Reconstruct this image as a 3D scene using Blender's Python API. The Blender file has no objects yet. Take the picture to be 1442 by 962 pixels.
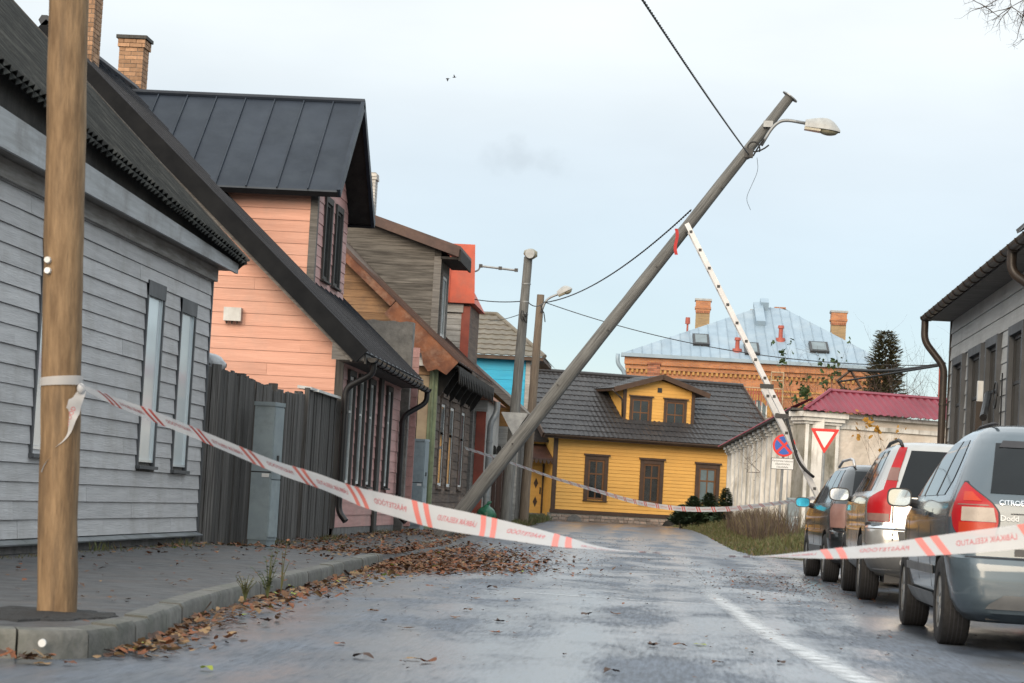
import bpy, bmesh, math, random
from mathutils import Vector, Matrix, noise
from math import radians, sin, cos, pi
random.seed(7)
scene = bpy.context.scene
C = scene.collection

# ------------------------------------------------------------------ camera
F, W, H = 3300.0, 1442.0, 962.0            # focal length in photo pixels, photo size
CAMZ = 0.85
ROLL = radians(3.2)
d0 = Vector(((960 - W/2)/F, -(718 - H/2)/F, -1)); FW = d0.normalized()      # the street runs along +Y
UP = Vector((sin(ROLL), cos(ROLL), 0)); UP.z = -(UP.x*FW.x + UP.y*FW.y)/FW.z; UP.normalize()
RT = FW.cross(UP)
cam = bpy.data.cameras.new('camera'); cam_o = bpy.data.objects.new('camera', cam); C.objects.link(cam_o)
cam.sensor_width = 36; cam.lens = F/W*36; cam.clip_start = 0.1; cam.clip_end = 3000
cam_o.matrix_world = Matrix.Translation((0, 0, CAMZ)) @ Matrix((RT, FW, UP)).to_4x4()
cam.dof.use_dof = True; cam.dof.focus_distance = 34; cam.dof.aperture_fstop = 8
scene.camera = cam_o
def ray(px, py):
    d = Vector(((px - W/2)/F, -(py - H/2)/F, -1)); return Vector((RT.dot(d), FW.dot(d), UP.dot(d)))
def P(px, py, D):                           # point on the pixel's ray D metres along the street
    r = ray(px, py); return r*(D/r.y) + Vector((0, 0, CAMZ))
def G(px, py, z=0.0):                       # point on the pixel's ray at height z
    r = ray(px, py); return r*((z - CAMZ)/r.z) + Vector((0, 0, CAMZ))
def PX(px, py, X):                          # point on the pixel's ray on the facade plane x = X
    r = ray(px, py); return r*(X/r.x) + Vector((0, 0, CAMZ))

# ------------------------------------------------------------------ light
SUN_EL, SUN_AZ = radians(25), radians(194)   # low evening light from behind the camera, azimuth clockwise from +Y
wd = bpy.data.worlds.new('World'); scene.world = wd; wd.use_nodes = True
nt = wd.node_tree; N = nt.nodes; LK = nt.links; N.clear()
sky = N.new('ShaderNodeTexSky'); sky.sky_type = 'NISHITA'; sky.sun_disc = False
sky.sun_elevation = SUN_EL; sky.sun_rotation = SUN_AZ; sky.air_density = 1.0; sky.dust_density = 0.5; sky.ozone_density = 3.6
bg = N.new('ShaderNodeBackground'); bg.inputs[1].default_value = 0.1
tc = N.new('ShaderNodeTexCoord')
mp = N.new('ShaderNodeMapping'); mp.inputs['Scale'].default_value = (1, 1, 3.5)
nz = N.new('ShaderNodeTexNoise'); nz.inputs['Scale'].default_value = 2.2; nz.inputs['Detail'].default_value = 5; nz.inputs['Roughness'].default_value = .5
sp = N.new('ShaderNodeSeparateXYZ')
mr = N.new('ShaderNodeMapRange'); mr.inputs[1].default_value = 0.03; mr.inputs[2].default_value = 0.20; mr.inputs[3].default_value = 0.34; mr.inputs[4].default_value = 0.98
ad = N.new('ShaderNodeMath'); ad.operation = 'MULTIPLY_ADD'; ad.inputs[1].default_value = 0.30
sb = N.new('ShaderNodeMath'); sb.operation = 'SUBTRACT'; sb.inputs[1].default_value = 0.15; sb.use_clamp = True
mx = N.new('ShaderNodeMix'); mx.data_type = 'RGBA'; cz = N.new('ShaderNodeMapRange'); cz.inputs[3].default_value = 1.0; cz.inputs[4].default_value = 2.0       # an overcast deck brightens towards the zenith
cv = N.new('ShaderNodeVectorMath'); cv.operation = 'SCALE'; cv.inputs[0].default_value = (6.3, 6.75, 6.95)
cn_ = N.new('ShaderNodeTexNoise'); cn_.inputs['Scale'].default_value = 5; cn_.inputs['Detail'].default_value = 6; LK.new(mp.outputs[0], cn_.inputs['Vector'])
cm = N.new('ShaderNodeMapRange'); cm.inputs[1].default_value = .3; cm.inputs[2].default_value = .7; cm.inputs[3].default_value = .93; cm.inputs[4].default_value = 1.05; LK.new(cn_.outputs[0], cm.inputs[0])
ct_ = N.new('ShaderNodeMath'); ct_.operation = 'MULTIPLY'; LK.new(sp.outputs[2], cz.inputs[0]); LK.new(cz.outputs[0], ct_.inputs[0]); LK.new(cm.outputs[0], ct_.inputs[1]); LK.new(ct_.outputs[0], cv.inputs['Scale']); LK.new(cv.outputs[0], mx.inputs[7])
LK.new(tc.outputs['Generated'], mp.inputs[0]); LK.new(mp.outputs[0], nz.inputs['Vector'])
LK.new(tc.outputs['Generated'], sp.inputs[0]); LK.new(sp.outputs[2], mr.inputs[0])
LK.new(nz.outputs[0], ad.inputs[0]); LK.new(mr.outputs[0], ad.inputs[2]); LK.new(ad.outputs[0], sb.inputs[0])
LK.new(sb.outputs[0], mx.inputs[0]); LK.new(sky.outputs[0], mx.inputs[6]); 
# one small grey cloud low over the street
cd = ray(728, 222).normalized(); gs = N.new('ShaderNodeVectorMath'); gs.operation = 'SUBTRACT'; gs.inputs[1].default_value = cd; LK.new(tc.outputs['Generated'], gs.inputs[0])
gm = N.new('ShaderNodeVectorMath'); gm.operation = 'MULTIPLY'; gm.inputs[1].default_value = (1, 1, 2.4); LK.new(gs.outputs[0], gm.inputs[0]); gl = N.new('ShaderNodeVectorMath'); gl.operation = 'LENGTH'; LK.new(gm.outputs[0], gl.inputs[0])
gn = N.new('ShaderNodeTexNoise'); gn.inputs['Scale'].default_value = 75; gn.inputs['Detail'].default_value = 5; LK.new(tc.outputs['Generated'], gn.inputs['Vector'])
ga = N.new('ShaderNodeMath'); ga.operation = 'MULTIPLY_ADD'; ga.inputs[1].default_value = .055; LK.new(gn.outputs[0], ga.inputs[0]); LK.new(gl.outputs['Value'], ga.inputs[2])
gr_ = N.new('ShaderNodeMapRange'); gr_.interpolation_type = 'SMOOTHSTEP'; gr_.inputs[1].default_value = .026; gr_.inputs[2].default_value = .050; gr_.inputs[3].default_value = .90; gr_.inputs[4].default_value = 1.0; LK.new(ga.outputs[0], gr_.inputs[0])
gf = N.new('ShaderNodeVectorMath'); gf.operation = 'SCALE'; LK.new(mx.outputs[2], gf.inputs[0]); LK.new(gr_.outputs[0], gf.inputs['Scale']); LK.new(gf.outputs[0], bg.inputs[0])
wo = N.new('ShaderNodeOutputWorld'); LK.new(bg.outputs[0], wo.inputs[0])
sl = bpy.data.lights.new('sun', 'SUN'); sl.energy = 2.7; sl.angle = radians(38); sl.color = (1.0, .81, .60)
so = bpy.data.objects.new('sun', sl); C.objects.link(so)
sd = Vector((sin(SUN_AZ)*cos(SUN_EL), cos(SUN_AZ)*cos(SUN_EL), sin(SUN_EL)))
so.rotation_euler = sd.to_track_quat('Z', 'Y').to_euler()
vs = scene.view_settings; vs.view_transform = 'Standard'; vs.look = 'None'; vs.gamma = 1; vs.exposure = 0.3; vs.use_curve_mapping = False
scene.cycles.use_denoising = True
scene.cycles.max_bounces = 6; scene.cycles.diffuse_bounces = 3; scene.cycles.glossy_bounces = 3; scene.cycles.transparent_max_bounces = 8
scene.render.film_transparent = False

# ------------------------------------------------------------------ materials
MATS = {}
def mat(name, c1, c2=None, scale=5, stretch=(1, 1, 1), rough=.7, bump=.25, bscale=None, bdist=.01, rnd=.12, metal=0, dirt=None, dscale=1.2, damt=.5, dstretch=None, lo=.35, hi=.65, rvar=.1, coat=0, spec=.5, detail=6, trans=0, see=0):
    m = bpy.data.materials.new(name); m.use_nodes = True; t = m.node_tree; n = t.nodes; l = t.links
    b = n['Principled BSDF']
    c2 = c2 or tuple(x*.75 for x in c1)
    tc = n.new('ShaderNodeTexCoord'); mp = n.new('ShaderNodeMapping'); mp.inputs['Scale'].default_value = stretch
    oi = n.new('ShaderNodeObjectInfo')
    l.new(tc.outputs['Object'], mp.inputs[0])
    sh = n.new('ShaderNodeVectorMath'); sh.operation = 'SCALE'; sh.inputs[0].default_value = (13, 7, 5)    # each piece shows its own stretch of grain
    l.new(oi.outputs['Random'], sh.inputs['Scale']); l.new(sh.outputs[0], mp.inputs['Location'])
    nz = n.new('ShaderNodeTexNoise'); nz.inputs['Scale'].default_value = scale; nz.inputs['Detail'].default_value = detail; nz.inputs['Roughness'].default_value = .62
    l.new(mp.outputs[0], nz.inputs['Vector'])
    mr = n.new('ShaderNodeMapRange'); mr.inputs[1].default_value = lo; mr.inputs[2].default_value = hi; l.new(nz.outputs[0], mr.inputs[0])
    mx = n.new('ShaderNodeMix'); mx.data_type = 'RGBA'; mx.inputs[6].default_value = (*c1, 1); mx.inputs[7].default_value = (*c2, 1)
    l.new(mr.outputs[0], mx.inputs[0]); out = mx.outputs[2]
    if dirt:
        n2 = n.new('ShaderNodeTexNoise'); n2.inputs['Scale'].default_value = dscale; n2.inputs['Detail'].default_value = 8; n2.inputs['Roughness'].default_value = .7
        if dstretch:
            dm = n.new('ShaderNodeMapping'); dm.inputs['Scale'].default_value = dstretch; l.new(tc.outputs['Object'], dm.inputs[0]); l.new(dm.outputs[0], n2.inputs['Vector'])
        else: l.new(tc.outputs['Object'], n2.inputs['Vector'])
        m2 = n.new('ShaderNodeMapRange'); m2.inputs[1].default_value = .48; m2.inputs[2].default_value = .66; m2.inputs[4].default_value = damt; l.new(n2.outputs[0], m2.inputs[0])
        x2 = n.new('ShaderNodeMix'); x2.data_type = 'RGBA'; x2.inputs[7].default_value = (*dirt, 1); l.new(out, x2.inputs[6]); l.new(m2.outputs[0], x2.inputs[0]); out = x2.outputs[2]
    if rnd:
        mv = n.new('ShaderNodeMapRange'); mv.inputs[3].default_value = 1 - rnd; mv.inputs[4].default_value = 1 + rnd; l.new(oi.outputs['Random'], mv.inputs[0])
        vm = n.new('ShaderNodeVectorMath'); vm.operation = 'SCALE'; l.new(out, vm.inputs[0]); l.new(mv.outputs[0], vm.inputs['Scale']); out = vm.outputs[0]
    l.new(out, b.inputs['Base Color'])
    b.inputs['Roughness'].default_value = rough; b.inputs['Metallic'].default_value = metal
    b.inputs['Specular IOR Level'].default_value = spec
    if coat: b.inputs['Coat Weight'].default_value = coat; b.inputs['Coat Roughness'].default_value = .08
    if rvar:
        mv = n.new('ShaderNodeMapRange'); mv.inputs[3].default_value = max(.02, rough - rvar); mv.inputs[4].default_value = min(1, rough + rvar)
        l.new(nz.outputs[0], mv.inputs[0]); l.new(mv.outputs[0], b.inputs['Roughness'])
    if bump:
        nb = n.new('ShaderNodeTexNoise'); nb.inputs['Scale'].default_value = bscale or scale*4; nb.inputs['Detail'].default_value = 4
        l.new(mp.outputs[0], nb.inputs['Vector'])
        bp = n.new('ShaderNodeBump'); bp.inputs['Strength'].default_value = bump; bp.inputs['Distance'].default_value = bdist
        l.new(nb.outputs[0], bp.inputs['Height']); l.new(bp.outputs[0], b.inputs['Normal'])
    if trans:
        tr = n.new('ShaderNodeBsdfTranslucent'); l.new(out, tr.inputs[0]); ms = n.new('ShaderNodeMixShader'); ms.inputs[0].default_value = trans
        l.new(b.outputs[0], ms.inputs[1]); l.new(tr.outputs[0], ms.inputs[2]); l.new(ms.outputs[0], n['Material Output'].inputs[0])
    if see:                                     # thin film: some of what lies behind shows through
        o_ = n['Material Output']; src = o_.inputs[0].links[0].from_socket; tp_ = n.new('ShaderNodeBsdfTransparent'); m3 = n.new('ShaderNodeMixShader'); m3.inputs[0].default_value = see; l.new(src, m3.inputs[1]); l.new(tp_.outputs[0], m3.inputs[2]); l.new(m3.outputs[0], o_.inputs[0])
    MATS[name] = m
    return m
HZ_Y = (9, .6, 9); HZ_X = (.6, 9, 9); VT = (9, 9, .5)     # grain along y, along x, upright
mat('grey_paint', (.52, .52, .53), (.42, .42, .43), scale=2.2, stretch=HZ_Y, rough=.62, bump=.5, dirt=(.33, .32, .31), dscale=1.3, damt=.55, rnd=.08)
mat('grey_trim', (.085, .09, .10), (.06, .065, .07), scale=3, rough=.55)
mat('pale_blind', (.66, .73, .76), (.58, .66, .70), scale=.8, rough=.35, bump=.05, rnd=.04, coat=1)
mat('flashing', (.20, .22, .24), (.13, .14, .15), scale=2, rough=.5, dirt=(.06, .07, .05), damt=.6)
mat('soffit', (.30, .29, .28), (.18, .165, .15), scale=3, stretch=HZ_Y, rough=.7, dirt=(.1, .09, .08), damt=.5)
mat('fascia', (.40, .42, .44), (.30, .31, .32), scale=2, stretch=HZ_Y, rough=.6, dirt=(.16, .15, .14), damt=.6)
mat('eternit', (.03, .032, .03), (.008, .009, .009), scale=3, stretch=(.5, 5, .5), rough=.85, bump=.8, dirt=(.10, .10, .09), dscale=2.5, damt=.5, spec=.25)
mat('stone_plinth', (.17, .165, .16), (.09, .09, .09), scale=6, rough=.85, bump=.6)
mat('pink_paint', (.72, .385, .285), (.62, .32, .235), scale=1.6, stretch=HZ_X, rough=.6, bump=.5, dirt=(.50, .31, .25), dscale=.8, damt=.5, rnd=.08)
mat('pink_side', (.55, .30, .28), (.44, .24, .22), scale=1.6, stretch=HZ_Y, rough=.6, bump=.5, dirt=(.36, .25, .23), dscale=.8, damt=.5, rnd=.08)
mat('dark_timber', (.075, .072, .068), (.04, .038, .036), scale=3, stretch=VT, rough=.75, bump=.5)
mat('grey_timber', (.20, .19, .18), (.10, .095, .09), scale=3, stretch=HZ_X, rough=.8, bump=.6)
mat('dark_metal_roof', (.022, .030, .045), (.014, .020, .031), scale=1.3, rough=.5, bump=.08, rnd=.05, dirt=(.034, .044, .058), damt=.5, spec=.3)
mat('verge_black', (.014, .015, .017), (.009, .010, .012), scale=3, rough=.8, bump=.1, spec=.12)
mat('black_metal', (.018, .018, .02), (.01, .01, .011), scale=4, rough=.38, bump=.1)
mat('fence_plank', (.15, .145, .14), (.022, .02, .019), scale=3.4, stretch=(16, 16, .4), rough=.85, bump=.8, rnd=.35, lo=.3, hi=.7)
mat('red_plank', (.085, .045, .035), (.045, .03, .025), scale=2.6, stretch=(14, 14, .55), rough=.85, bump=.7, rnd=.3)
mat('white_paint', (.74, .75, .74), (.62, .62, .60), scale=3, rough=.6, dirt=(.3, .29, .26), damt=.5)
mat('cabinet', (.27, .325, .35), (.22, .27, .30), scale=3, rough=.55, bump=.1, dirt=(.12, .14, .14), dscale=3, damt=.4)
mat('concrete', (.29, .28, .26), (.17, .165, .155), scale=5, rough=.9, bump=.8, dirt=(.09, .09, .085), dscale=2.5, damt=.7)
mat('kerb_stone', (.14, .138, .128), (.075, .076, .07), scale=9, rough=.75, bump=.5, dirt=(.06, .07, .05), dscale=2, damt=.6, rnd=.14)
mat('warm_plank', (.42, .25, .13), (.25, .15, .085), scale=2, stretch=HZ_X, rough=.8, bump=.6, rnd=.2, dirt=(.16, .12, .09), dscale=1, damt=.6)
mat('weathered_plank', (.17, .16, .145), (.06, .055, .05), scale=2.2, stretch=HZ_X, rough=.85, bump=.8, rnd=.25)
mat('brown_board', (.17, .12, .09), (.075, .055, .045), scale=2.2, stretch=HZ_Y, rough=.85, bump=.8, rnd=.3, dirt=(.09, .08, .075), damt=.7)
mat('rust_metal', (.26, .095, .04), (.12, .045, .025), scale=3, rough=.7, bump=.3, dirt=(.45, .33, .24), dscale=2.6, damt=.35)
mat('brown_metal', (.075, .035, .028), (.045, .024, .02), scale=3, rough=.55, dirt=(.15, .08, .05), damt=.4)
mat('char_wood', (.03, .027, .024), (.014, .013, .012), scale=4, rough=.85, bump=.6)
mat('red_metal', (.50, .085, .04), (.36, .06, .035), scale=1.6, rough=.6, dirt=(.3, .09, .06), dscale=2, damt=.5)
mat('red_trim', (.36, .085, .055), (.24, .06, .045), scale=3, rough=.7, dirt=(.2, .09, .07), damt=.4)
mat('white_board', (.46, .45, .43), (.31, .30, .28), scale=2, stretch=HZ_X, rough=.7, bump=.6, rnd=.12, dirt=(.2, .19, .18), damt=.5)
mat('green_paint', (.22, .27, .16), (.15, .18, .11), scale=4, rough=.7, dirt=(.10, .10, .07), damt=.5)
mat('cream_panel', (.48, .37, .24), (.36, .27, .18), scale=3, rough=.7, dirt=(.22, .17, .12), damt=.4)
mat('ochre_board', (.42, .22, .075), (.24, .13, .05), scale=3, stretch=HZ_X, rough=.8, bump=.5, rnd=.2, dirt=(.14, .09, .05), damt=.6, dscale=3)
mat('blue_paint', (.02, .42, .66), (.018, .35, .58), scale=1, stretch=HZ_X, rough=.6, bump=.3, rnd=.06, dirt=(.05, .30, .42), damt=.4)
mat('beige_tile', (.17, .15, .118), (.12, .105, .085), scale=4, rough=.6, bump=.2, dirt=(.13, .12, .09), damt=.5)
mat('dark_tile', (.040, .038, .040), (.024, .023, .025), scale=4, rough=.48, bump=.2, dirt=(.06, .06, .06), damt=.4)
mat('yellow_paint', (.76, .42, .10), (.66, .35, .08), scale=1.2, stretch=HZ_X, rough=.6, bump=.3, rnd=.05, dirt=(.52, .30, .08), dscale=.7, damt=.4)
mat('brown_trim', (.075, .042, .026), (.05, .03, .02), scale=3, rough=.55)
mat('brown_frame', (.16, .07, .025), (.11, .05, .02), scale=3, rough=.5)
mat('rubble', (.34, .24, .19), (.22, .2, .18), scale=14, rough=.85, bump=.5, rnd=.35)
mat('zinc_roof', (.27, .36, .44), (.22, .30, .375), scale=.9, rough=.45, bump=.08, rnd=.07, dirt=(.33, .40, .45), dscale=.5, damt=.6)
mat('maroon_metal', (.24, .035, .06), (.19, .028, .048), scale=1.2, rough=.5, bump=.1, dirt=(.16, .04, .05), damt=.4)
mat('white_plaster', (.80, .79, .76), (.70, .685, .645), scale=2.2, rough=.9, bump=.6, bdist=.02, dirt=(.26, .24, .20), dscale=1.0, damt=.8, dstretch=(3, 3, .6), lo=.4, hi=.6)
mat('bare_plaster', (.70, .62, .54), (.52, .46, .39), scale=1.8, rough=.92, bump=.9, bdist=.03, dirt=(.74, .70, .64), dscale=.9, damt=.9)
mat('stained_plaster', (.25, .235, .19), (.42, .40, .36), scale=1.6, rough=.9, bump=.7, bdist=.02, dirt=(.10, .095, .065), dscale=1.3, damt=.8, dstretch=(2, 2, .8))
mat('siding_right', (.50, .50, .485), (.42, .42, .41), scale=1.6, stretch=HZ_Y, rough=.62, bump=.3, rnd=.05, dirt=(.26, .25, .24), damt=.4)
mat('pipe_brown', (.05, .036, .026), (.03, .022, .018), scale=5, rough=.42, bump=.1)
mat('pole_new', (.27, .175, .092), (.135, .082, .04), scale=3.0, stretch=(6, 6, 1.1), rough=.75, bump=.7, bscale=9, dirt=(.085, .055, .03), dscale=1.6, damt=.75, dstretch=(11, 11, .9), rnd=0)
mat('pole_old', (.185, .188, .183), (.085, .086, .084), scale=3.5, stretch=(12, 12, .5), rough=.85, bump=.8, rnd=.1)
mat('pole_mid', (.22, .175, .13), (.12, .095, .075), scale=3.5, stretch=(12, 12, .5), rough=.85, bump=.7, rnd=.1)
mat('galv', (.32, .34, .35), (.24, .25, .26), scale=6, rough=.5, metal=.5, bump=.1)
mat('alu', (.50, .51, .53), (.42, .43, .45), scale=3, rough=.42, metal=.35, bump=.1)
mat('lamp_grey', (.42, .44, .44), (.33, .34, .34), scale=8, rough=.5, bump=.1, dirt=(.5, .5, .48), dscale=6, damt=.5)
mat('lamp_glass', (.30, .28, .20), (.22, .21, .15), scale=5, rough=.15, bump=0)
mat('rubber', (.016, .016, .017), (.009, .009, .01), scale=30, rough=.75, bump=.3)
mat('cable', (.012, .012, .013), (.008, .008, .008), rough=.6, bump=0)
mat('red_cloth', (.5, .03, .03), (.35, .02, .02), rough=.7)
mat('sign_white', (.72, .73, .73), (.66, .67, .67), scale=3, rough=.4, bump=0)
mat('sign_red', (.62, .025, .02), (.55, .02, .018), scale=3, rough=.4, bump=0)
mat('sign_blue', (.02, .10, .42), (.018, .085, .36), scale=3, rough=.4, bump=0)
mat('ink', (.03, .03, .035), (.025, .025, .03), rough=.6, bump=0)
mat('bag_green', (.02, .17, .085), (.012, .10, .055), scale=4, rough=.35, bump=.5, bscale=8, bdist=.05, dirt=(.08, .28, .18), dscale=6, damt=.5)
mat('bag_white', (.6, .62, .64), (.45, .47, .5), scale=5, rough=.4, bump=.8, bscale=14, bdist=.03)
mat('tape_white', (.66, .665, .68), (.60, .605, .62), scale=3, rough=.4, bump=.15, bdist=.004, rnd=0, trans=.35, see=.16)
mat('tape_red', (.66, .07, .045), (.58, .06, .04), scale=3, rough=.4, bump=0, rnd=0, see=.22)
mat('tape_pale', (.66, .20, .17), (.62, .17, .15), scale=3, rough=.4, bump=0, rnd=0, see=.15)
mat('tape_ink', (.50, .10, .12), (.42, .09, .11), scale=3, rough=.5, bump=0, rnd=0)
mat('glass_dark', (.012, .015, .018), (.009, .011, .013), scale=2, rough=.04, bump=0, rnd=0, rvar=.01, spec=.28)
mat('window_glass', (.03, .034, .036), (.015, .017, .018), scale=1.5, rough=.06, bump=.08, bscale=3, bdist=.02, rvar=.02, spec=.8)
mat('window_blue', (.14, .19, .21), (.09, .12, .13), scale=1.5, rough=.06, bump=.08, bscale=3, bdist=.02, rvar=.02, spec=.8)
mat('soil', (.10, .085, .065), (.055, .047, .038), scale=6, rough=.95, bump=.9, bdist=.03, dirt=(.075, .08, .04), dscale=2, damt=.7, rnd=0)
mat('brick_warm', (.42, .25, .15), (.30, .175, .10), scale=8, rough=.85, bump=.4, rnd=.3)
mat('brick_red', (.36, .14, .075), (.26, .10, .06), scale=8, rough=.85, bump=.4, rnd=.3)
mat('brick_white', (.56, .55, .52), (.44, .43, .41), scale=8, rough=.85, bump=.4, rnd=.12)
mat('mortar', (.30, .28, .25), (.2, .19, .17), scale=10, rough=.9, bump=.4)
mat('yellow_brick', (.50, .29, .10), (.38, .21, .075), scale=5, rough=.85)
mat('red_pipe', (.42, .10, .07), (.32, .08, .06), scale=4, rough=.6)

def brick_mat(name, c1, c2, cm, bw=.25, bh=.075):
    m = mat(name, c1, c2, scale=3, rough=.88, bump=.3, rnd=0); t = m.node_tree; n = t.nodes; l = t.links; b = n['Principled BSDF']
    br = n.new('ShaderNodeTexBrick'); br.inputs['Scale'].default_value = 1; br.inputs['Brick Width'].default_value = bw; br.inputs['Row Height'].default_value = bh
    br.inputs['Mortar Size'].default_value = .008; br.inputs['Color1'].default_value = (*c1, 1); br.inputs['Color2'].default_value = (*c2, 1); br.inputs['Mortar'].default_value = (*cm, 1)
    tc = n.new('ShaderNodeTexCoord'); s = n.new('ShaderNodeSeparateXYZ'); c = n.new('ShaderNodeCombineXYZ'); a = n.new('ShaderNodeMath')
    l.new(tc.outputs['Object'], s.inputs[0]); l.new(s.outputs[0], a.inputs[0]); l.new(s.outputs[1], a.inputs[1]); l.new(a.outputs[0], c.inputs[0]); l.new(s.outputs[2], c.inputs[1]); l.new(c.outputs[0], br.inputs['Vector'])
    nz = n.new('ShaderNodeTexNoise'); nz.inputs['Scale'].default_value = .7; nz.inputs['Detail'].default_value = 6; l.new(tc.outputs['Object'], nz.inputs['Vector'])
    mr = n.new('ShaderNodeMapRange'); mr.inputs[3].default_value = .6; mr.inputs[4].default_value = 1.4; l.new(nz.outputs[0], mr.inputs[0])
    vm = n.new('ShaderNodeVectorMath'); vm.operation = 'SCALE'; l.new(br.outputs[0], vm.inputs[0]); l.new(mr.outputs[0], vm.inputs['Scale']); l.new(vm.outputs[0], b.inputs['Base Color'])
brick_mat('brick_far', (.50, .20, .075), (.36, .13, .055), (.34, .26, .2))
brick_mat('brick_far_yellow', (.40, .27, .13), (.30, .20, .10), (.30, .24, .18))

def car_paint(name, c, metal=.6, rough=.28):
    m = mat(name, c, tuple(x*.85 for x in c), scale=1.5, rough=rough, bump=0, rnd=0, metal=metal, coat=1, rvar=.03, dirt=tuple(x*.6 + .03 for x in c), dscale=4, damt=.3)
car_paint('paint_blue', (.075, .105, .13), metal=.35, rough=.4); car_paint('paint_silver', (.50, .49, .47)); car_paint('paint_black', (.010, .012, .014), metal=0, rough=.25)
mat('trim_dark', (.03, .031, .033), (.022, .023, .025), scale=5, rough=.5, bump=.1)
mat('trim_grey', (.13, .135, .14), (.10, .105, .11), scale=5, rough=.45, bump=.1)
mat('chrome', (.75, .76, .78), (.7, .71, .73), rough=.2, metal=1, bump=0, rvar=.02)
mat('mirror_glass', (.70, .74, .78), (.66, .70, .74), rough=.05, metal=1, bump=0, rnd=0, rvar=.01)
mat('mirror_blue', (.06, .40, .58), (.05, .35, .52), rough=.08, metal=1, bump=0, rnd=0, rvar=.01)
mat('lens_red', (.40, .008, .012), (.32, .006, .01), rough=.35, bump=.3, bscale=60, bdist=.004, rnd=0, spec=.35)
mat('lens_orange', (.46, .045, .015), (.38, .035, .012), rough=.35, bump=.3, bscale=60, bdist=.004, rnd=0, spec=.35)
mat('lens_clear', (.42, .36, .31), (.32, .27, .23), rough=.35, bump=.4, bscale=60, bdist=.004, rnd=0, spec=.35)
mat('lens_smoke', (.24, .14, .12), (.18, .10, .09), rough=.35, bump=.4, bscale=60, bdist=.004, rnd=0, spec=.35)
mat('leaf_brown', (.19, .09, .035), (.09, .045, .02), scale=9, rough=.75, bump=.3, rnd=.4, trans=.15)
mat('leaf_tan', (.31, .20, .10), (.18, .11, .05), scale=9, rough=.75, bump=.3, rnd=.3, trans=.15)
mat('leaf_rust', (.25, .085, .03), (.14, .05, .02), scale=9, rough=.7, bump=.3, rnd=.3, trans=.15)
mat('leaf_dark', (.07, .035, .022), (.04, .022, .015), scale=9, rough=.7, bump=.3, rnd=.3)
mat('leaf_lime', (.30, .34, .05), (.22, .28, .04), scale=9, rough=.7, bump=.2, rnd=.2, trans=.2)
mat('leaf_gold', (.45, .24, .03), (.35, .16, .02), scale=9, rough=.7, bump=.2, rnd=.3, trans=.25)
mat('leaf_green', (.05, .085, .025), (.03, .055, .018), scale=6, rough=.7, bump=.2, rnd=.2, trans=.15)
mat('needle', (.06, .10, .05), (.03, .055, .03), scale=4, rough=.75, bump=.3, rnd=.2)
mat('needle_olive', (.11, .105, .045), (.06, .055, .028), scale=4, rough=.75, bump=.3, rnd=.2)
mat('grass', (.075, .10, .03), (.12, .11, .045), scale=3, rough=.8, bump=0, rnd=0, trans=.15)
mat('dry_grass', (.19, .145, .075), (.10, .085, .045), scale=3, rough=.85, bump=0, rnd=0, trans=.15)
mat('weed', (.10, .075, .055), (.075, .05, .04), scale=3, rough=.85, bump=0, rnd=0)
mat('bark', (.08, .065, .05), (.045, .036, .03), scale=8, rough=.9, bump=.6, rnd=.1)
mat('twig', (.075, .045, .036), (.045, .03, .025), scale=8, rough=.85, bump=0, rnd=.1)
mat('bird_dark', (.02, .02, .022), rough=.8)

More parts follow.
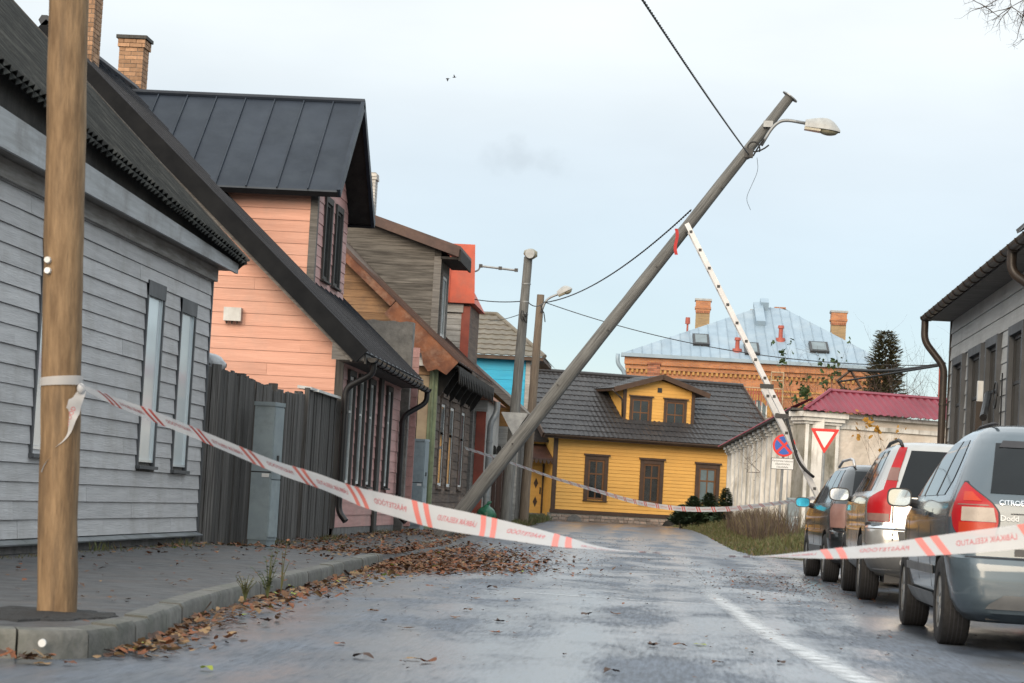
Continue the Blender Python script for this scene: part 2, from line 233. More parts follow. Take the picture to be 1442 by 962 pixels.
def asphalt():
    """worn wet asphalt: rough dry aggregate broken by glossy films of water that follow the wheel tracks"""
    m = bpy.data.materials.new('asphalt'); m.use_nodes = True; MATS['asphalt'] = m; t = m.node_tree; n = t.nodes; l = t.links; b = n['Principled BSDF']
    tc = n.new('ShaderNodeTexCoord')
    def nz(sc, scale, detail, rough=.6, dist=0):
        mp = n.new('ShaderNodeMapping'); mp.inputs['Scale'].default_value = sc; l.new(tc.outputs['Object'], mp.inputs[0])
        q = n.new('ShaderNodeTexNoise'); q.inputs['Scale'].default_value = scale; q.inputs['Detail'].default_value = detail; q.inputs['Roughness'].default_value = rough; q.inputs['Distortion'].default_value = dist; l.new(mp.outputs[0], q.inputs['Vector']); return q.outputs[0]
    def math_(op, x, y):
        q = n.new('ShaderNodeMath'); q.operation = op
        for i, v in enumerate((x, y)):
            if isinstance(v, (int, float)): q.inputs[i].default_value = v
            else: l.new(v, q.inputs[i])
        return q.outputs[0]
    def rng(x, a, b_, c, d):
        q = n.new('ShaderNodeMapRange'); q.inputs[1].default_value = a; q.inputs[2].default_value = b_; q.inputs[3].default_value = c; q.inputs[4].default_value = d; l.new(x, q.inputs[0]); return q.outputs[0]
    patch = nz((1.0, .45, 1), 1.0, 8, .6, .5); track = nz((.8, .025, 1), 1.7, 2); grain = nz((34, 2.6, 1), 1.0, 4, .7); fine = nz((120, 120, 120), 1.0, 2)
    wet = rng(math_('ADD', math_('ADD', patch, math_('MULTIPLY', track, .7)), math_('MULTIPLY', grain, .40)), .90, 1.16, 0, 1)
    tone = rng(grain, .34, .66, .60, 1.4); tone2 = rng(nz((.7, .5, 1), 1.2, 6, .7), .35, .65, .75, 1.25)
    mx = n.new('ShaderNodeMix'); mx.data_type = 'RGBA'; mx.inputs[6].default_value = (.082, .100, .130, 1); mx.inputs[7].default_value = (.035, .046, .064, 1); l.new(wet, mx.inputs[0])
    s1 = n.new('ShaderNodeVectorMath'); s1.operation = 'SCALE'; l.new(mx.outputs[2], s1.inputs[0]); l.new(math_('MULTIPLY', tone, tone2), s1.inputs['Scale']); l.new(s1.outputs[0], b.inputs['Base Color'])
    l.new(rng(wet, 0, 1, .60, .28), b.inputs['Roughness']); b.inputs['Specular IOR Level'].default_value = .5
    l.new(rng(wet, .15, .9, 0, 1), b.inputs['Coat Weight']); b.inputs['Coat Roughness'].default_value = .26; b.inputs['Coat IOR'].default_value = 1.5
    bp = n.new('ShaderNodeBump'); bp.inputs['Distance'].default_value = .010; l.new(rng(wet, 0, 1, .75, .22), bp.inputs['Strength']); l.new(math_('ADD', grain, math_('MULTIPLY', fine, .5)), bp.inputs['Height']); l.new(bp.outputs[0], b.inputs['Normal'])
    b2 = n.new('ShaderNodeBump'); b2.inputs['Distance'].default_value = .006; l.new(rng(wet, 0, 1, .4, .12), b2.inputs['Strength']); l.new(grain, b2.inputs['Height']); l.new(b2.outputs[0], b.inputs['Coat Normal'])
asphalt()
mat('pavement_asphalt', (.062, .064, .068), (.030, .031, .034), scale=7, rough=.58, bump=.8, bscale=55, bdist=.008, rnd=0, rvar=.15, dirt=(.085, .066, .055), dscale=1.6, damt=.6)
mat('fresh_asphalt', (.022, .022, .023), (.011, .011, .012), scale=20, rough=.85, bump=1, bscale=50, bdist=.02, rnd=0)
def worn_line():
    m = mat('worn_line', (.72, .75, .78), (.60, .63, .66), scale=3, rough=.5, bump=.2, rnd=0); t = m.node_tree; n = t.nodes; l = t.links; b = n['Principled BSDF']
    tc = n.new('ShaderNodeTexCoord'); a = n.new('ShaderNodeTexNoise'); a.inputs['Scale'].default_value = 6; a.inputs['Detail'].default_value = 8; a.inputs['Roughness'].default_value = .75
    l.new(tc.outputs['Object'], a.inputs['Vector']); mr = n.new('ShaderNodeMapRange'); mr.inputs[1].default_value = .36; mr.inputs[2].default_value = .62; mr.inputs[3].default_value = .30; mr.inputs[4].default_value = 1.0; l.new(a.outputs[0], mr.inputs[0])
    at_ = n.new('ShaderNodeAttribute'); at_.attribute_name = 'wear'; mu = n.new('ShaderNodeMath'); mu.operation = 'MULTIPLY'; l.new(mr.outputs[0], mu.inputs[0]); l.new(at_.outputs['Fac'], mu.inputs[1]); l.new(mu.outputs[0], b.inputs['Alpha'])
worn_line()
def wear(o, vals):                              # how much paint is left at each vertex
    a = o.data.attributes.new('wear', 'FLOAT', 'POINT'); a.data.foreach_set('value', vals)

# ------------------------------------------------------------------ mesh helpers
class MB:
    def __init__(s): s.v = []; s.f = []; s.m = []
    def add(s, vs, fs, mi=0):
        o = len(s.v); s.v += [Vector(v) for v in vs]; s.f += [tuple(i + o for i in f) for f in fs]; s.m += [mi]*len(fs); return s
    def hexa(s, p, mi=0):                    # 8 corners: 4 of one face, then the 4 opposite
        return s.add(p, [(3, 2, 1, 0), (4, 5, 6, 7), (0, 1, 5, 4), (1, 2, 6, 5), (2, 3, 7, 6), (3, 0, 4, 7)], mi)
    def box(s, x0, x1, y0, y1, z0, z1, mi=0):
        return s.hexa([(x0, y0, z0), (x1, y0, z0), (x1, y1, z0), (x0, y1, z0), (x0, y0, z1), (x1, y0, z1), (x1, y1, z1), (x0, y1, z1)], mi)
    def tube(s, pts, r, n=10, mi=0, cap=True):
        pts = [Vector(p) for p in pts]; rs = r if isinstance(r, (list, tuple)) else [r]*len(pts); rings = []
        up = None
        for i, p in enumerate(pts):
            t = (pts[min(i+1, len(pts)-1)] - pts[max(i-1, 0)]).normalized()
            if up is None: up = Vector((0, 0, 1)) if abs(t.z) < .9 else Vector((1, 0, 0))
            a = t.cross(up).normalized(); b = a.cross(t).normalized(); up = b
            rings.append([p + a*(cos(2*pi*k/n)*rs[i]) + b*(sin(2*pi*k/n)*rs[i]) for k in range(n)])
        vs = [q for g in rings for q in g]; fs = []
        for i in range(len(pts)-1):
            for k in range(n): fs.append((i*n+k, i*n+(k+1) % n, (i+1)*n+(k+1) % n, (i+1)*n+k))
        if cap: fs += [tuple(range(n-1, -1, -1)), tuple((len(pts)-1)*n+k for k in range(n))]
        return s.add(vs, fs, mi)
    def prism(s, poly, d, mi=0):             # planar polygon (3D points) pushed along d
        n = len(poly); p = [Vector(q) for q in poly]; d = Vector(d)
        return s.add(p + [q + d for q in p], [tuple(range(n-1, -1, -1)), tuple(range(n, 2*n))] + [(i, (i+1) % n, n+(i+1) % n, n+i) for i in range(n)], mi)
    def grid(s, rows, mi=0, flip=False):
        nr, nc = len(rows), len(rows[0]); fs = []
        for i in range(nr-1):
            for j in range(nc-1):
                q = (i*nc+j, i*nc+j+1, (i+1)*nc+j+1, (i+1)*nc+j); fs.append(q[::-1] if flip else q)
        return s.add([p for r in rows for p in r], fs, mi)
    def mesh(s, name, mats, inv=None, smooth=False, fix=True):
        me = bpy.data.meshes.new(name)
        vs = [inv @ v for v in s.v] if inv else s.v
        me.from_pydata([tuple(v) for v in vs], [], s.f)
        for m in (mats if isinstance(mats, (list, tuple)) else [mats]): me.materials.append(MATS[m])
        me.polygons.foreach_set('material_index', s.m)
        if fix:
            bm = bmesh.new(); bm.from_mesh(me); bmesh.ops.recalc_face_normals(bm, faces=bm.faces); bm.to_mesh(me); bm.free()
        if smooth: me.shade_smooth() if smooth is True else me.shade_auto_smooth(smooth) if hasattr(me, 'shade_auto_smooth') else me.set_sharp_from_angle(angle=smooth)
        me.update(); return me
    def build(s, name, mats, parent=None, smooth=False, local=False, fix=True):
        inv = None
        if parent is not None and not local: inv = rootmat(parent).inverted()
        me = s.mesh(name, mats, inv, False, fix)
        if smooth:
            me.shade_smooth()
            if smooth is not True: me.set_sharp_from_angle(angle=smooth)
        o = bpy.data.objects.new(name, me); C.objects.link(o); o.parent = parent
        return o
def rootmat(o):
    while o.parent: o = o.parent
    return Matrix.Translation(o.location) @ o.rotation_euler.to_matrix().to_4x4()
def tag(o, label=None, cat=None, group=None, kind=None):
    if label: o['label'] = label
    if cat: o['category'] = cat
    if group: o['group'] = group
    if kind: o['kind'] = kind
    return o
def thing(name, label, cat, loc, rz=0, group=None):
    o = bpy.data.objects.new(name, None); o.empty_display_size = .2; C.objects.link(o); o.location = loc; o.rotation_euler = (0, 0, rz)
    return tag(o, label, cat, group)
def copy_tree(o, parent=None):
    c = o.copy(); C.objects.link(c)
    if parent: c.parent = parent
    for ch in list(o.children): copy_tree(ch, c)
    return c
class Fr:                                     # a flat face of a building: u along it, v up it, n out of it
    def __init__(s, O, u, v=(0, 0, 1), n=None):
        s.O = Vector(O); s.u = Vector(u).normalized(); s.v = Vector(v).normalized(); s.n = Vector(n).normalized() if n else s.u.cross(s.v).normalized()
    def pt(s, u, v, d=0): return s.O + s.u*u + s.v*v + s.n*d
    def box(s, mb, u0, u1, v0, v1, d0, d1, mi=0):
        p = s.pt; return mb.hexa([p(u0, v0, d0), p(u1, v0, d0), p(u1, v1, d0), p(u0, v1, d0), p(u0, v0, d1), p(u1, v0, d1), p(u1, v1, d1), p(u0, v1, d1)], mi)
    def hit(s, px, py):                       # (u, v) where a photo pixel's ray meets this face
        r = ray(px, py); c = Vector((0, 0, CAMZ)); k = (s.O - c).dot(s.n)/r.dot(s.n); q = c + r*k - s.O
        return q.dot(s.u), q.dot(s.v)
    def poly(s, mb, pts, d0, d1, mi=0): return mb.prism([s.pt(u, v, d0) for u, v in pts], s.n*(d1 - d0), mi)
def span(poly, v):
    xs = []
    for (a, b), (c, d) in zip(poly, poly[1:] + poly[:1]):
        if (b <= v < d) or (d <= v < b): xs.append(a + (c - a)*(v - b)/(d - b))
    return (min(xs), max(xs)) if len(xs) > 1 else None
def boards(root, fr, poly, pitch, material, openings=(), t=.02, lap=.012, v0=None, v1=None, name='board', length=None, gap=.003):
    lo = min(p[1] for p in poly) if v0 is None else v0; hi = max(p[1] for p in poly) if v1 is None else v1
    n = max(1, round((hi - lo)/pitch)); pitch = (hi - lo)/n; out = []
    for k in range(n):
        a, b = lo + k*pitch, lo + (k+1)*pitch - gap
        s0, s1 = span(poly, a + .001), span(poly, b - .001)
        if not s0: continue
        if not s1: mid = (s0[0] + s0[1])/2; s1 = (mid - .01, mid + .01)
        segs = [(s0[0], s1[0], s0[1], s1[1])]
        for (u0, u1, w0, w1) in openings:
            if min(b, w1) - max(a, w0) < .45*pitch: continue
            ns = []
            for (p, q, r, s_) in segs:
                if u0 >= max(r, s_) or u1 <= min(p, q): ns.append((p, q, r, s_)); continue
                if u0 > min(p, q) + .03: ns.append((p, q, u0, u0))
                if u1 < max(r, s_) - .03: ns.append((u1, u1, r, s_))
            segs = ns
        if length:
            ns = []
            for (p, q, r, s_) in segs:
                cuts = []; x = max(p, q) + random.uniform(.3, 1)*length
                while x < min(r, s_) - .5: cuts.append(x); x += length*random.uniform(.7, 1.2)
                e = [(p, q)] + [(c, c) for c in cuts] + [(r, s_)]
                for (i, j) in zip(e[:-1], e[1:]): ns.append((i[0] + (.003 if i[0] == i[1] else 0), i[1] + (.003 if i[0] == i[1] else 0), j[0], j[1]))
            segs = ns
        for (p, q, r, s_) in segs:
            jit = random.uniform(-.003, .003)
            mb = MB(); f = fr.pt
            mb.hexa([f(p, a, 0), f(r, a, 0), f(s_, b, 0), f(q, b, 0), f(p, a, t + lap + jit), f(r, a, t + lap + jit), f(s_, b, t + jit), f(q, b, t + jit)])
            out.append(mb.build(name, material, root))
    return out
def window(root, fr, u0, u1, v0, v1, cas=.1, ct=.05, casing='grey_trim', frame='white_paint', glass='window_glass', fw=.05, cols=1, rows=(), sill=True, head=0, back=.006):
    """casing boards round the opening (outer size u0..u1, v0..v1), a sash frame, glass panes, a sill"""
    w = MB(); a, b, c, d = u0 + cas, u1 - cas, v0 + (cas if not sill else .04), v1 - cas
    fr.box(w, a, a + fw, c, d, back, .030); fr.box(w, b - fw, b, c, d, back, .030); fr.box(w, a + fw, b - fw, c, c + fw, back, .030); fr.box(w, a + fw, b - fw, d - fw, d, back, .030)
    ys = [c + fw] + [c + fw + (d - c - 2*fw)*r for r in rows] + [d - fw]; xs = [a + fw + (b - a - 2*fw)*k/cols for k in range(cols + 1)]
    for y in ys[1:-1]: fr.box(w, a + fw, b - fw, y - fw*.4, y + fw*.4, back, .026)
    for x in xs[1:-1]: fr.box(w, x - fw*.35, x + fw*.35, c + fw, d - fw, back, .024)
    wo = w.build('window', frame, root)
    for i in range(len(ys) - 1):
        for k in range(cols):
            g = MB(); fr.box(g, xs[k], xs[k+1], ys[i], ys[i+1], back - .004, back + .006); g.build('pane', glass, wo)
    if cas > 0:
        for q in ((u0, a, v0, v1), (b, u1, v0, v1), (a, b, d, v1)) + (() if sill else ((a, b, v0, c),)):
            m = MB(); fr.box(m, *q, back - .004, ct); m.build('casing', casing, wo)
    if head: m = MB(); fr.box(m, u0 - .05, u1 + .05, v1, v1 + head, 0, ct + .05); m.build('head_board', casing, wo)
    if sill: m = MB(); fr.box(m, u0 - .02, u1 + .02, v0 - .035, v0 + (0 if cas > 0 else .03), 0, ct + .035); m.build('sill', casing, wo)
    return wo
def pipe_pts(pts, r=.1, n=5):                # round the corners of a polyline
    pts = [Vector(p) for p in pts]; out = [pts[0]]
    for a, b, c in zip(pts, pts[1:], pts[2:]):
        l1 = min(r, (a-b).length*.45); l2 = min(r, (c-b).length*.45); p, q = b + (a-b).normalized()*l1, b + (c-b).normalized()*l2
        for k in range(n + 1):
            t = k/n; out.append(p*(1-t)**2 + b*2*t*(1-t) + q*t*t)
    return out + [pts[-1]]
def downpipe(root, pts, r=.05, m='black_metal', rings=True):
    mb = MB(); mb.tube(pipe_pts(pts, .14), r, 12); o = mb.build('downpipe', m, root, smooth=radians(50))
    if rings:
        for a, b in zip(pts, pts[1:]):
            a, b = Vector(a), Vector(b)
            if (a-b).length > 1:
                for t in (.2, .8):
                    p = a.lerp(b, t); d = (b-a).normalized()*.02; k = MB(); k.tube([p-d, p+d], r*1.16, 12); k.build('pipe_bracket', m, o)
    return o
def gutter(root, a, b, r=.075, m='black_metal', n=8, hang=.6):
    a, b = Vector(a), Vector(b); d = (b-a).normalized(); s = d.cross(Vector((0, 0, 1))).normalized(); rows = []
    L = (b-a).length; k = max(2, int(L/.5))
    for i in range(k + 1):
        c = a.lerp(b, i/k); rows.append([c + s*(cos(pi + pi*j/n)*r) + Vector((0, 0, sin(pi + pi*j/n)*r)) for j in range(n + 1)])
    mb = MB(); mb.grid(rows)
    rows2 = [[p + (p - (a.lerp(b, i/k)))*-.06 for p in r_] for i, r_ in enumerate(rows)]; mb.grid(rows2)
    for e in (0, -1): mb.add(rows[e], [tuple(range(n+1))])
    o = mb.build('gutter', m, root, smooth=radians(40), fix=False)
    x = .2
    while x < L:
        c = a + d*x; h = MB(); h.tube([c + s*(cos(pi + pi*j/n)*(r+.008)) + Vector((0, 0, sin(pi + pi*j/n)*(r+.008))) for j in range(n + 1)], .009, 5); h.build('gutter_bracket', m, o); x += hang
    return o
def corrugated(fr, u0, u1, v0, v1, pitch, amp, per=6, nv=1, edge=None, sag=0):
    rows = []
    nu = int((u1-u0)/pitch*per)
    for j in range(nv + 1):
        v = v0 + (v1-v0)*j/nv; rows.append([fr.pt(u0 + (u1-u0)*i/nu, v + (edge(u0 + (u1-u0)*i/nu) if edge and j == 0 else 0), amp*sin(2*pi*i/per)) for i in range(nu + 1)])
    mb = MB(); mb.grid(rows); mb.grid([[p - fr.n*.012 for p in r] for r in rows], flip=True)
    mb.grid([rows[0], [p - fr.n*.012 for p in rows[0]]])
    return mb
def tiles(fr, poly, pu=.18, pv=.35, amp=.022, step=.022, inside=None):
    """pressed tile sheet: waves along u, a step at every course; clipped to a convex outline (u, v)"""
    vs0, vs1 = min(p[1] for p in poly), max(p[1] for p in poly); mb = MB(); nr = int(math.ceil((vs1-vs0)/pv))
    for r in range(nr):
        a, b = vs0 + r*pv, min(vs0 + (r+1)*pv, vs1); rows = []
        for (v, h) in ((a, -.005), (a, step), (b, 0)):
            s_ = span(poly, min(max(v, vs0 + .001), vs1 - .001))
            if not s_: s_ = span(poly, min(max(v, vs0 + .02), vs1 - .02))
            n = max(4, int((max(p[0] for p in poly) - min(p[0] for p in poly))/pu*5)); u_lo, u_hi = min(p[0] for p in poly), max(p[0] for p in poly)
            row = []
            for i in range(n + 1):
                u = u_lo + (u_hi-u_lo)*i/n; w = amp*(max(0, .5 + .5*cos(2*pi*u/pu))**1.5)
                sc = .012*cos(2*pi*u/pu) if v == a else 0
                row.append(fr.pt(min(max(u, s_[0]), s_[1]), v - sc, w + h))
            rows.append(row)
        mb.grid(rows)
    return mb
def chimney(root_name, label, c, wx, wy, z0, z1, brick, rot=0, cap='dark_timber', corbel=2, course=.083):
    """brick by brick, in courses round a mortar core"""
    t = thing(root_name, label, 'chimney', (c[0], c[1], z0))
    m = MB(); m.box(-wx/2+.012, wx/2-.012, -wy/2+.012, wy/2-.012, 0, z1-z0-.02); m.build('mortar_core', 'mortar', t, local=True)
    bl = .25; meshes = {}
    n = int((z1-z0)/course)
    for k in range(n):
        grow = .03 if k >= n - corbel else 0
        X, Y = wx/2 + grow, wy/2 + grow; z = k*course
        runs = [(-X, X, -Y, 'x'), (-Y + .12, Y - .12, X, 'y'), (-X, X, Y, 'x'), (-Y + .12, Y - .12, -X, 'y')]
        for (a, b, f, ax) in runs:
            x = a + (0 if k % 2 else -.125)
            while x < b - .01:
                p, q = max(x, a), min(x + bl, b); x += bl
                if q - p < .03: continue
                key = (round(q-p, 3), ax)
                if key not in meshes:
                    h = (q-p)/2 - .005; mb = MB()
                    mb.box(-h, h, -.055, .055, 0, course - .011) if ax == 'x' else mb.box(-.055, .055, -h, h, 0, course - .011)
                    meshes[key] = mb.mesh('brick', brick)
                o = bpy.data.objects.new('brick', meshes[key]); C.objects.link(o); o.parent = t
                s = .055*(1 if f > 0 else -1); j = random.uniform(-.004, .004)
                o.location = ((p+q)/2, f - s + j, z) if ax == 'x' else (f - s + j, (p+q)/2, z)
    if cap: m = MB(); m.box(-wx/2-.06, wx/2+.06, -wy/2-.06, wy/2+.06, n*course + .002, n*course + .07); m.build('cap', cap, t, local=True)
    return t

# ------------------------------------------------------------------ ground
def sm(a, b, x): t = min(1, max(0, (x-a)/(b-a))); return t*t*(3-2*t)
def zr(y): return .2*sm(45, 90, y)
def zp(y): return zr(y) + .125 - .075*sm(27, 30.5, y) + .03*sm(38, 42, y)     # footway on the left, dropped at the driveway
KERB = [(-9, 10.2), (-6, 10.4), (-4.2, 10.55), (-3.1, 10.66), (-2.9, 10.74), (-2.77, 10.95), (-2.72, 11.35), (-2.74, 12.1), (-2.85, 13.2), (-2.97, 14.4), (-3.05, 15.5), (-3.16, 18.2), (-3.29, 22), (-3.5, 27.2), (-3.52, 27.9)]
def kerb_x(y):
    pts = [(b, a) for a, b in KERB if b > 11.2] + [(38, -3.6), (54, -4.4), (64, -4.9), (90, -5.3)]
    for (y0, x0), (y1, x1) in zip(pts, pts[1:]):
        if y0 <= y <= y1: return x0 + (x1-x0)*(y-y0)/(y1-y0)
    return pts[0][1] if y < pts[0][0] else pts[-1][1]
m = MB(); m.add([(-900, -200, -.12), (900, -200, -.12), (900, 1600, -.12), (-900, 1600, -.12)], [(0, 1, 2, 3)])
tag(m.build('ground', 'soil'), kind='structure')
rows = [[(x, y, zr(y) + .012*noise.noise((x*.5, y*.35, 0)) + .008*noise.noise((x*1.7, y*1.2, 3)) - .012*((x+.8)/3)**2) for x in [-12 + .4*i for i in range(51)]] for y in [-8 + .8*k for k in range(132)]]
m = MB(); m.grid(rows); road = tag(m.build('road', 'asphalt', smooth=True), kind='structure')
def road_raw(x, y): return zr(y) + .012*noise.noise((x*.5, y*.35, 0)) + .008*noise.noise((x*1.7, y*1.2, 3)) - .012*((x+.8)/3)**2
def road_z(x, y):                               # the sheet as built: straight between grid points
    i = math.floor((x+12)/.4); j = math.floor((y+8)/.8); u, v = (x+12)/.4 - i, (y+8)/.8 - j; X, Y = -12 + .4*i, -8 + .8*j
    return (road_raw(X, Y)*(1-u) + road_raw(X+.4, Y)*u)*(1-v) + (road_raw(X, Y+.8)*(1-u) + road_raw(X+.4, Y+.8)*u)*v
# worn white line that drifts along the middle of the carriageway
L = [(1.12, 11.4), (1.01, 12.5), (.71, 15.9), (.39, 23.2), (.30, 27), (.2, 35), (.05, 46)]
rows = []; LV = []
for (x0, y0), (x1, y1) in zip(L, L[1:]):
    for k in range(40):
        t = k/40; x, y = x0+(x1-x0)*t, y0+(y1-y0)*t; w = .12*(1 + .25*noise.noise((y*1.5, 0, 0))); x += .02*noise.noise((y*.8, 4, 0)); kk = (1 - .75*sm(22, 26, y))*(1 - .8*sm(36, 44, y))
        rows.append([(x+e*w, y, road_z(x+e*w, y)+.005) for e in (-1, -.5, 0, .5, 1)]); LV += [0, .75*kk, kk, .75*kk, 0]
m = MB(); m.grid(rows); wear(tag(m.build('road_marking', 'worn_line', smooth=True), kind='structure'), LV)
for (q0, q1) in (((738, 836), (1010, 853)), ((690, 800), (900, 806))):
    a, b = G(*q0, 0), G(*q1, 0); n = 24; rows = []
    for k in range(n+1):
        t = k/n; x, y = a.x+(b.x-a.x)*t, a.y+(b.y-a.y)*t + .12*noise.noise((t*5, 3, 0)); w = .03 + .02*noise.noise((t*9, 1, 0)); rows.append([(x, y-w, road_z(x, y-w)+.005), (x, y+w, road_z(x, y+w)+.005)])
    m = MB(); m.grid(rows); wear(tag(m.build('road_joint', 'worn_line', smooth=True), kind='structure'), [.8]*len(m.v))
# footway on the left with kerb stones
rows = []
for k in range(150):
    y = 11.0 + k*.35; xe = kerb_x(y) - (.14 if y < 27.9 else 0); b = zp(y)
    rows.append([(xe + (-6.6 - xe)*j/10, y, (b + .012*noise.noise((j*.7, y*.6, 5)) + .01*j/10) if j else (b if y < 27.9 else road_z(xe, y) + .005)) for j in range(11)])
m = MB(); m.grid(rows); m.add([(-9.2, 10.32, .12), (-6, 10.52, .12), (-4.2, 10.68, .12), (-3.2, 10.78, .12), (-2.95, 10.9, .12), (kerb_x(11)-.14, 11.0, zp(11)), (-6.6, 11.0, .13), (-9.2, 11.0, .13)], [tuple(range(8))])
pavement = tag(m.build('pavement', 'pavement_asphalt', smooth=True), kind='structure')
kerb = thing('kerb', 'row of grey concrete kerb stones curving round the footway corner', 'kerb', (KERB[8][0], KERB[8][1], 0))
def along(path, s):
    for a, b in zip(path, path[1:]):
        d = math.dist(a, b)
        if s <= d: t = s/d; return Vector((a[0]+(b[0]-a[0])*t, a[1]+(b[1]-a[1])*t, 0)), Vector((b[0]-a[0], b[1]-a[1], 0)).normalized()
        s -= d
    return Vector((*path[-1], 0)), Vector((b[0]-a[0], b[1]-a[1], 0)).normalized()
tot = sum(math.dist(a, b) for a, b in zip(KERB, KERB[1:])); s = 3.0
while s < tot - .1:
    l = random.choice([.95, 1.0]) if s > 9 else (.75 if not 5.7 < s < 7.3 else .42); l = min(l, tot - s)
    n = 3 if l < .9 else 2; secs = []; j = random.uniform(-.006, .006); jz = random.uniform(-.006, .008)
    for k in range(n + 1):
        sk = s + .006 + (l - .012)*k/n; p, d = along(KERB, sk); d = (along(KERB, sk + .2)[0] - along(KERB, max(0, sk - .2))[0]).normalized(); q = Vector((-d.y, d.x, 0)); p = p + q*j*0
        secs.append([p + q*(j) + Vector((0, 0, -.03)), p + q*(j + .006) + Vector((0, 0, .105 + jz)), p + q*(j + .022) + Vector((0, 0, .128 + jz)), p + q*.142 + Vector((0, 0, .132 + jz)), p + q*.142 + Vector((0, 0, -.03))])
    mb = MB(); mb.grid(secs); mb.add(secs[0], [(0, 1, 2, 3, 4)]); mb.add(secs[-1], [(4, 3, 2, 1, 0)])
    mb.build('kerb_stone', 'kerb_stone', kerb, smooth=radians(35)); s += l
p = G(87, 901, .07); k = MB(); d = Vector((.17, -1, 0)).normalized(); q0 = Vector((p.x, 10.70, .075))
k.tube([q0, q0 + d*.035], [.018, .018], 14); k.build('survey_stud', 'sign_white', kerb)
# kerb stone lying farther on, by the leaf drift
a, b = G(606, 769, .02), G(664, 757, .03)
kb = MB(); d = (b-a).normalized(); q = Vector((-d.y, d.x, 0))*.16
kb.hexa([a - Vector((0, 0, .1)), b - Vector((0, 0, .1)), b + q - Vector((0, 0, .1)), a + q - Vector((0, 0, .1)), a + Vector((0, 0, .07)), b + Vector((0, 0, .07)), b + q + Vector((0, 0, .07)), a + q + Vector((0, 0, .07))])
tag(kb.build('kerb_stone', 'kerb_stone'), 'single pale kerb stone half buried in the leaf drift', 'kerb stone')
# grass verge on the right, in front of the white wall
VE = [(46, 3.6), (46.6, 2.2), (48, 1.5), (52, 1.22), (60, 1.0), (70, .75), (78, .45), (86, -.1), (89, -.5)]
def verge_x(y):
    for (y0, x0), (y1, x1) in zip(VE, VE[1:]):
        if y0 <= y <= y1: return x0 + (x1-x0)*(y-y0)/(y1-y0)
    return 3.6 if y < 46 else -.5
def verge_z(x, y): e = x - verge_x(y); return zr(y) + .30*sm(-.05, 2.6, e) + .05*sm(0, .3, e)*(1 + noise.noise((x*2, y*2, 1))) - .01
rows = []
for k in range(56):
    y = 46 + k*.8; xe = verge_x(y); rows.append([(xe + (9 - xe)*(j/16)**1.6, y, verge_z(xe + (9 - xe)*(j/16)**1.6, y)) for j in range(17)])
m = MB(); m.grid(rows); tag(m.build('grass_verge', 'soil', smooth=True), kind='structure')
def left_verge_z(x, y): return zr(y) + .04 + .10*sm(0, 2.5, (kerb_x(y) + .5) - x)
rows = [[(kerb_x(y) + .5 - j*.7 + .25*noise.noise((y*.4, j, 0)), y, left_verge_z(kerb_x(y) + .5 - j*.7, y) - (.05 if j == 0 else 0)) for j in range(7)] for y in [63 + .8*i for i in range(33)]]
m = MB(); m.grid(rows); tag(m.build('grass_strip', 'soil', smooth=True), kind='structure')
m = MB(); m.grid([[(x, y, .10 if x > 3.95 else -.03) for x in (3.9, 3.96, 4.0, 12)] for y in (8, 20, 32, 45.5)]); tag(m.build('side_pavement', 'pavement_asphalt'), kind='structure')

# ------------------------------------------------------------------ grey house beside the wooden pole
gh = thing('grey_house', 'single storey grey boarded house with old corrugated roof beside the bare wooden pole', 'house', (-5.85, 21, .12))
XW = -5.85; YE = 28.05
fg = Fr((XW, 0, 0), (0, 1, 0))
m = MB(); m.box(XW-6, XW, 13, YE, .1, 3.5); m.build('wall', 'grey_timber', gh)
m = MB(); m.box(XW-.2, XW+.015, 13, YE-.01, .02, .24); m.build('plinth', 'stone_plinth', gh)
wins = [(20.55, 21.45, 1.03, 2.98), (24.66, 25.50, 1.0, 2.98), (26.36, 27.18, .98, 2.94)]
boards(gh, fg, [(13.02, .27), (YE-.02, .27), (YE-.02, 3.46), (13.02, 3.46)], .172, 'grey_paint', wins, t=.018, lap=.016, gap=.004, length=4.2)
for w in wins: window(gh, fg, *w, cas=.055, ct=.045, casing='grey_trim', frame='pale_blind', glass='pale_blind', fw=.03, sill=True)
for w in wins: m = MB(); fg.box(m, w[0], w[1], w[3] - .15, w[3] + .012, .02, .05); m.build('lintel', 'grey_trim', gh)
m = MB(); m.box(XW-.02, XW+.04, YE-.03, YE+.03, .25, 3.5); m.build('corner_board', 'grey_trim', gh)
y = 13.0
while y < YE:                                  # sheet metal cap over the plinth
    y1 = min(y + 1.25, YE + .05); m = MB(); m.hexa([(XW, y, .245), (XW+.10, y, .212), (XW+.10, y1-.01, .212), (XW, y1-.01, .245), (XW, y, .27), (XW+.105, y, .226), (XW+.105, y1-.01, .226), (XW, y1-.01, .27)]); m.build('plinth_cap', 'flashing', gh); y = y1
XE, ZE = -5.62, 3.58
m = MB(); m.box(XW, XE, 12.5, 28.42, 3.47, 3.50); m.build('soffit', 'soffit', gh)
m = MB(); m.hexa([(XE, 12.5, 3.46), (XE+.03, 12.5, 3.46), (XE+.03, 28.42, 3.44), (XE, 28.42, 3.44), (XE, 12.5, 3.88), (XE+.03, 12.5, 3.88), (XE+.03, 28.42, 3.56), (XE, 28.42, 3.56)]); m.build('fascia', 'fascia', gh)
m = MB(); m.hexa([(XE-.09, 12.5, 3.505), (XE-.03, 12.5, 3.505), (XE-.03, 28.42, 3.505), (XE-.09, 28.42, 3.505), (XE-.09, 12.5, 4.32), (XE-.03, 12.5, 4.32), (XE-.03, 28.42, 3.64), (XE-.09, 28.42, 3.64)]); m.build('eave_board', 'char_wood', gh)
m = MB(); m.box(XW+.035, XW+.08, 12.5, 28.1, 3.30, 3.465); m.build('frieze_board', 'soffit', gh)
sl = Vector((-2.9, 0, 2.83)).normalized()
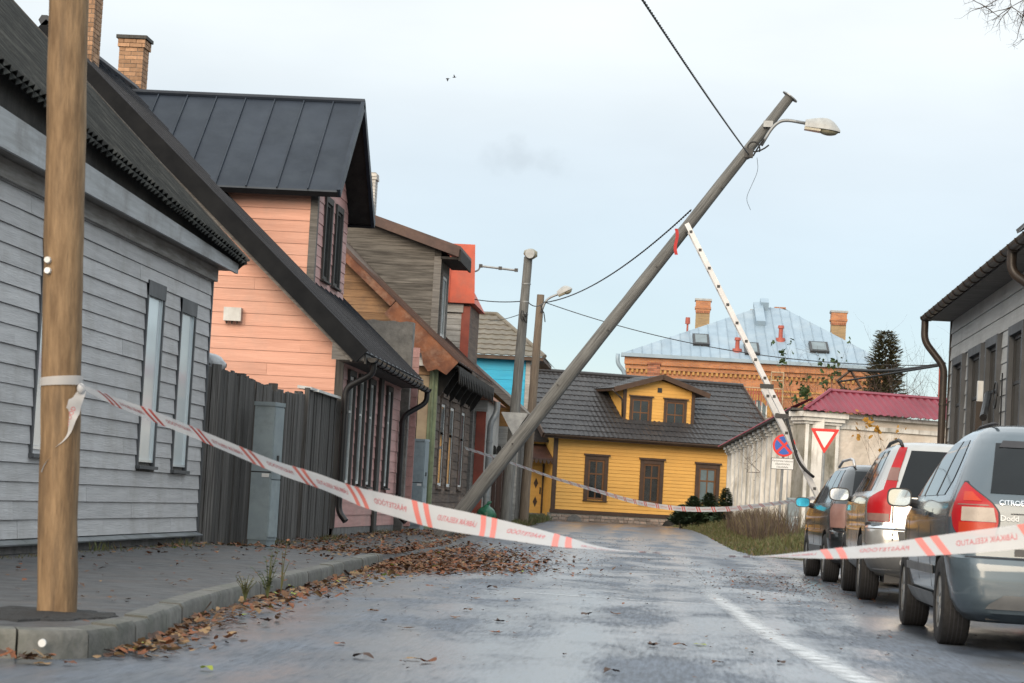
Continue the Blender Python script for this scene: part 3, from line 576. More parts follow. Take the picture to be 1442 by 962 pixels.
for (vo, dd) in ((0, .04), (.05, .085)):       # two layers of old sheets
    fr_ = Fr((XE+.07, 12.3, ZE-.03 + 16.2*.042), (0, 1, -.042), sl)
    mb = corrugated(fr_, 0, 16.25, -.02 + vo, 5.2, .17, .022, per=10, nv=6, edge=lambda u: .05*noise.noise((u*1.3, vo*9, 0)))
    for v in mb.v: v += fr_.n*dd
    mb.build('roof_sheet', 'eternit', gh, smooth=radians(50), fix=False)
m = MB(); f2 = Fr((XE+.07, 28.46, ZE-.03), (0, 1, 0), sl); f2.box(m, 0, .035, 0, 5.2, -.14, .115); m.build('verge_board', 'dark_timber', gh)
m = MB(); f2.box(m, .036, .045, -.01, 5.2, .085, .112); m.build('verge_strip', 'galv', gh)
m = MB(); fb = Fr((XE+.07-5.2*.7155, 12.3, ZE+.03+5.2*.698), (0, 1, 0), (-.7155, 0, -.698)); fb.box(m, 0, 16.2, 0, 5, -.06, 0); m.build('roof_back', 'eternit', gh)

# ------------------------------------------------------------------ plank fence and gate between grey and pink house
fe = thing('plank_fence', 'tall weathered dark plank fence and gate between grey and pink house', 'fence', (-5.95, 33.8, .1))
path = [(-5.97, 27.98), (-5.80, 28.2), (-5.55, 30.9), (-5.95, 31.3), (-5.95, 39.45)]
tot = sum(math.dist(a, b) for a, b in zip(path, path[1:])); s = .02; k = 0
while s < tot - .1:
    w = random.uniform(.115, .15); p, d = along(path, s); q = Vector((d.y, -d.x, 0))
    top = 2.28 - .10*sm(0, 3, s) + .18*sm(3, 11, s) + random.uniform(-.025, .025); j = random.uniform(-.012, .012)
    if p.y > 36.2: top = 2.40
    mb = MB(); e = p + d*(w - .006); b0 = zp(p.y) + .0 + random.uniform(0, .04)
    pr = [p + q*j, e + q*j, e + q*(j+.024), p + q*(j+.024)]
    mb.hexa([v + Vector((0, 0, b0)) for v in pr] + [v + Vector((0, 0, top + (.02*random.random()))) for v in pr]); mb.build('plank', 'fence_plank', fe); s += w
for y in (31.4, 33.9, 36.2, 39.35): m = MB(); m.box(-6.1, -5.985, y-.07, y+.07, .05, 2.36); m.build('post', 'dark_timber', fe)
m = MB(); m.box(-5.935, -5.87, 36.1, 36.24, .1, 2.42); m.build('gate_stile', 'fence_plank', fe)
for (a, b) in ((36.25, 36.9), (37.0, 39.45)):
    m = MB(); m.hexa([(-6.08, a, 2.415), (-5.86, a, 2.40), (-5.86, b, 2.40), (-6.08, b, 2.415), (-6.08, a, 2.46), (-5.86, a, 2.44), (-5.86, b, 2.44), (-6.08, b, 2.46)]); m.build('cap_board', 'white_paint', fe)
# bundle on the fence
bt = thing('wrapped_bundle', 'silvery white wrapped bundle lying on top of the plank fence', 'bundle', P(299, 507, 28.55))
m = MB(); rows = []
for i in range(11):
    t = i/10; r = .125*max(.05, 1-(2*abs(t-.45))**2.6)**.5; rows.append([(-.16+.36*t + .0, .02*sin(t*5), 0) for _ in range(1)] and [(-.18+.36*t, cos(2*pi*k/14)*r, sin(2*pi*k/14)*r*.9*(1+.12*noise.noise((t*6, k, 0))) - .06*t) for k in range(15)])
m.grid(rows); m.build('wrapping', 'bag_white', bt, smooth=True, local=True)
def text_mesh(body, size, name='text'):
    cu = bpy.data.curves.new(name, 'FONT'); cu.body = body; cu.size = size; cu.align_x = 'CENTER'; cu.align_y = 'CENTER'; cu.resolution_u = 3
    o = bpy.data.objects.new(name, cu); C.objects.link(o); bpy.context.view_layer.update()
    me = o.evaluated_get(bpy.context.evaluated_depsgraph_get()).to_mesh(); vs = [v.co.copy() for v in me.vertices]; fs = [tuple(f.vertices) for f in me.polygons]
    bpy.data.objects.remove(o); bpy.data.curves.remove(cu); return vs, fs
vs_, fs_ = text_mesh('R', .15); m = MB(); m.add([(v.x - .04, -.127 + .3*v.x*v.x, v.y - .02) for v in vs_], fs_); m.build('letter', 'ink', bt, local=True, fix=False)

# ------------------------------------------------------------------ cabinets
def cabinet(name, label, px, py0, py1, D, w=.30, d=.22, rz=0.0):
    b = P(px, py1, D); top = P(px, py0, D).z; t = thing(name, label, 'utility cabinet', (b.x, b.y, zp(D) - .01 if px < 900 else verge_z(b.x, b.y) - .02), rz, None); h = top - t.location.z
    def bb(n, x0, x1, y0, y1, z0, z1, mt, par=t): m = MB(); m.box(x0, x1, y0, y1, z0, z1); return m.build(n, mt, par, local=True)
    bb('plinth', -w/2+.01, w/2-.01, -d/2+.01, d/2-.01, 0, .12, 'cabinet'); bd = bb('body', -w/2, w/2, -d/2, d/2, .12, h-.05, 'cabinet')
    bb('lid', -w/2-.012, w/2+.012, -d/2-.012, d/2+.012, h-.05, h, 'cabinet')
    bb('door', w/2+.001, w/2+.014, -d/2+.015, d/2-.015, h*.48, h-.07, 'cabinet'); bb('door', w/2+.001, w/2+.014, -d/2+.015, d/2-.015, .16, h*.47, 'cabinet')
    bb('door_seam', -w/2, w/2, -d/2-.002, -d/2+.01, h*.52, h*.528, 'trim_dark', bd)
    bb('rating_plate', w/2-.12, w/2-.02, -d/2-.004, -d/2-.001, h*.49, h*.515, 'sign_white', bd); bb('lock', w/2+.012, w/2+.03, -.02, .02, h*.6, h*.64, 'trim_dark')
    return t
cabinet('utility_cabinet', 'tall slim blue grey utility cabinet in front of the dark plank fence', 368, 566, 765, 29.6, w=.27, d=.30, rz=radians(-14))
cabinet('utility_cabinet', 'tall slim blue grey utility cabinet at the brown boarded house corner with chalk scribbles', 586, 618, 742, 50.5, w=.27, d=.28, rz=radians(-14))
cabinet('utility_cabinet', 'short pale green utility box in front of the white wall pilasters', 1115, 701, 744, 61.5, w=.26, d=.2, rz=radians(8))

# ------------------------------------------------------------------ pink house
def seam_roof(root, fr, u0, u1, vlo, vhi, pw, material, name='roof_panel', rib=.035, th=.03):
    n = max(1, round((u1-u0)/pw)); pw = (u1-u0)/n
    for k in range(n):
        a, b = u0 + k*pw, u0 + (k+1)*pw - .002
        if vhi(a) - vlo(a) < .03 and vhi(b) - vlo(b) < .03: continue
        mb = MB(); fr.poly(mb, [(a, vlo(a)), (b, vlo(b)), (b, max(vhi(b), vlo(b)+.005)), (a, max(vhi(a), vlo(a)+.005))], -th, random.uniform(0, .003))
        if vhi(a) - vlo(a) > .05: fr.poly(mb, [(a, vlo(a)), (a + .022, vlo(a)), (a + .022, vhi(a)), (a, vhi(a))], .001, rib)
        mb.build(name, material, root)
ph = thing('pink_house', 'pink boarded house with black metal roof and gabled dormer', 'house', (-8, 44, .12))
fs = Fr((-5.9, 0, 0), (0, 1, 0)); fgb = Fr((0, 39.6, 0), (1, 0, 0))
m = MB(); m.box(-16.6, -5.9, 39.6, 47.9, .05, 3.5); fgb.poly(m, [(-16.6, 3.5), (-5.9, 3.5), (-11.3, 8.4)], -8.3, 0); m.build('wall', 'pink_side', ph)
gp = [(-13.5, .25), (-5.98, .25), (-5.98, 3.58), (-11.3, 8.38), (-13.5, 6.4)]
boards(ph, fgb, gp, .208, 'pink_paint', t=.02, lap=.012, gap=.004, length=3.6)
m = MB(); fgb.box(m, -6.0, -5.86, .2, 3.5, 0, .045); m.build('corner_board', 'dark_timber', ph)
ws = [(40.15, 41.0, .95, 2.95), (41.5, 42.35, .95, 2.95), (42.85, 43.7, .95, 2.95), (45.5, 46.3, .95, 2.95)]
boards(ph, fs, [(39.66, .22), (47.88, .22), (47.88, 3.4), (39.66, 3.4)], .208, 'pink_side', ws, t=.02, lap=.012, gap=.004)
for w in ws: window(ph, fs, *w, cas=.10, ct=.075, casing='dark_timber', frame='white_paint', glass='window_blue', fw=.05, sill=True, rows=(.68,))
m = MB(); fs.box(m, 44.35, 44.75, .1, 3.4, .034, .085); m.build('pilaster_board', 'dark_timber', ph)
m = MB(); m.box(-6.0, -5.88, 39.6, 47.9, .0, .22); m.build('plinth', 'stone_plinth', ph)
EX, EZ, RX, RZ = -5.43, 3.2, -11.3, 8.58
sv = Vector((RX-EX, 0, RZ-EZ)); SL = sv.length; fm = Fr((EX, 0, EZ), (0, 1, 0), sv)
seam_roof(ph, fm, 39.0, 48.0, lambda u: 0, lambda u: SL, .6, 'dark_metal_roof')
fb = Fr((2*RX-EX, 0, EZ), (0, -1, 0), Vector((EX-RX, 0, RZ-EZ)) ); m = MB(); fb.box(m, -48.0, -39.0, 0, SL, -.03, 0); m.build('roof_back', 'dark_metal_roof', ph)
m = MB(); fm.box(m, 38.96, 39.02, -.02, SL, -.24, .05); m.build('verge_trim', 'verge_black', ph)
m = MB(); fm.box(m, 39.03, 39.07, .05, SL, -.29, -.031); m.build('bargeboard', 'grey_timber', ph)
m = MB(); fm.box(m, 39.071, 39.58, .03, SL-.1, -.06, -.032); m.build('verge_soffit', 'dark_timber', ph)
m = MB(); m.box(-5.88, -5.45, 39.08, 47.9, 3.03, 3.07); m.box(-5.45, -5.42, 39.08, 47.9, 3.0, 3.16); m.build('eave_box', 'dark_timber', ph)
m = MB(); m.prism([(-6.0, 39.05, 3.05), (-5.45, 39.05, 3.05), (-5.45, 39.05, 3.14), (-6.0, 39.05, 3.6)], (0, .02, 0)); m.build('eave_return', 'grey_timber', ph)
gutter(ph, (-5.33, 39.15, 3.11), (-5.33, 48.0, 3.03), .08)
downpipe(ph, [(-5.33, 39.4, 3.05), (-5.33, 39.42, 2.86), (-5.80, 39.55, 2.6), (-5.80, 39.55, .50), (-5.66, 39.5, .34)], .055)
downpipe(ph, [(-5.33, 47.85, 3.0), (-5.33, 47.85, 2.75), (-5.78, 47.7, 2.45), (-5.78, 47.7, .45), (-5.6, 47.65, .28)], .055)
pb = P(328, 443, 39.5); wb = MB(); wb.box(pb.x-.15, pb.x+.15, 39.43, 39.57, pb.z-.11, pb.z+.12); wbo = wb.build('junction_box', 'white_paint', ph)
for k in range(3): q = MB(); q.tube([(pb.x-.1+k*.09, 39.5, pb.z-.11), (pb.x-.1+k*.09, 39.5, pb.z-.16)], .012, 8); q.build('cable_gland', 'trim_dark', wbo)
# dormer of the pink house
fdn = Fr((0, 42.8, 0), (1, 0, 0)); fdf = Fr((-7.05, 0, 0), (0, 1, 0))
m = MB(); m.prism([(-7.05, 42.8, 4.4), (-7.05, 46.8, 4.4), (-7.05, 46.8, 6.5), (-7.05, 44.8, 8.15), (-7.05, 42.8, 6.5)], (-4, 0, 0)); m.build('dormer_wall', 'pink_side', ph)
boards(ph, fdn, [(-9.8, 4.3), (-7.11, 4.3), (-7.11, 6.44), (-9.8, 6.44)], .208, 'pink_paint', t=.02, lap=.012, gap=.004)
dw = [(43.7, 44.6, 4.82, 6.42), (45.05, 45.95, 4.82, 6.42)]
boards(ph, fdf, [(42.84, 4.4), (46.78, 4.4), (46.78, 6.45), (44.8, 8.05), (42.84, 6.45)], .208, 'pink_side', dw, t=.02, lap=.012, gap=.004)
for w in dw: window(ph, fdf, *w, cas=.12, ct=.07, casing='dark_timber', frame='dark_timber', glass='window_glass', fw=.05)
m = MB(); m.box(-7.13, -6.99, 42.745, 42.90, 4.3, 6.45); m.build('dormer_corner_board', 'grey_timber', ph)
for sg in (-1, 1):
    O = Vector((-6.58, 44.8 + sg*2.42, 6.33)); v = Vector((0, -sg*2.42, 2.06)); fd = Fr(O, (-sg*1.0, 0, 0), v); SLd = v.length
    a, b = (-4.6, 0) if sg < 0 else (0, 4.6)
    seam_roof(ph, fd, a, b, lambda u: 0, lambda u: SLd, .57, 'dark_metal_roof', 'dormer_roof_panel')
    e0, e1 = (-.02, .05) if sg < 0 else (-.05, .02)
    m = MB(); fd.box(m, e0, e1, -.03, SLd + .02, -.12, .05); m.build('dormer_verge_trim', 'dark_metal_roof', ph)
    m = MB(); fd.box(m, a, b, -.06, -.002, -.10, .012); m.build('dormer_eave_trim', 'black_metal', ph)
    m = MB(); s0, s1 = (-.55, -.03) if sg < 0 else (.03, .55); fd.box(m, s0, s1, .02, SLd-.03, -.08, -.032); m.build('dormer_verge_soffit', 'char_wood', ph)
m = MB(); m.tube([(-11.2, 44.8, 8.41), (-6.54, 44.8, 8.41)], .06, 8); m.build('ridge_cap', 'dark_metal_roof', ph)
m = MB(); m.tube([(RX, 38.96, RZ+.02), (RX, 48, RZ+.02)], .10, 6); m.build('ridge_cap', 'dark_metal_roof', ph)
chimney('chimney', 'tan brick chimney on the black ridge partly hidden by the wooden pole', (-11.18, 41.0), .56, .56, 7.7, 10.4, 'brick_warm', cap=None)
chimney('chimney', 'tan brick chimney with dark cap on black roof behind the dormer ridge', (-11.45, 46.0), .50, .50, 7.9, 9.66, 'brick_warm')
# firewall between pink and brown house
cw = thing('concrete_firewall', 'rough grey concrete firewall stub between pink and brown house', 'wall', (-6.3, 48.4, .1))
top = [(-8.4 + .14*i, 4.42 + .05*noise.noise((i*.9, 0, 0))) for i in range(20)]
m = MB(); m.prism([(-8.4, 48.2, .05)] + [(x, 48.2, z) for x, z in top] + [(-5.74, 48.2, .05)], (0, .35, 0)); m.build('wall_body', 'concrete', cw)
for z in (1.2, 2.2, 3.2): m = MB(); m.box(-8, -5.735, 48.185, 48.56, z, z+.025); m.build('shutter_joint', 'mortar', cw)
boards(cw, Fr((0, 48.3, 0), (1, 0, 0)), [(-5.72, .2), (-5.58, .2), (-5.58, 3.9), (-5.72, 3.9)], .208, 'pink_side')

# ------------------------------------------------------------------ brown weathered house
bh = thing('brown_house', 'weathered unpainted brown boarded house with rusty verge and fretwork eaves', 'house', (-7.5, 57, .12))
fs = Fr((-5.75, 0, 0), (0, 1, 0)); fgb = Fr((0, 53.3, 0), (1, 0, 0))
m = MB(); m.box(-13, -5.75, 53.3, 62.2, .05, 4.3); m.prism([(-13, 53.3, 4.3), (-5.75, 53.3, 4.3), (-9.4, 7.9-.05, 0)][:2] + [(-9.4, 53.3, 7.8)], (0, 8.9, 0)); m.build('wall', 'brown_board', bh)
boards(bh, fgb, [(-9.6, 3.6), (-5.9, 3.6), (-5.9, 4.2), (-9.6, 7.7)], .17, 'warm_plank', t=.02, lap=.006)
boards(bh, fgb, [(-9.6, .3), (-6.15, .3), (-6.15, 3.6), (-9.6, 3.6)], .17, 'weathered_plank', t=.02, lap=.006)
m = MB(); fgb.box(m, -6.13, -5.90, .1, 3.58, .0, .04); m.build('cream_panel', 'cream_panel', bh)
m = MB(); m.box(-5.89, -5.70, 53.22, 53.36, .1, 4.35); m.build('corner_post', 'green_paint', bh)
mb = P(594, 506, 53.2); m = MB(); m.box(mb.x-.11, mb.x+.11, 53.08, 53.26, mb.z-.15, mb.z+.15); m.build('meter_box', 'white_paint', bh)
m = MB(); m.tube(pipe_pts([(-5.95, 53.2, mb.z-.2), (-5.80, 53.18, mb.z-.25), (-5.80, 53.18, .3)], .1), .03, 8); m.build('conduit', 'green_paint', bh, smooth=True)
ws = [(54.2, 55.5, 1.05, 3.15), (56.3, 57.6, 1.05, 3.15), (59.2, 60.5, 1.05, 3.15)]
boards(bh, fs, [(53.4, .3), (62.15, .3), (62.15, 4.0), (53.4, 4.0)], .20, 'brown_board', ws, t=.03, lap=.012, gap=.008, length=2.6)
for w in ws: window(bh, fs, *w, cas=.13, ct=.06, casing='brown_board', frame='white_paint', glass='window_blue', fw=.07, cols=2, rows=(.65,), head=.09, back=.02)
m = MB(); m.box(-5.8, -5.66, 53.3, 62.2, .0, .3); m.build('plinth', 'stone_plinth', bh)
m = MB(); m.box(-5.8, -5.64, 62.0, 62.22, .1, 4.0); m.build('corner_post', 'grey_timber', bh)
EX, EZ = -5.2, 3.92; sv = Vector((-4.4, 0, 3.87)); SL = sv.length; fm = Fr((EX, 0, EZ), (0, 1, 0), sv)
seam_roof(bh, fm, 52.9, 62.6, lambda u: 0, lambda u: SL, .7, 'brown_metal')
m = MB(); fb = Fr((EX-8.8, 0, EZ), (0, -1, 0), Vector((4.4, 0, 3.87))); fb.box(m, -62.6, -52.9, 0, SL, -.03, 0); m.build('roof_back', 'brown_metal', bh)
m = MB(); fm.box(m, 52.84, 52.90, .0, SL, -.02, .05); m.build('verge_cap', 'brown_metal', bh)
m = MB(); fm.box(m, 52.86, 52.90, .0, 2.0, -.42, -.025); m.build('bargeboard', 'rust_metal', bh)
m = MB(); fm.box(m, 52.86, 52.90, 2.02, SL-.02, -.20, -.025); m.build('bargeboard', 'rust_metal', bh)
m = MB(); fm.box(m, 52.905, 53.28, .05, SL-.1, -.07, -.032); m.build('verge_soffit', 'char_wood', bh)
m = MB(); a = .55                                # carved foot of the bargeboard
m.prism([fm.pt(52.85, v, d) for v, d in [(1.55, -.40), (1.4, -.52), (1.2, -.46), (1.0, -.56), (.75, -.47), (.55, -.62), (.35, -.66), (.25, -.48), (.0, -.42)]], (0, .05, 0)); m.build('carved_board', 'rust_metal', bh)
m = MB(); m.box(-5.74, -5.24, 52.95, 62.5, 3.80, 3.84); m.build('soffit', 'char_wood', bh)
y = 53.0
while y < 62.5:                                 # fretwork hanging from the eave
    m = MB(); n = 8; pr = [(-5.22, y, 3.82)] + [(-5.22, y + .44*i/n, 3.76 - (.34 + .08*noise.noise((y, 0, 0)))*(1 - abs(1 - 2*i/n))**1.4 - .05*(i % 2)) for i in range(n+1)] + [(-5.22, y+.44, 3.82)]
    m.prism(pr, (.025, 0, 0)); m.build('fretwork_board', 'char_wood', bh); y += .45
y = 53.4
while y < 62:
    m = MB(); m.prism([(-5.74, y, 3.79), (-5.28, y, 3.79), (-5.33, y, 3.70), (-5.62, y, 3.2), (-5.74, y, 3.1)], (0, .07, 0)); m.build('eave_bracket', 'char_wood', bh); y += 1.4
# shed dormer
fdn = Fr((0, 57, 0), (1, 0, 0)); fdf = Fr((-6.2, 0, 0), (0, 1, 0))
m = MB(); m.prism([(-6.2, 57, 4.5), (-6.2, 57, 6.95), (-9.6, 57, 8.0), (-9.6, 57, 4.5)], (0, 2.2, 0)); m.build('dormer_wall', 'weathered_plank', bh)
boards(bh, fdn, [(-9.6, 4.5), (-6.35, 4.5), (-6.35, 6.98), (-9.6, 8.0)], .15, 'weathered_plank', t=.02, lap=.005)
m = MB(); fdn.box(m, -6.36, -6.18, 4.4, 6.72, 0, .05); m.build('dormer_corner_board', 'grey_timber', bh)
window(bh, fdf, 57.25, 58.5, 4.75, 6.4, cas=.1, ct=.05, casing='grey_timber', frame='white_paint', glass='window_blue', fw=.08, cols=2)
m = MB(); m.prism([(-5.7, 56.7, 6.84), (-5.7, 56.7, 6.96), (-9.8, 56.7, 8.24), (-9.8, 56.7, 8.12)], (0, 2.9, 0)); m.build('dormer_roof', 'brown_metal', bh)
m = MB(); m.prism([(-5.74, 56.68, 6.70), (-5.72, 56.68, 6.90), (-9.8, 56.68, 8.18), (-9.8, 56.68, 8.0)], (0, .05, 0)); m.build('dormer_verge_board', 'brown_metal', bh)
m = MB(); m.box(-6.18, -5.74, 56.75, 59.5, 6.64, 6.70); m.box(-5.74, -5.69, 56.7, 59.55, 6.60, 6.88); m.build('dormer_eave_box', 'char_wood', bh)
c = P(521, 262, 60); chimney('chimney', 'white brick chimney behind the weathered grey dormer', (c.x - .05, 60), .45, .45, 6.6, P(521, 243, 60).z, 'brick_white', cap=None)

# ------------------------------------------------------------------ whitish house with red trim and red metal dormer
rh = thing('whitewashed_house', 'narrow whitewashed board house with red corner trim and red metal dormer', 'house', (-6.2, 65, .12))
fn = Fr((0, 63.2, 0), (1, 0, 0))
m = MB(); m.box(-11, -5.42, 63.2, 68, .05, 3.55); m.build('wall', 'white_board', rh)
boards(rh, fn, [(-7, .3), (-5.66, .3), (-5.66, 3.2), (-7, 3.2)], .17, 'white_board')
m = MB(); fn.box(m, -5.66, -5.40, .3, 3.2, 0, .05); m.build('corner_board', 'red_trim', rh)
m = MB(); fn.box(m, -7, -5.36, 3.2, 3.5, 0, .12); m.build('cornice', 'white_board', rh)
m = MB(); fn.poly(m, [(-7.2, 3.51), (-5.2, 3.51), (-7.2, 5.0)], -4.6, .25); m.build('roof', 'rust_metal', rh)
m = MB(); m.box(-7.0, -5.35, 63.1, 63.3, .0, .3); m.build('plinth', 'stone_plinth', rh)
downpipe(rh, [(-5.15, 63.6, 3.5), (-5.15, 63.6, 3.2), (-5.30, 63.5, 2.9), (-5.30, 63.5, .4)], .085, 'galv')
fd = Fr((0, 63.4, 0), (1, 0, 0))
m = MB(); m.box(-8.7, -6.04, 63.4, 66.5, 3.4, 6.1); m.build('dormer_wall', 'brown_board', rh)
boards(rh, fd, [(-8.3, 4.0), (-6.24, 4.0), (-6.24, 5.85), (-8.3, 5.85)], .15, 'white_board')
m = MB(); fd.box(m, -6.24, -6.01, 3.6, 6.05, 0, .05); m.build('dormer_corner_board', 'red_trim', rh)
m = MB(); fd.box(m, -8.3, -6.2, 5.87, 6.1, 0, .09); m.build('dormer_cornice', 'white_board', rh)
a = [(-7.6, 63.2, 6.12), (-5.89, 63.2, 6.12), (-5.89, 66.7, 6.12), (-7.6, 66.7, 6.12)]; b = [(-7.6, 63.3, 7.74), (-5.97, 63.3, 7.74), (-6.8, 66.6, 7.74), (-7.6, 66.6, 7.74)]
m = MB(); m.hexa(a + b); ro = m.build('dormer_roof', 'red_metal', rh)
for x in (-7.4, -6.62): m = MB(); m.hexa([(x, 63.17, 6.14), (x+.03, 63.17, 6.14), (x+.03, 63.22, 6.14), (x, 63.22, 6.14), (x, 63.27, 7.7), (x+.03, 63.27, 7.7), (x+.03, 63.32, 7.7), (x, 63.32, 7.7)]); m.build('seam', 'red_metal', ro)
an = thing('antenna', 'thin metal antenna bar on a bent bracket beside red metal dormer', 'antenna', P(669, 382, 63.5))
m = MB(); m.tube(pipe_pts([P(660, 383, 63.5), P(673, 382, 63.5), P(677, 374, 63.5)], .1), .022, 8); m.build('bracket', 'galv', an, smooth=True)
m = MB(); m.tube([P(675, 374.5, 63.5), P(728, 381, 63.5)], .03, 8); m.build('boom', 'galv', an)
for t in (0, .55, 1): p = P(677 + 50*t, 374.5 + 6*t, 63.5); m = MB(); m.box(p.x-.045, p.x+.045, p.y-.05, p.y+.05, p.z-.045, p.z+.045); m.build('clamp', 'trim_dark', an)

# ------------------------------------------------------------------ low house with ochre gable
oh = thing('ochre_gable_house', 'low boarded house with ochre plank gable above grey boards', 'house', (-6.2, 70, .15))
fn = Fr((0, 68.6, 0), (1, 0, 0))
m = MB(); fn.poly(m, [(-9, .1), (-4.85, .1), (-4.9, 3.4), (-7.5, 5.55), (-9, 4.3)], -5, 0); m.build('wall', 'weathered_plank', oh)
boards(oh, fn, [(-8, 3.0), (-4.95, 3.0), (-4.95, 3.4), (-7.5, 5.5)], .17, 'ochre_board', t=.02)
boards(oh, fn, [(-8, .2), (-4.87, .2), (-4.87, 3.0), (-8, 3.0)], .17, 'white_board', t=.02)
sv = Vector((-3.0, 0, 2.42)); fm = Fr((-4.58, 0, 3.38), (0, 1, 0), sv)
m = MB(); fm.box(m, 68.1, 73.6, 0, sv.length, -.05, 0); m.build('roof', 'brown_metal', oh)
m = MB(); fm.box(m, 68.04, 68.10, -.02, sv.length, -.2, .03); m.build('bargeboard', 'grey_timber', oh)
m = MB(); fm.box(m, 68.02, 68.06, -.02, sv.length, .0, .05); m.build('verge_strip', 'galv', oh)
sh = thing('plank_gate', 'dark reddish plank gate under a scalloped board beyond the leaning pole', 'gate', (-5.25, 66.6, .15))
x = -5.62
while x < -4.9: m = MB(); w = random.uniform(.13, .17); m.box(x, x+w-.008, 66.5, 66.53, .15, 2.05 + random.uniform(-.02, .02)); m.build('plank', 'red_plank', sh); x += w
m = MB(); m.box(-5.62, -4.85, 66.53, 66.6, .5, .62); m.build('rail', 'dark_timber', sh); m = MB(); m.box(-5.62, -4.85, 66.53, 66.6, 1.7, 1.82); m.build('rail', 'dark_timber', sh)
x = -5.62
while x < -4.9: m = MB(); m.prism([(x + .07 + .07*cos(a), 66.46, 2.28 + .1*sin(a)) for a in [pi*k/6 for k in range(7)]] + [(x, 66.46, 2.12), (x+.14, 66.46, 2.12)], (0, .03, 0)); m.build('scallop', 'char_wood', sh); x += .145

# ------------------------------------------------------------------ blue house with beige tiled roof
bl = thing('blue_house', 'bright blue boarded house under a beige grey tiled hip roof', 'house', (-7, 79, .2))
D = 77.0; fn = Fr((0, D, 0), (1, 0, 0)); ec = P(737, 590, D); ez = P(735, 508, D).z; XC = P(744, 560, D).x
m = MB(); m.box(-13, XC, D, D+2.2, .1, ez); m.build('wall', 'blue_paint', bl)
boards(bl, fn, [(-11, 1.5), (XC-.14, 1.5), (XC-.14, ez-.05), (-11, ez-.05)], .3, 'blue_paint', t=.02)
m = MB(); fn.box(m, XC-.13, XC+.02, .2, ez-.02, 0, .05); m.build('corner_board', 'white_board', bl)
fsd = Fr((XC, 0, 0), (0, 1, 0))
m = MB(); fsd.box(m, D+.3, D+.7, 1.2, ez-.1, .0, .06); m.build('door_frame', 'red_trim', bl)
m = MB(); fsd.box(m, D+.02, D+2.18, .1, 2.6, .0, .03); m.build('lower_panel', 'red_plank', bl)
m = MB(); fn.box(m, -8, XC-.14, .1, 2.4, .0, .045); m.build('lower_panel', 'red_plank', bl); window(bl, fsd, D+.95, D+2.0, 2.8, 4.6, cas=.12, ct=.06, casing='white_paint', frame='white_paint', glass='window_blue', fw=.08, cols=2)
m = MB(); m.box(-13, XC+.45, D-.4, D+4.4, ez, ez+.12); m.build('eave_box', 'brown_trim', bl)
ap = P(700, 444, D+2.6); z0 = ez+.12; e = XC+.5; yy0 = D-.45; rz_ = ap.z - z0
v = Vector((0, 2.9, rz_)); ft = Fr((0, yy0, z0), (1, 0, 0), v); tp = [(-13, 0), (e, 0), (ap.x, v.length), (-13, v.length)]
tiles(ft, tp, .3, .4, .03, .03).build('roof_tiles', 'beige_tile', bl, smooth=radians(40), fix=False)
m = MB(); m.add([(e, yy0, z0), (e, yy0+6.8, z0), (ap.x, yy0+3.9, ap.z), (ap.x, yy0+2.9, ap.z)], [(0, 1, 2, 3)]); m.build('roof_hip', 'beige_tile', bl)
m = MB(); m.tube([(e, yy0, z0+.03), (ap.x, yy0+2.9, ap.z+.03)], .07, 8); m.build('hip_cap', 'beige_tile', bl); m = MB(); m.tube([(ap.x, yy0+2.9, ap.z+.03), (-13, yy0+2.9, ap.z+.03)], .07, 8); m.build('ridge_cap', 'beige_tile', bl)
po = thing('side_porch', 'red and white boarded porch with broken slats behind the lamp poles', 'porch', (-5.7, 76, .2))
for k, (a, mt) in enumerate([(-6.2, 'red_trim'), (-6.0, 'white_board'), (-5.8, 'white_paint'), (-5.62, 'red_plank'), (-5.45, 'white_paint'), (-5.28, 'red_trim')]):
    m = MB(); m.box(a, a+.13, 75.8, 75.86, .2, 3.0 + .1*(k % 3)); m.build('slat', mt, po)
m = MB(); m.box(-6.3, -5.1, 75.87, 76.9, .15, 2.9); m.build('wall', 'red_plank', po)

# ------------------------------------------------------------------ yellow house at the end of the street
A = radians(25); c0 = P(775, 724, 88); c0.z = 0
yh = thing('yellow_house', 'yellow boarded house with dark tiled roof and two window dormer', 'house', (c0.x, c0.y, .2), A)
fy = Fr(c0, (cos(A), sin(A), 0)); zb = .52; ze = 3.42; LEN = 9.0
m = MB(); fy.box(m, 0, LEN, .1, ze + .1, -6.2, 0); m.build('wall', 'yellow_paint', yh)
ywin = []
for (a, b, t, u) in [(820, 855, 642, 705), (898, 933, 648, 710), (976, 1012, 654, 712)]:
    q = fy.hit(a + 2, (t+u)/2); r = fy.hit(b, (t+u)/2); ywin.append((q[0], r[0], fy.hit((a+b)/2, u)[1], fy.hit((a+b)/2, t)[1]))
boards(yh, fy, [(.12, zb+.1), (LEN-.12, zb+.1), (LEN-.12, ze), (.12, ze)], .135, 'yellow_paint', [(w[0]+.05, w[1]-.05, w[2], w[3]) for w in ywin], t=.016, lap=.016, gap=.007)
for k, w in enumerate(ywin): window(yh, fy, *w, cas=.15, ct=.06, casing='brown_trim', frame='brown_frame', glass='window_glass' if k < 2 else 'window_blue', fw=.07, cols=2, rows=(.66,), head=.07)
for u in (-.02, LEN-.14): m = MB(); fy.box(m, u, u+.17, zb-.02, ze, 0, .05); m.build('corner_board', 'brown_trim', yh)
m = MB(); fy.box(m, -.05, LEN, zb-.04, zb+.1, 0, .06); m.build('base_board', 'brown_trim', yh)
m = MB(); fy.box(m, -.05, LEN, .0, zb-.04, -.2, .02); pl = m.build('plinth', 'mortar', yh)
v = .13
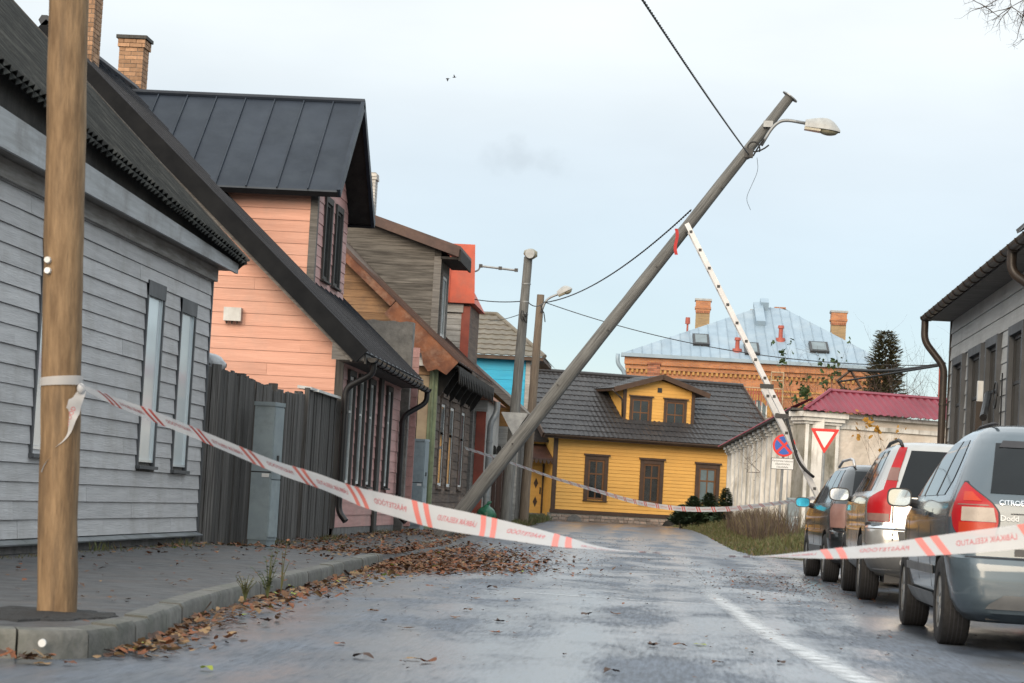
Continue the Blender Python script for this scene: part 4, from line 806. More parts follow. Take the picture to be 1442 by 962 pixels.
while v < zb-.08:                              # fieldstone plinth
    u = -.05 + random.random()*.2
    while u < 6:
        w = random.uniform(.16, .34); m = MB(); e = random.uniform(.02, .05); h = random.uniform(.075, .095)
        fy.box(m, u, u+w-.025, v, v+h, .0, .02+e); m.build('stone', 'rubble', pl); u += w
    v += .105
for u in (.95, 4.9):
    m = MB(); fy.poly(m, [(u + .32*cos(a), .1 + .34*sin(a)) for a in [pi*k/10 for k in range(11)]], .0, .09); m.build('vent_opening', 'char_wood' if u > 2 else 'stone_plinth', pl)
RUN = 3.75; rise = 2.55
vv = -fy.n*RUN + Vector((0, 0, rise)); fyr = Fr(fy.pt(0, ze-.02, .42), fy.u, vv); SLy = vv.length
tiles(fyr, [(-.6, 0), (LEN+.35, 0), (LEN+.35, SLy), (-.6, SLy)], .2, .36, .028, .026).build('roof_tiles', 'dark_tile', yh, smooth=radians(40), fix=False)
m = MB(); fyr.box(m, -.6, LEN+.35, 0, SLy, -.12, -.02); m.build('roof_deck', 'brown_trim', yh)
m = MB(); q = fyr.pt(0, SLy, 0); fyb = Fr(q, -fy.u, -fy.n*RUN - Vector((0, 0, rise))); fyb.box(m, -LEN-.35, .6, 0, SLy, -.1, 0); m.build('roof_back', 'dark_tile', yh)
m = MB(); m.tube([fyr.pt(-.62, SLy, .03), fyr.pt(LEN+.37, SLy, .03)], .09, 8); m.build('ridge_cap', 'dark_tile', yh)
m = MB(); fy.box(m, -.6, LEN+.35, ze-.16, ze-.02, .36, .44); m.build('eave_board', 'brown_trim', yh)
gutter(yh, fy.pt(-.6, ze-.04, .50), fy.pt(LEN+.3, ze-.08, .50), .06, 'pipe_brown', hang=1.2)
for u in (-.66, LEN+.35): m = MB(); fyr.box(m, u, u+.06, -.02, SLy+.02, -.15, .06); m.build('verge_board', 'brown_trim', yh)
# dormer
fd = Fr(fy.pt(0, 0, -.75), fy.u)
ua, ub = fd.hit(877, 575)[0], fd.hit(977, 580)[0]; vb = fd.hit(925, 603)[1]; vt = fd.hit(880, 546)[1]; um = (ua+ub)/2; va = fd.hit(928, 533)[1]
m = MB(); fd.poly(m, [(ua, vb-.5), (ub, vb-.5), (ub, vt), (um, va-.05), (ua, vt)], -3.2, 0); m.build('dormer_wall', 'yellow_paint', yh)
dws = []
for (a, b, t, u) in [(886, 917, 559, 601), (934, 966, 563, 604)]:
    q = fd.hit(a, (t+u)/2); r = fd.hit(b, (t+u)/2); dws.append((q[0], r[0], fd.hit((a+b)/2, u)[1], fd.hit((a+b)/2, t)[1]))
boards(yh, fd, [(ua+.1, vb), (ub-.1, vb), (ub-.1, vt), (um, va-.08), (ua+.1, vt)], .12, 'yellow_paint', [(w[0]+.05, w[1]-.05, w[2], w[3]) for w in dws], t=.016, lap=.01)
for w in dws: window(yh, fd, *w, cas=.10, ct=.05, casing='brown_trim', frame='brown_frame', glass='window_glass', fw=.055, cols=2, rows=(.5,), head=.05)
for u in (ua-.02, ub-.13): m = MB(); fd.box(m, u, u+.14, vb-.05, vt, 0, .05); m.build('dormer_corner_board', 'brown_trim', yh)
m = MB(); fd.box(m, um-.09, um+.09, va-.55, va-.37, .02, .04); m.build('vent', 'trim_dark', yh)
for sg in (-1, 1):
    dv = (va - vt)/(um - ua); half = um - ua + .5; v_ = fd.u*(-sg*half) + Vector((0, 0, half*dv)); O = fd.pt(um + sg*half, va + .1 - half*dv, .32)
    uu = -fd.n if sg > 0 else fd.n; f3 = Fr(O, uu, v_); a, b = (0, 3.9) if sg > 0 else (-3.9, 0)
    m = tiles(f3, [(a, 0), (b, 0), (b, v_.length), (a, v_.length)], .2, .36, .02, .02); m.build('dormer_roof_tiles', 'dark_tile', yh, smooth=radians(40), fix=False)
    m = MB(); f3.box(m, a, b, 0, v_.length, -.1, -.015); m.build('dormer_roof_deck', 'brown_trim', yh)
    e = (-.02, .04) if sg > 0 else (-.04, .02); m = MB(); f3.box(m, *e, -.03, v_.length, -.14, .05); m.build('dormer_verge_board', 'brown_trim', yh)
m = MB(); q0, q1 = fd.pt(ua-.55, vt-.12, .2), fd.pt(ua-.03, vb+.35, .05); m.tube(pipe_pts([q0, fd.pt(ua-.08, vt-.45, .1), q1], .1), .035, 8); m.build('dormer_downpipe', 'pipe_brown', yh, smooth=True)
# lower porch wing on the left with the door
fp = Fr(fy.pt(0, 0, -.9), fy.u); u0 = fp.hit(742, 690)[0]
m = MB(); fp.box(m, u0-1.2, -.01, .1, 3.15, -4, 0); m.build('porch_wall', 'yellow_paint', yh)
boards(yh, fp, [(u0-1.2, zb), (-.05, zb), (-.05, 3.15), (u0-1.2, 3.15)], .135, 'yellow_paint', [(fp.hit(743, 690)[0], fp.hit(766, 690)[0], .3, 2.25)], t=.016, lap=.01)
da, db = fp.hit(744, 690)[0], fp.hit(762, 690)[0]; dt = 2.2
m = MB(); fp.box(m, da, db, .42, dt, .0, .03); do = m.build('door', 'yellow_paint', yh)
for vc in (.85, 1.55): m = MB(); uc = (da+db)/2+.02; fp.poly(m, [(uc, vc-.2), (uc+.09, vc), (uc, vc+.2), (uc-.09, vc)], .03, .04); m.build('diamond_inlay', 'brown_trim', do)
m = MB(); fp.box(m, db-.08, db-.04, 1.15, 1.4, .03, .07); m.build('handle', 'trim_dark', do)
m = MB(); fp.box(m, db, db+.12, .4, dt+.1, 0, .06); m.build('door_casing', 'brown_trim', yh); m = MB(); fp.box(m, da-.5, db+.12, .3, .42, 0, .35); m.build('door_step', 'concrete', yh)
m = MB(); ca, cb, cv = da-.5, db+.45, 2.45; m.hexa([fp.pt(ca, cv, 0), fp.pt(cb, cv, 0), fp.pt(cb, cv, .9), fp.pt(ca, cv, .9), fp.pt(ca, cv+.6, 0), fp.pt(cb-.25, cv+.6, 0), fp.pt(cb, cv+.04, .9), fp.pt(ca, cv+.04, .9)]); m.build('awning', 'brown_metal', yh)
u = ca
while u < cb - .05: m = MB(); fp.poly(m, [(u, cv), (u+.16, cv), (u+.13, cv-.12), (u+.08, cv-.17), (u+.03, cv-.12)], .88, .91); m.build('scallop', 'brown_trim', yh); u += .165
m = MB(); m.prism([fp.pt(u0-1.4, 3.1, .35), fp.pt(0, 3.1, .35), fp.pt(0, 4.6, -1.6), fp.pt(u0-1.4, 4.6, -1.6)], (0, 0, .08)); m.build('porch_roof', 'dark_tile', yh)
c = fyr.pt(fy.hit(958, 540)[0] + .35, SLy, 0); chimney('chimney', 'short sooty red and white brick chimney on the dark tiled ridge', (c.x, c.y + .3), .5, .5, 5.4, P(958, 512, c.y).z, 'brick_red', corbel=1, cap=None)

# ------------------------------------------------------------------ red brick building far behind
D = 135.0
a, b = P(876, 500, D), P(1262, 524, D); b.y = D + .8; b = P(1262, 524, b.y); ang = math.atan2(b.y-a.y, b.x-a.x)
bb = thing('brick_building', 'large red brick building with blue grey seamed metal hip roof', 'building', ((a.x+b.x)/2, D, .2), ang)
fr = Fr((a.x, a.y, 0), (cos(ang), sin(ang), 0)); Lb = math.hypot(b.x-a.x, b.y-a.y); ze = a.z
m = MB(); fr.box(m, .3, Lb-.3, 0, ze-.1, -2.5, 0); m.build('wall', 'brick_far', bb)
m = MB(); fr.box(m, .15, Lb-.15, ze-.5, ze-.08, 0, .28); fr.box(m, .2, Lb-.2, ze-.75, ze-.5, 0, .15); m.build('cornice', 'brick_far', bb)
u = .3; k = 0
while u < Lb-.4: m = MB(); fr.box(m, u, u+.13, ze-.95, ze-.76, 0, .14); m.build('dentil', 'yellow_brick', bb); u += .27
for v in (ze-1.65, ze-1.95, ze-2.9): m = MB(); fr.box(m, .28, Lb-.28, v, v+.1, 0, .06); m.build('string_course', 'yellow_brick', bb)
m = MB(); fr.box(m, -.05, Lb+.05, ze-.08, ze+.12, -.3, .5); m.build('eave_gutter', 'zinc_roof', bb)
ap0, ap1 = fr.hit(1066, 440), fr.hit(1098, 442); dep = 8.0; zt = P(1080, 437, D+2+dep).z
v_ = -fr.n*dep + Vector((0, 0, zt - ze - .1)); frf = Fr(fr.pt(0, ze+.1, .4), fr.u, v_); SLb = v_.length
q0 = P(1066, 438, D+2+dep) - frf.O; q1 = P(1100, 440, D+2+dep) - frf.O; t0, t1 = q0.dot(fr.u), q1.dot(fr.u)
seam_roof(bb, frf, 0, Lb, lambda u: 0, lambda u: SLb*min(1, max(0, u/t0), max(0, (Lb-u)/(Lb-t1))), .56, 'zinc_roof', rib=.05)
for (p, q, s_) in ((0, t0, -1), (Lb, t1, 1)):
    m = MB(); e = fr.pt(p, ze+.1, .4); t_ = frf.pt(q, SLb, 0); bk = Vector((-s_*3.5, 12, 0))
    m.add([e, t_, t_ + bk*.6, e + bk], [(0, 1, 2, 3)]); m.build('roof_side', 'zinc_roof', bb)
m = MB(); frf.box(m, t0-.4, t0+.15, SLb-3.2, SLb+.05, .0, .3); m.build('ridge_box', 'zinc_roof', bb); m = MB(); frf.box(m, t0+.0, t0+.5, SLb-.5, SLb+.25, -.5, .5); m.build('ridge_box', 'zinc_roof', bb)
for (x0, x1, y0, y1) in ((976, 998, 475, 487), (1049, 1068, 487, 500), (1141, 1165, 486, 497)):
    p, q = frf.hit(x0, y1), frf.hit(x1, y0); m = MB(); frf.box(m, p[0], q[0], p[1], q[1]+.1, .0, .16); s_ = m.build('skylight', 'trim_dark', bb); m = MB(); frf.box(m, p[0]+.14, q[0]-.14, p[1]+.18, q[1]-.06, .16, .175); m.build('pane', 'window_blue', s_)
for (x, y0, y1) in ((1038, 476, 494), (1099, 459, 479)):
    p = frf.hit(x, y1); o = frf.pt(p[0], p[1], 0); h = (y1-y0)*D/F*1.05; m = MB(); m.tube([o - Vector((0, 0, .3)), o + Vector((0, 0, .12)), o + Vector((0, 0, .13)), o + Vector((0, 0, h-.18)), o + Vector((0, 0, h-.17)), o + Vector((0, 0, h))], [.32, .28, .13, .13, .2, .17], 10); m.build('vent_pipe', 'red_pipe', bb, smooth=radians(40))
p = frf.hit(968, 464); o = frf.pt(p[0], p[1], -.2); m = MB(); m.tube([o, o + Vector((0, 0, .5)), o + Vector((0, 0, .52)), o + Vector((0, 0, .9))], [.06, .06, .16, .14], 10); m.build('vent_pipe', 'red_pipe', bb)
p = P(1098, 442, D+10); m = MB(); m.box(p.x-.35, p.x+.35, p.y-.3, p.y+.3, p.z-.5, P(1098, 433, D+10).z); m.build('small_stack', 'brick_far', bb)
m = MB(); m.box(P(1078, 0, D+9.6).x, P(1092, 0, D+9.6).x, D+9.4, D+9.9, P(1085, 452, D+9.6).z, P(1085, 437, D+9.6).z); m.build('roof_unit', 'galv', bb)
for (x0, x1, y0, y1, lab) in ((977, 1002, 421, 468, 'broad tan brick chimney on the left of the zinc roof'), (1168, 1194, 438, 492, 'broad tan brick chimney with red top on the right of the zinc roof')):
    p, q = P(x0, y1, D+7), P(x1, y0, D+7); ct = thing('chimney', lab, 'chimney', ((p.x+q.x)/2, D+7.6, p.z-1.2)); h = q.z - ct.location.z; w = (q.x-p.x)/2
    m = MB(); m.box(-w+.06, w-.06, -.5, .5, 0, h-.75); m.build('shaft', 'brick_far_yellow', ct, local=True)
    for (e, z0, z1) in ((-.02, h-.75, h-.62), (.03, h-.62, h-.5), (-.01, h-.5, h-.12)): m = MB(); m.box(-w-e+.02, w+e-.02, -.56-e, .56+e, z0, z1); m.build('corbel', 'brick_far', ct, local=True)
    m = MB(); m.box(-w-.03, w+.03, -.6, .6, h-.12, h); m.build('cap', 'galv', ct, local=True)
    for k in range(8): m = MB(); x = -w + .05 + (2*w-.1)*k/8; m.box(x, x+.08, -.58, -.5, h-.88, h-.752); m.build('dentil', 'brick_red', ct, local=True)
# arched window with balcony frame
w0, w1, wv0, wv1 = fr.hit(1048, 585)[0], fr.hit(1082, 585)[0], fr.hit(1065, 588)[1], fr.hit(1065, 561)[1]; wc, wr = (w0+w1)/2, (w1-w0)/2
arc = lambda r, k=12: [(wc + r*cos(pi*i/k), wv1 - .75 + .75*r/wr*sin(pi*i/k)) for i in range(k+1)]
m = MB(); fr.poly(m, [(wc - wr*1.25, wv0)] + arc(wr*1.25)[::-1] + [(wc + wr*1.25, wv0)], .02, .1); wo_ = m.build('arched_surround', 'yellow_brick', bb)
m = MB(); fr.poly(m, [(wc - wr*.85, wv0)] + arc(wr*.85)[::-1] + [(wc + wr*.85, wv0)], .101, .12); m.build('pane', 'window_blue', wo_)
for k in range(5): m = MB(); u = wc - wr*.8 + wr*1.6*k/4; fr.box(m, u-.03, u+.03, wv0, wv1-.2, .121, .15); m.build('glazing_bar', 'white_paint', wo_)
m = MB(); fr.box(m, wc-1.5, wc+1.2, wv0-.5, wv0, .1, .8); m.build('balcony_slab', 'concrete', bb)
k0, k1 = fr.hit(1045, 540)[0], fr.hit(1101, 540)[0]; kt, km, kb = fr.hit(1100, 526)[1], fr.hit(1075, 548)[1], fr.hit(1100, 585)[1]
sc = thing('metal_canopy_frame', 'thin pale metal frame with railing bars over arched window of brick building', 'frame', fr.pt((k0+k1)/2, 0.2, 1))
for (q0, q1) in (((k1, kb), (k1, kt)), ((k1-.7, km), (k1-.7, kt)), ((k1-.7, kt), (k1, kt)), ((k0, km), (k1, km)), ((k1-.7, (km+kt)/2), (k1, (km+kt)/2))): m = MB(); m.tube([fr.pt(*q0, .9), fr.pt(*q1, .9)], .04, 6); m.build('rail', 'cream_panel', sc)
n = 16
for k in range(n): m = MB(); u = k0 + (k1-k0)*k/(n-1); m.tube([fr.pt(u, km, .9), fr.pt(u, km-.7 - .3*(k % 2), .9)], .028, 5); m.build('baluster', 'red_pipe', sc)
m = MB(); m.tube(pipe_pts([fr.pt(-.25, ze+.05, .2), fr.pt(-.25, ze-.5, .2), fr.pt(.2, ze-1.0, .1), fr.pt(.2, .5, .1)], .25), .12, 10); m.build('downpipe', 'zinc_roof', bb, smooth=True)
m = MB(); m.tube(pipe_pts([fr.pt(Lb+.25, ze+.05, .2), fr.pt(Lb+.25, ze-.5, .2), fr.pt(Lb-.2, ze-1.0, .1), fr.pt(Lb-.2, .5, .1)], .25), .12, 10); m.build('downpipe', 'zinc_roof', bb, smooth=True)

# ------------------------------------------------------------------ white plastered wall with pilasters
cn = Vector((3.24, 64, 0)); fa = Vector((1.72, 86.5, 0))
ww = thing('plastered_wall', 'tall flaking white plaster wall with pilasters and maroon metal coping', 'wall', (cn.x, cn.y, .3))
fl = Fr(fa, cn - fa); LW = (cn-fa).length
tz = lambda u: 3.22 + (3.72 - 3.22)*u/LW
m = MB(); fl.poly(m, [(-1, 0), (LW, 0), (LW, tz(LW)), (-1, tz(0))], -.5, 0); m.build('wall_body', 'white_plaster', ww)
np_ = 15
for k in range(np_):
    u = LW - .75 - k*1.52
    if u < 0: break
    m = MB(); fl.box(m, u-.34, u, .0, tz(u)-.28, .0, .16); po_ = m.build('pilaster', 'white_plaster', ww)
    for (e, z0, z1) in ((.05, .28, .20), (.10, .20, .10), (.15, .10, .0)): m = MB(); fl.box(m, u-.34-e, u+e, tz(u)-z0, tz(u)-z1-.002, -.02, .16+e); m.build('capital', 'white_plaster', po_)
m = MB(); fl.poly(m, [(-1, tz(0)+.002), (LW+.1, tz(LW)+.002), (LW+.1, tz(LW)+.06), (-1, tz(0)+.06)], -.5, .42); m.build('coping', 'dark_timber', ww)
m = MB(); fc = Fr(fl.pt(0, tz(0)+.06, .44), (fl.pt(LW, tz(LW), 0)-fl.pt(0, tz(0), 0)), -fl.n*.6 + Vector((0, 0, .3)))
corrugated(fc, -1, LW+.1, 0, .65, .18, .02, per=4).build('coping_sheet', 'maroon_metal', ww, fix=False)
en = Vector((8.2, 66.6, 0)); fr_ = Fr(cn + Vector((-.03, -.1, 0)), en - cn); LR = (en-cn).length; hz = 3.72
m = MB(); fr_.box(m, 1.1, LR, 0, hz-.02, -.5, -.12); m.build('wall_body', 'bare_plaster', ww)
m = MB(); fr_.box(m, 1.12, LR, hz-.42, hz-.3, -.12, -.06); m.build('moulding', 'white_plaster', ww)
m = MB(); fr_.box(m, 1.12, LR, hz-.12, hz-.02, -.12, .03); m.build('moulding', 'white_plaster', ww)
m = MB(); fr_.box(m, .0, 1.1, 0, hz-.35, -.6, 0); pr = m.build('corner_pier', 'stained_plaster', ww)
for (e, z0, z1) in ((.04, .35, .27), (.10, .27, .16), (.17, .16, .02)): m = MB(); fr_.box(m, -e, 1.1+e, hz-z0, hz-z1-.002, -.6, e); m.build('capital', 'white_plaster', pr)
for u in (.02, .98): m = MB(); fr_.box(m, u, u+.10, .1, hz-.36, 0, .02); m.build('pier_edge', 'white_plaster', pr)
p0 = fr_.hit(1178, 551); vr = -fr_.n*.95 + Vector((0, 0, .62)); frr = Fr(fr_.pt(0, hz, .28), fr_.u, vr); sv = vr.length
rows = []; per = .23; n = int((LR+.2)/per*4)
for j in (0, 1):
    row = []
    for i in range(n+1):
        u = -.2 + (LR+.2)*i/n; lo = 0; hi = sv*min(1, max(.02, (u+.2)/1.35)); h = .03 if i % 4 in (1, 2) else 0
        row.append(frr.pt(u, lo if j == 0 else hi, h))
    rows.append(row)
m = MB(); m.grid(rows); m.grid([[p - frr.n*.01 for p in r] for r in rows], flip=True); m.build('metal_roof', 'maroon_metal', ww, fix=False)
m = MB(); m.tube([frr.pt(-.2, .02, .03), frr.pt(1.15, sv, .05)], .05, 6); m.build('hip_cap', 'maroon_metal', ww)
m = MB(); frr.box(m, 1.1, LR, sv-.05, sv+.06, .0, .05); m.build('ridge_cap', 'maroon_metal', ww)

# ------------------------------------------------------------------ house on the right
gr = thing('pale_house', 'pale grey wide boarded house with dark gutter above the parked cars', 'house', (4.64, 34, .1))
XR = 4.64; YF = 42.0; fh = Fr((XR, YF, 0), (0, -1, 0)); ez = 4.48
m = MB(); m.box(XR, XR+6, 22, YF, .05, ez); m.build('wall', 'siding_right', gr)
rw = []
for (x0, x1, y) in ((1350, 1364, 485), (1373, 1391, 469), (1398, 1415, 453), (1431, 1452, 433)):
    p, q = fh.hit(x0, y), fh.hit(x1, y); rw.append((p[0], q[0], 1.35, max(p[1], q[1]) - .02))
zt = min(w[3] for w in rw); rw = [(a, b, c_, 3.72) for a, b, c_, d in rw]
boards(gr, fh, [(.06, .4), (19.9, .4), (19.9, ez-.02), (.06, ez-.02)], .245, 'siding_right', rw, t=.018, lap=.016, gap=.006)
for w in rw: window(gr, fh, *w, cas=.13, ct=.10, casing='grey_trim', frame='trim_dark', glass='window_glass', fw=.06, rows=(.7,))
m = MB(); fh.box(m, -.03, .05, .1, ez, -.05, .05); m.build('corner_board', 'pipe_brown', gr)
m = MB(); m.box(4.25, XR, 22, YF+.02, ez-.03, ez+.01); m.build('soffit', 'grey_timber', gr)
sv = Vector((3.6, 0, 2.1)); f5 = Fr((4.18, 0, ez+.10), (0, -1, 0), sv)
m = MB(); f5.box(m, -YF-.05, -22, 0, 5, -.1, 0); m.build('roof', 'eternit', gr); m = MB(); m.box(4.20, 4.25, 22, YF+.03, ez-.04, ez+.12); m.build('fascia', 'grey_timber', gr)
m = MB(); f5.box(m, -YF-.08, -YF-.045, -.02, 5, -.14, .03); m.build('verge_board', 'grey_timber', gr)
gutter(gr, (4.14, YF+.1, ez+.03), (4.12, 22, ez+.06), .08, 'pipe_brown', hang=.7)
downpipe(gr, [(4.14, YF-.05, ez-.02), (4.14, YF-.05, ez-.4), (4.50, YF-.12, ez-.85), (4.50, YF-.12, .3)], .065, 'pipe_brown')
q = PX(1425, 385, 4.14); downpipe(gr, [(4.13, q.y, ez-.02), (4.13, q.y, ez-.3), (4.55, q.y-.3, ez-.62), (4.55, q.y-.3, .3)], .065, 'pipe_brown')
m = MB(); m.hexa([(4.12, q.y-.5, ez+.15), (4.1, q.y-1.6, ez+.15), (4.6, q.y-1.6, ez+.45), (4.6, q.y-.5, ez+.45), (4.1, q.y-.5, ez+.2), (4.1, q.y-1.6, ez+.2), (4.6, q.y-1.6, ez+.5), (4.6, q.y-.5, ez+.5)]); m.build('snow_guard', 'galv', gr)
fb_ = thing('flag_holder', 'dark wrought iron flag bracket with curls fixed between the windows', 'bracket', (XR-.05, fh.pt(*fh.hit(1410, 580)).y, fh.hit(1410, 580)[1]))
w1_ = fh.hit(1403, 556); w2_ = fh.hit(1419, 590); m = MB(); m.tube([fh.pt(*w1_, .12), fh.pt(*w2_, .35)], .055, 8); m.build('socket_arm', 'black_metal', fb_)
m = MB(); ce = fh.hit(1416, 560); m.tube([fh.pt(ce[0] + .25*cos(a)*(1-a/14), ce[1] + .25*sin(a)*(1-a/14), .15) for a in [k*.35 for k in range(26)]], .012, 6); m.build('curl', 'black_metal', fb_, smooth=True)
m = MB(); h_ = fh.hit(1422, 560); m.tube([fh.pt(h_[0], h_[1]-.5, .12), fh.pt(h_[0], h_[1]+.35, .12)], .012, 6); m.build('stem', 'black_metal', fb_)
bx = thing('wall_lamp_box', 'small pale and dark oblong box mounted on grey siding between two windows', 'box', fh.pt(*fh.hit(1389, 560), .05)); u_, v_ = fh.hit(1388, 575)
m = MB(); fh.box(m, u_-.08, u_+.08, v_-.35, v_+.1, .03, .16); m.build('body', 'pipe_brown', bx); m = MB(); fh.box(m, u_-.06, u_+.06, v_+.1, v_+.42, .03, .14); m.build('lens', 'white_paint', bx)

# ------------------------------------------------------------------ poles
def pole(name, label, pts, rs, material, cat='utility pole', wob=.012):
    t = thing(name, label, cat, pts[0]); P0, P1 = Vector(pts[0]), Vector(pts[1]); n = 26; m = MB()
    k = [P0.lerp(P1, i/n) + Vector((wob*noise.noise((i*.35, 1, 0)), wob*noise.noise((i*.35, 7, 0)), 0)) for i in range(n+1)]
    m.tube(k, [rs[0] + (rs[1]-rs[0])*i/n + .004*noise.noise((i*.9, 3, 3)) for i in range(n+1)], 20)
    # the grain runs along the shaft: build it upright and let the object lean
    d = (P1-P0); q = Vector((0, 0, 1)).rotation_difference(d.normalized()); inv = q.inverted()
    for v in m.v: v.xyz = inv @ (v - P0)
    t.rotation_mode = 'XYZ'; o = m.build('shaft', material, None, smooth=radians(50)); o.parent = t; o.rotation_mode = 'QUATERNION'; o.rotation_quaternion = q
    return t
zb_ = zp(12.2)
b_ = G(80, 866, zb_); tp_ = P(98, -60, b_.y); np1 = pole('wooden_pole', 'smooth new tan wooden pole standing at the kerb corner', [(b_.x, b_.y, zb_-.05), tuple(tp_)], (.103, .104), 'pole_new', wob=.008)
m = MB(); ring = []
for k in range(40):
    a = 2*pi*k/40; r_ = (.34 + .10*noise.noise((cos(a)*1.5, sin(a)*1.5, 3)) + .05*noise.noise((cos(a)*5, sin(a)*5, 1)))*(1.35 if cos(a) < 0 else .92); ring.append((b_.x + cos(a)*r_, b_.y + sin(a)*r_*1.5, a, r_))
m.grid([[(b_.x + (x-b_.x)*t, b_.y + (y-b_.y)*t, zb_ + .028 - .022*t + .012*noise.noise((x*6*t, y*6*t, 0)) - (.03 if t == 1 else 0)) for (x, y, a, r_) in ring + ring[:1]] for t in (.15, .4, .6, .8, .93, 1)])
m.build('fresh_fill', 'fresh_asphalt', np1)
for py in (366, 381): p = P(67, py, b_.y-.10); m = MB(); m.tube([p + Vector((0, .02, 0)), p - Vector((0, .012, 0))], [.02, .016], 10); m.build('reflector_stud', 'sign_white', np1)

LPB, LPT = P(628, 748, 45), P(1112, 137, 45); LPB.z = zp(45) - .1; LPB = P(628, 748, 45) + (P(628, 748, 45) - LPT).normalized()*.3
lp = pole('leaning_pole', 'thick grey wooden lamp pole leaning steeply across the street', [tuple(LPB), tuple(LPT)], (.152, .096), 'pole_old')
d = (LPT-LPB).normalized(); m = MB(); m.tube([LPT, LPT + d*.02], .17, 14); m.build('cap', 'galv', lp)
for t in (.22, .35, .48, .62, .7, .8, .88): p = LPB.lerp(LPT, t); s_ = d.cross(Vector((0, 1, 0))); m = MB(); r_ = .152 - .056*t; q = p + Vector((0, -r_+.01, 0)) + s_*random.uniform(-.06, .06); m.tube([q, q - Vector((0, .025, 0))], .018, 8); m.build('bolt', 'trim_dark', lp)
m = MB(); arm = pipe_pts([P(1072, 205, 44.8), P(1088, 178, 44.8), P(1103, 168, 44.8), P(1136, 174, 44.8)], .25, 6); m.tube(arm, .032, 10); m.build('lamp_arm', 'galv', lp, smooth=True)
m = MB(); q = P(1084, 175, 44.85); m.box(q.x-.12, q.x+.06, q.y-.04, q.y+.1, q.z-.06, q.z+.06); m.build('arm_clamp', 'galv', lp)
def lamp_head(root, a, b, h=.30, w=.30):
    a, b = Vector(a), Vector(b); d = (b-a).normalized(); up = Vector((0, 1, 0)).cross(d); up = up if up.z > 0 else -up; L = (b-a).length; rows = []
    for i in range(15):
        t = i/14; hh = h*(.62 + .38*sin(min(1, t*1.6)*pi/2))*(1 - max(0, t-.55)**2*4.2)*.75; ww_ = w*.5*(.55 + .45*sin(min(1, t*1.4)*pi/2))*(1 - max(0, t-.7)**2*7)
        rows.append([a + d*(L*t) + Vector((0, 1, 0))*(cos(pi*k/10)*ww_) + up*(sin(pi*k/10)*max(.03, hh)) for k in range(11)])
    m = MB(); m.grid(rows); m.add(rows[0], [tuple(range(11))]); m.add(rows[-1], [tuple(range(11))]); ho = m.build('lamp_housing', 'lamp_grey', root, smooth=radians(50))
    rows2 = []
    for i in range(9):
        t = .36 + .6*i/8; r_ = sin(pi*i/8)**.5 if 0 < i < 8 else .05
        rows2.append([a + d*(L*t) + Vector((0, 1, 0))*(cos(pi + pi*k/10)*w*.42*r_) + up*(sin(pi + pi*k/10)*.09*r_ - .004) for k in range(11)])
    m = MB(); m.grid(rows2); m.build('lamp_bowl', 'lamp_glass', ho, smooth=True)
    m = MB(); m.hexa([a - up*.05 + Vector((0, .09, 0)), a + d*L*.45 - up*.05 + Vector((0, .13, 0)), a + d*L*.45 - up*.05 - Vector((0, .13, 0)), a - up*.05 - Vector((0, .09, 0)), a + Vector((0, .09, 0)), a + d*L*.45 + Vector((0, .13, 0)), a + d*L*.45 - Vector((0, .13, 0)), a - Vector((0, .09, 0))]); m.build('gear_tray', 'lamp_glass', ho)
    return ho
lamp_head(lp, P(1133, 179, 44.8), P(1183, 187, 44.8), .32, .34)
def cable(label, pts, r=.012, sag=.0, twist=0, name='overhead_cable', cat='cable', n=40, group=None):
    pts = [Vector(p) for p in pts]; out = []
    if len(pts) == 2:
        for i in range(n+1): t = i/n; out.append(pts[0].lerp(pts[1], t) - Vector((0, 0, sag*4*t*(1-t))))
    else: out = pipe_pts(pts, .5, 6)
    m = MB()
    if twist:
        L = (pts[-1]-pts[0]).length; d = (pts[-1]-pts[0]).normalized(); a = d.cross(Vector((0, 0, 1))).normalized(); b = a.cross(d); N_ = int(L/twist*7)
        for ph in (0, pi):
            q = []
            for i in range(N_+1): t = i/N_; c_ = pts[0].lerp(pts[1], t) - Vector((0, 0, sag*4*t*(1-t))); w = 2*pi*t*L/twist + ph; q.append(c_ + a*(cos(w)*r*.8) + b*(sin(w)*r*.8))
            m.tube(q, r, 5)
    else: m.tube(out, r, 6)
    return tag(m.build(name, 'cable', smooth=True), label, cat, group)
cable('black twisted cable rising from the leaning pole over the road', [P(1054, 217, 44.8), P(900, -8, 22)], .009, .03, twist=.40)
m = MB(); q = P(1056, 214, 44.78)
m.tube([q + Vector((.18*cos(a*.9) + .04*a, -.05, .14*sin(a) + .03*a)) for a in [k*.4 for k in range(16)]], .016, 6); m.build('cable_loop', 'cable', lp, smooth=True)
m = MB(); m.tube([P(1052, 224, 44.7), P(1061, 219, 44.7), P(1068, 207, 44.7), P(1076, 196, 44.7)], .018, 6); m.build('cable_tail', 'cable', lp); m = MB(); m.box(q.x-.1, q.x+.06, q.y-.1, q.y, q.z-.12, q.z+.05); m.build('cable_clamp', 'trim_dark', lp)
m = MB(); m.tube(pipe_pts([P(1066, 222, 44.8), P(1068, 240, 44.8), P(1058, 262, 44.8), P(1050, 280, 44.8), P(1057, 296, 44.8)], .2), .004, 4); m.build('loose_wire', 'cable', lp)

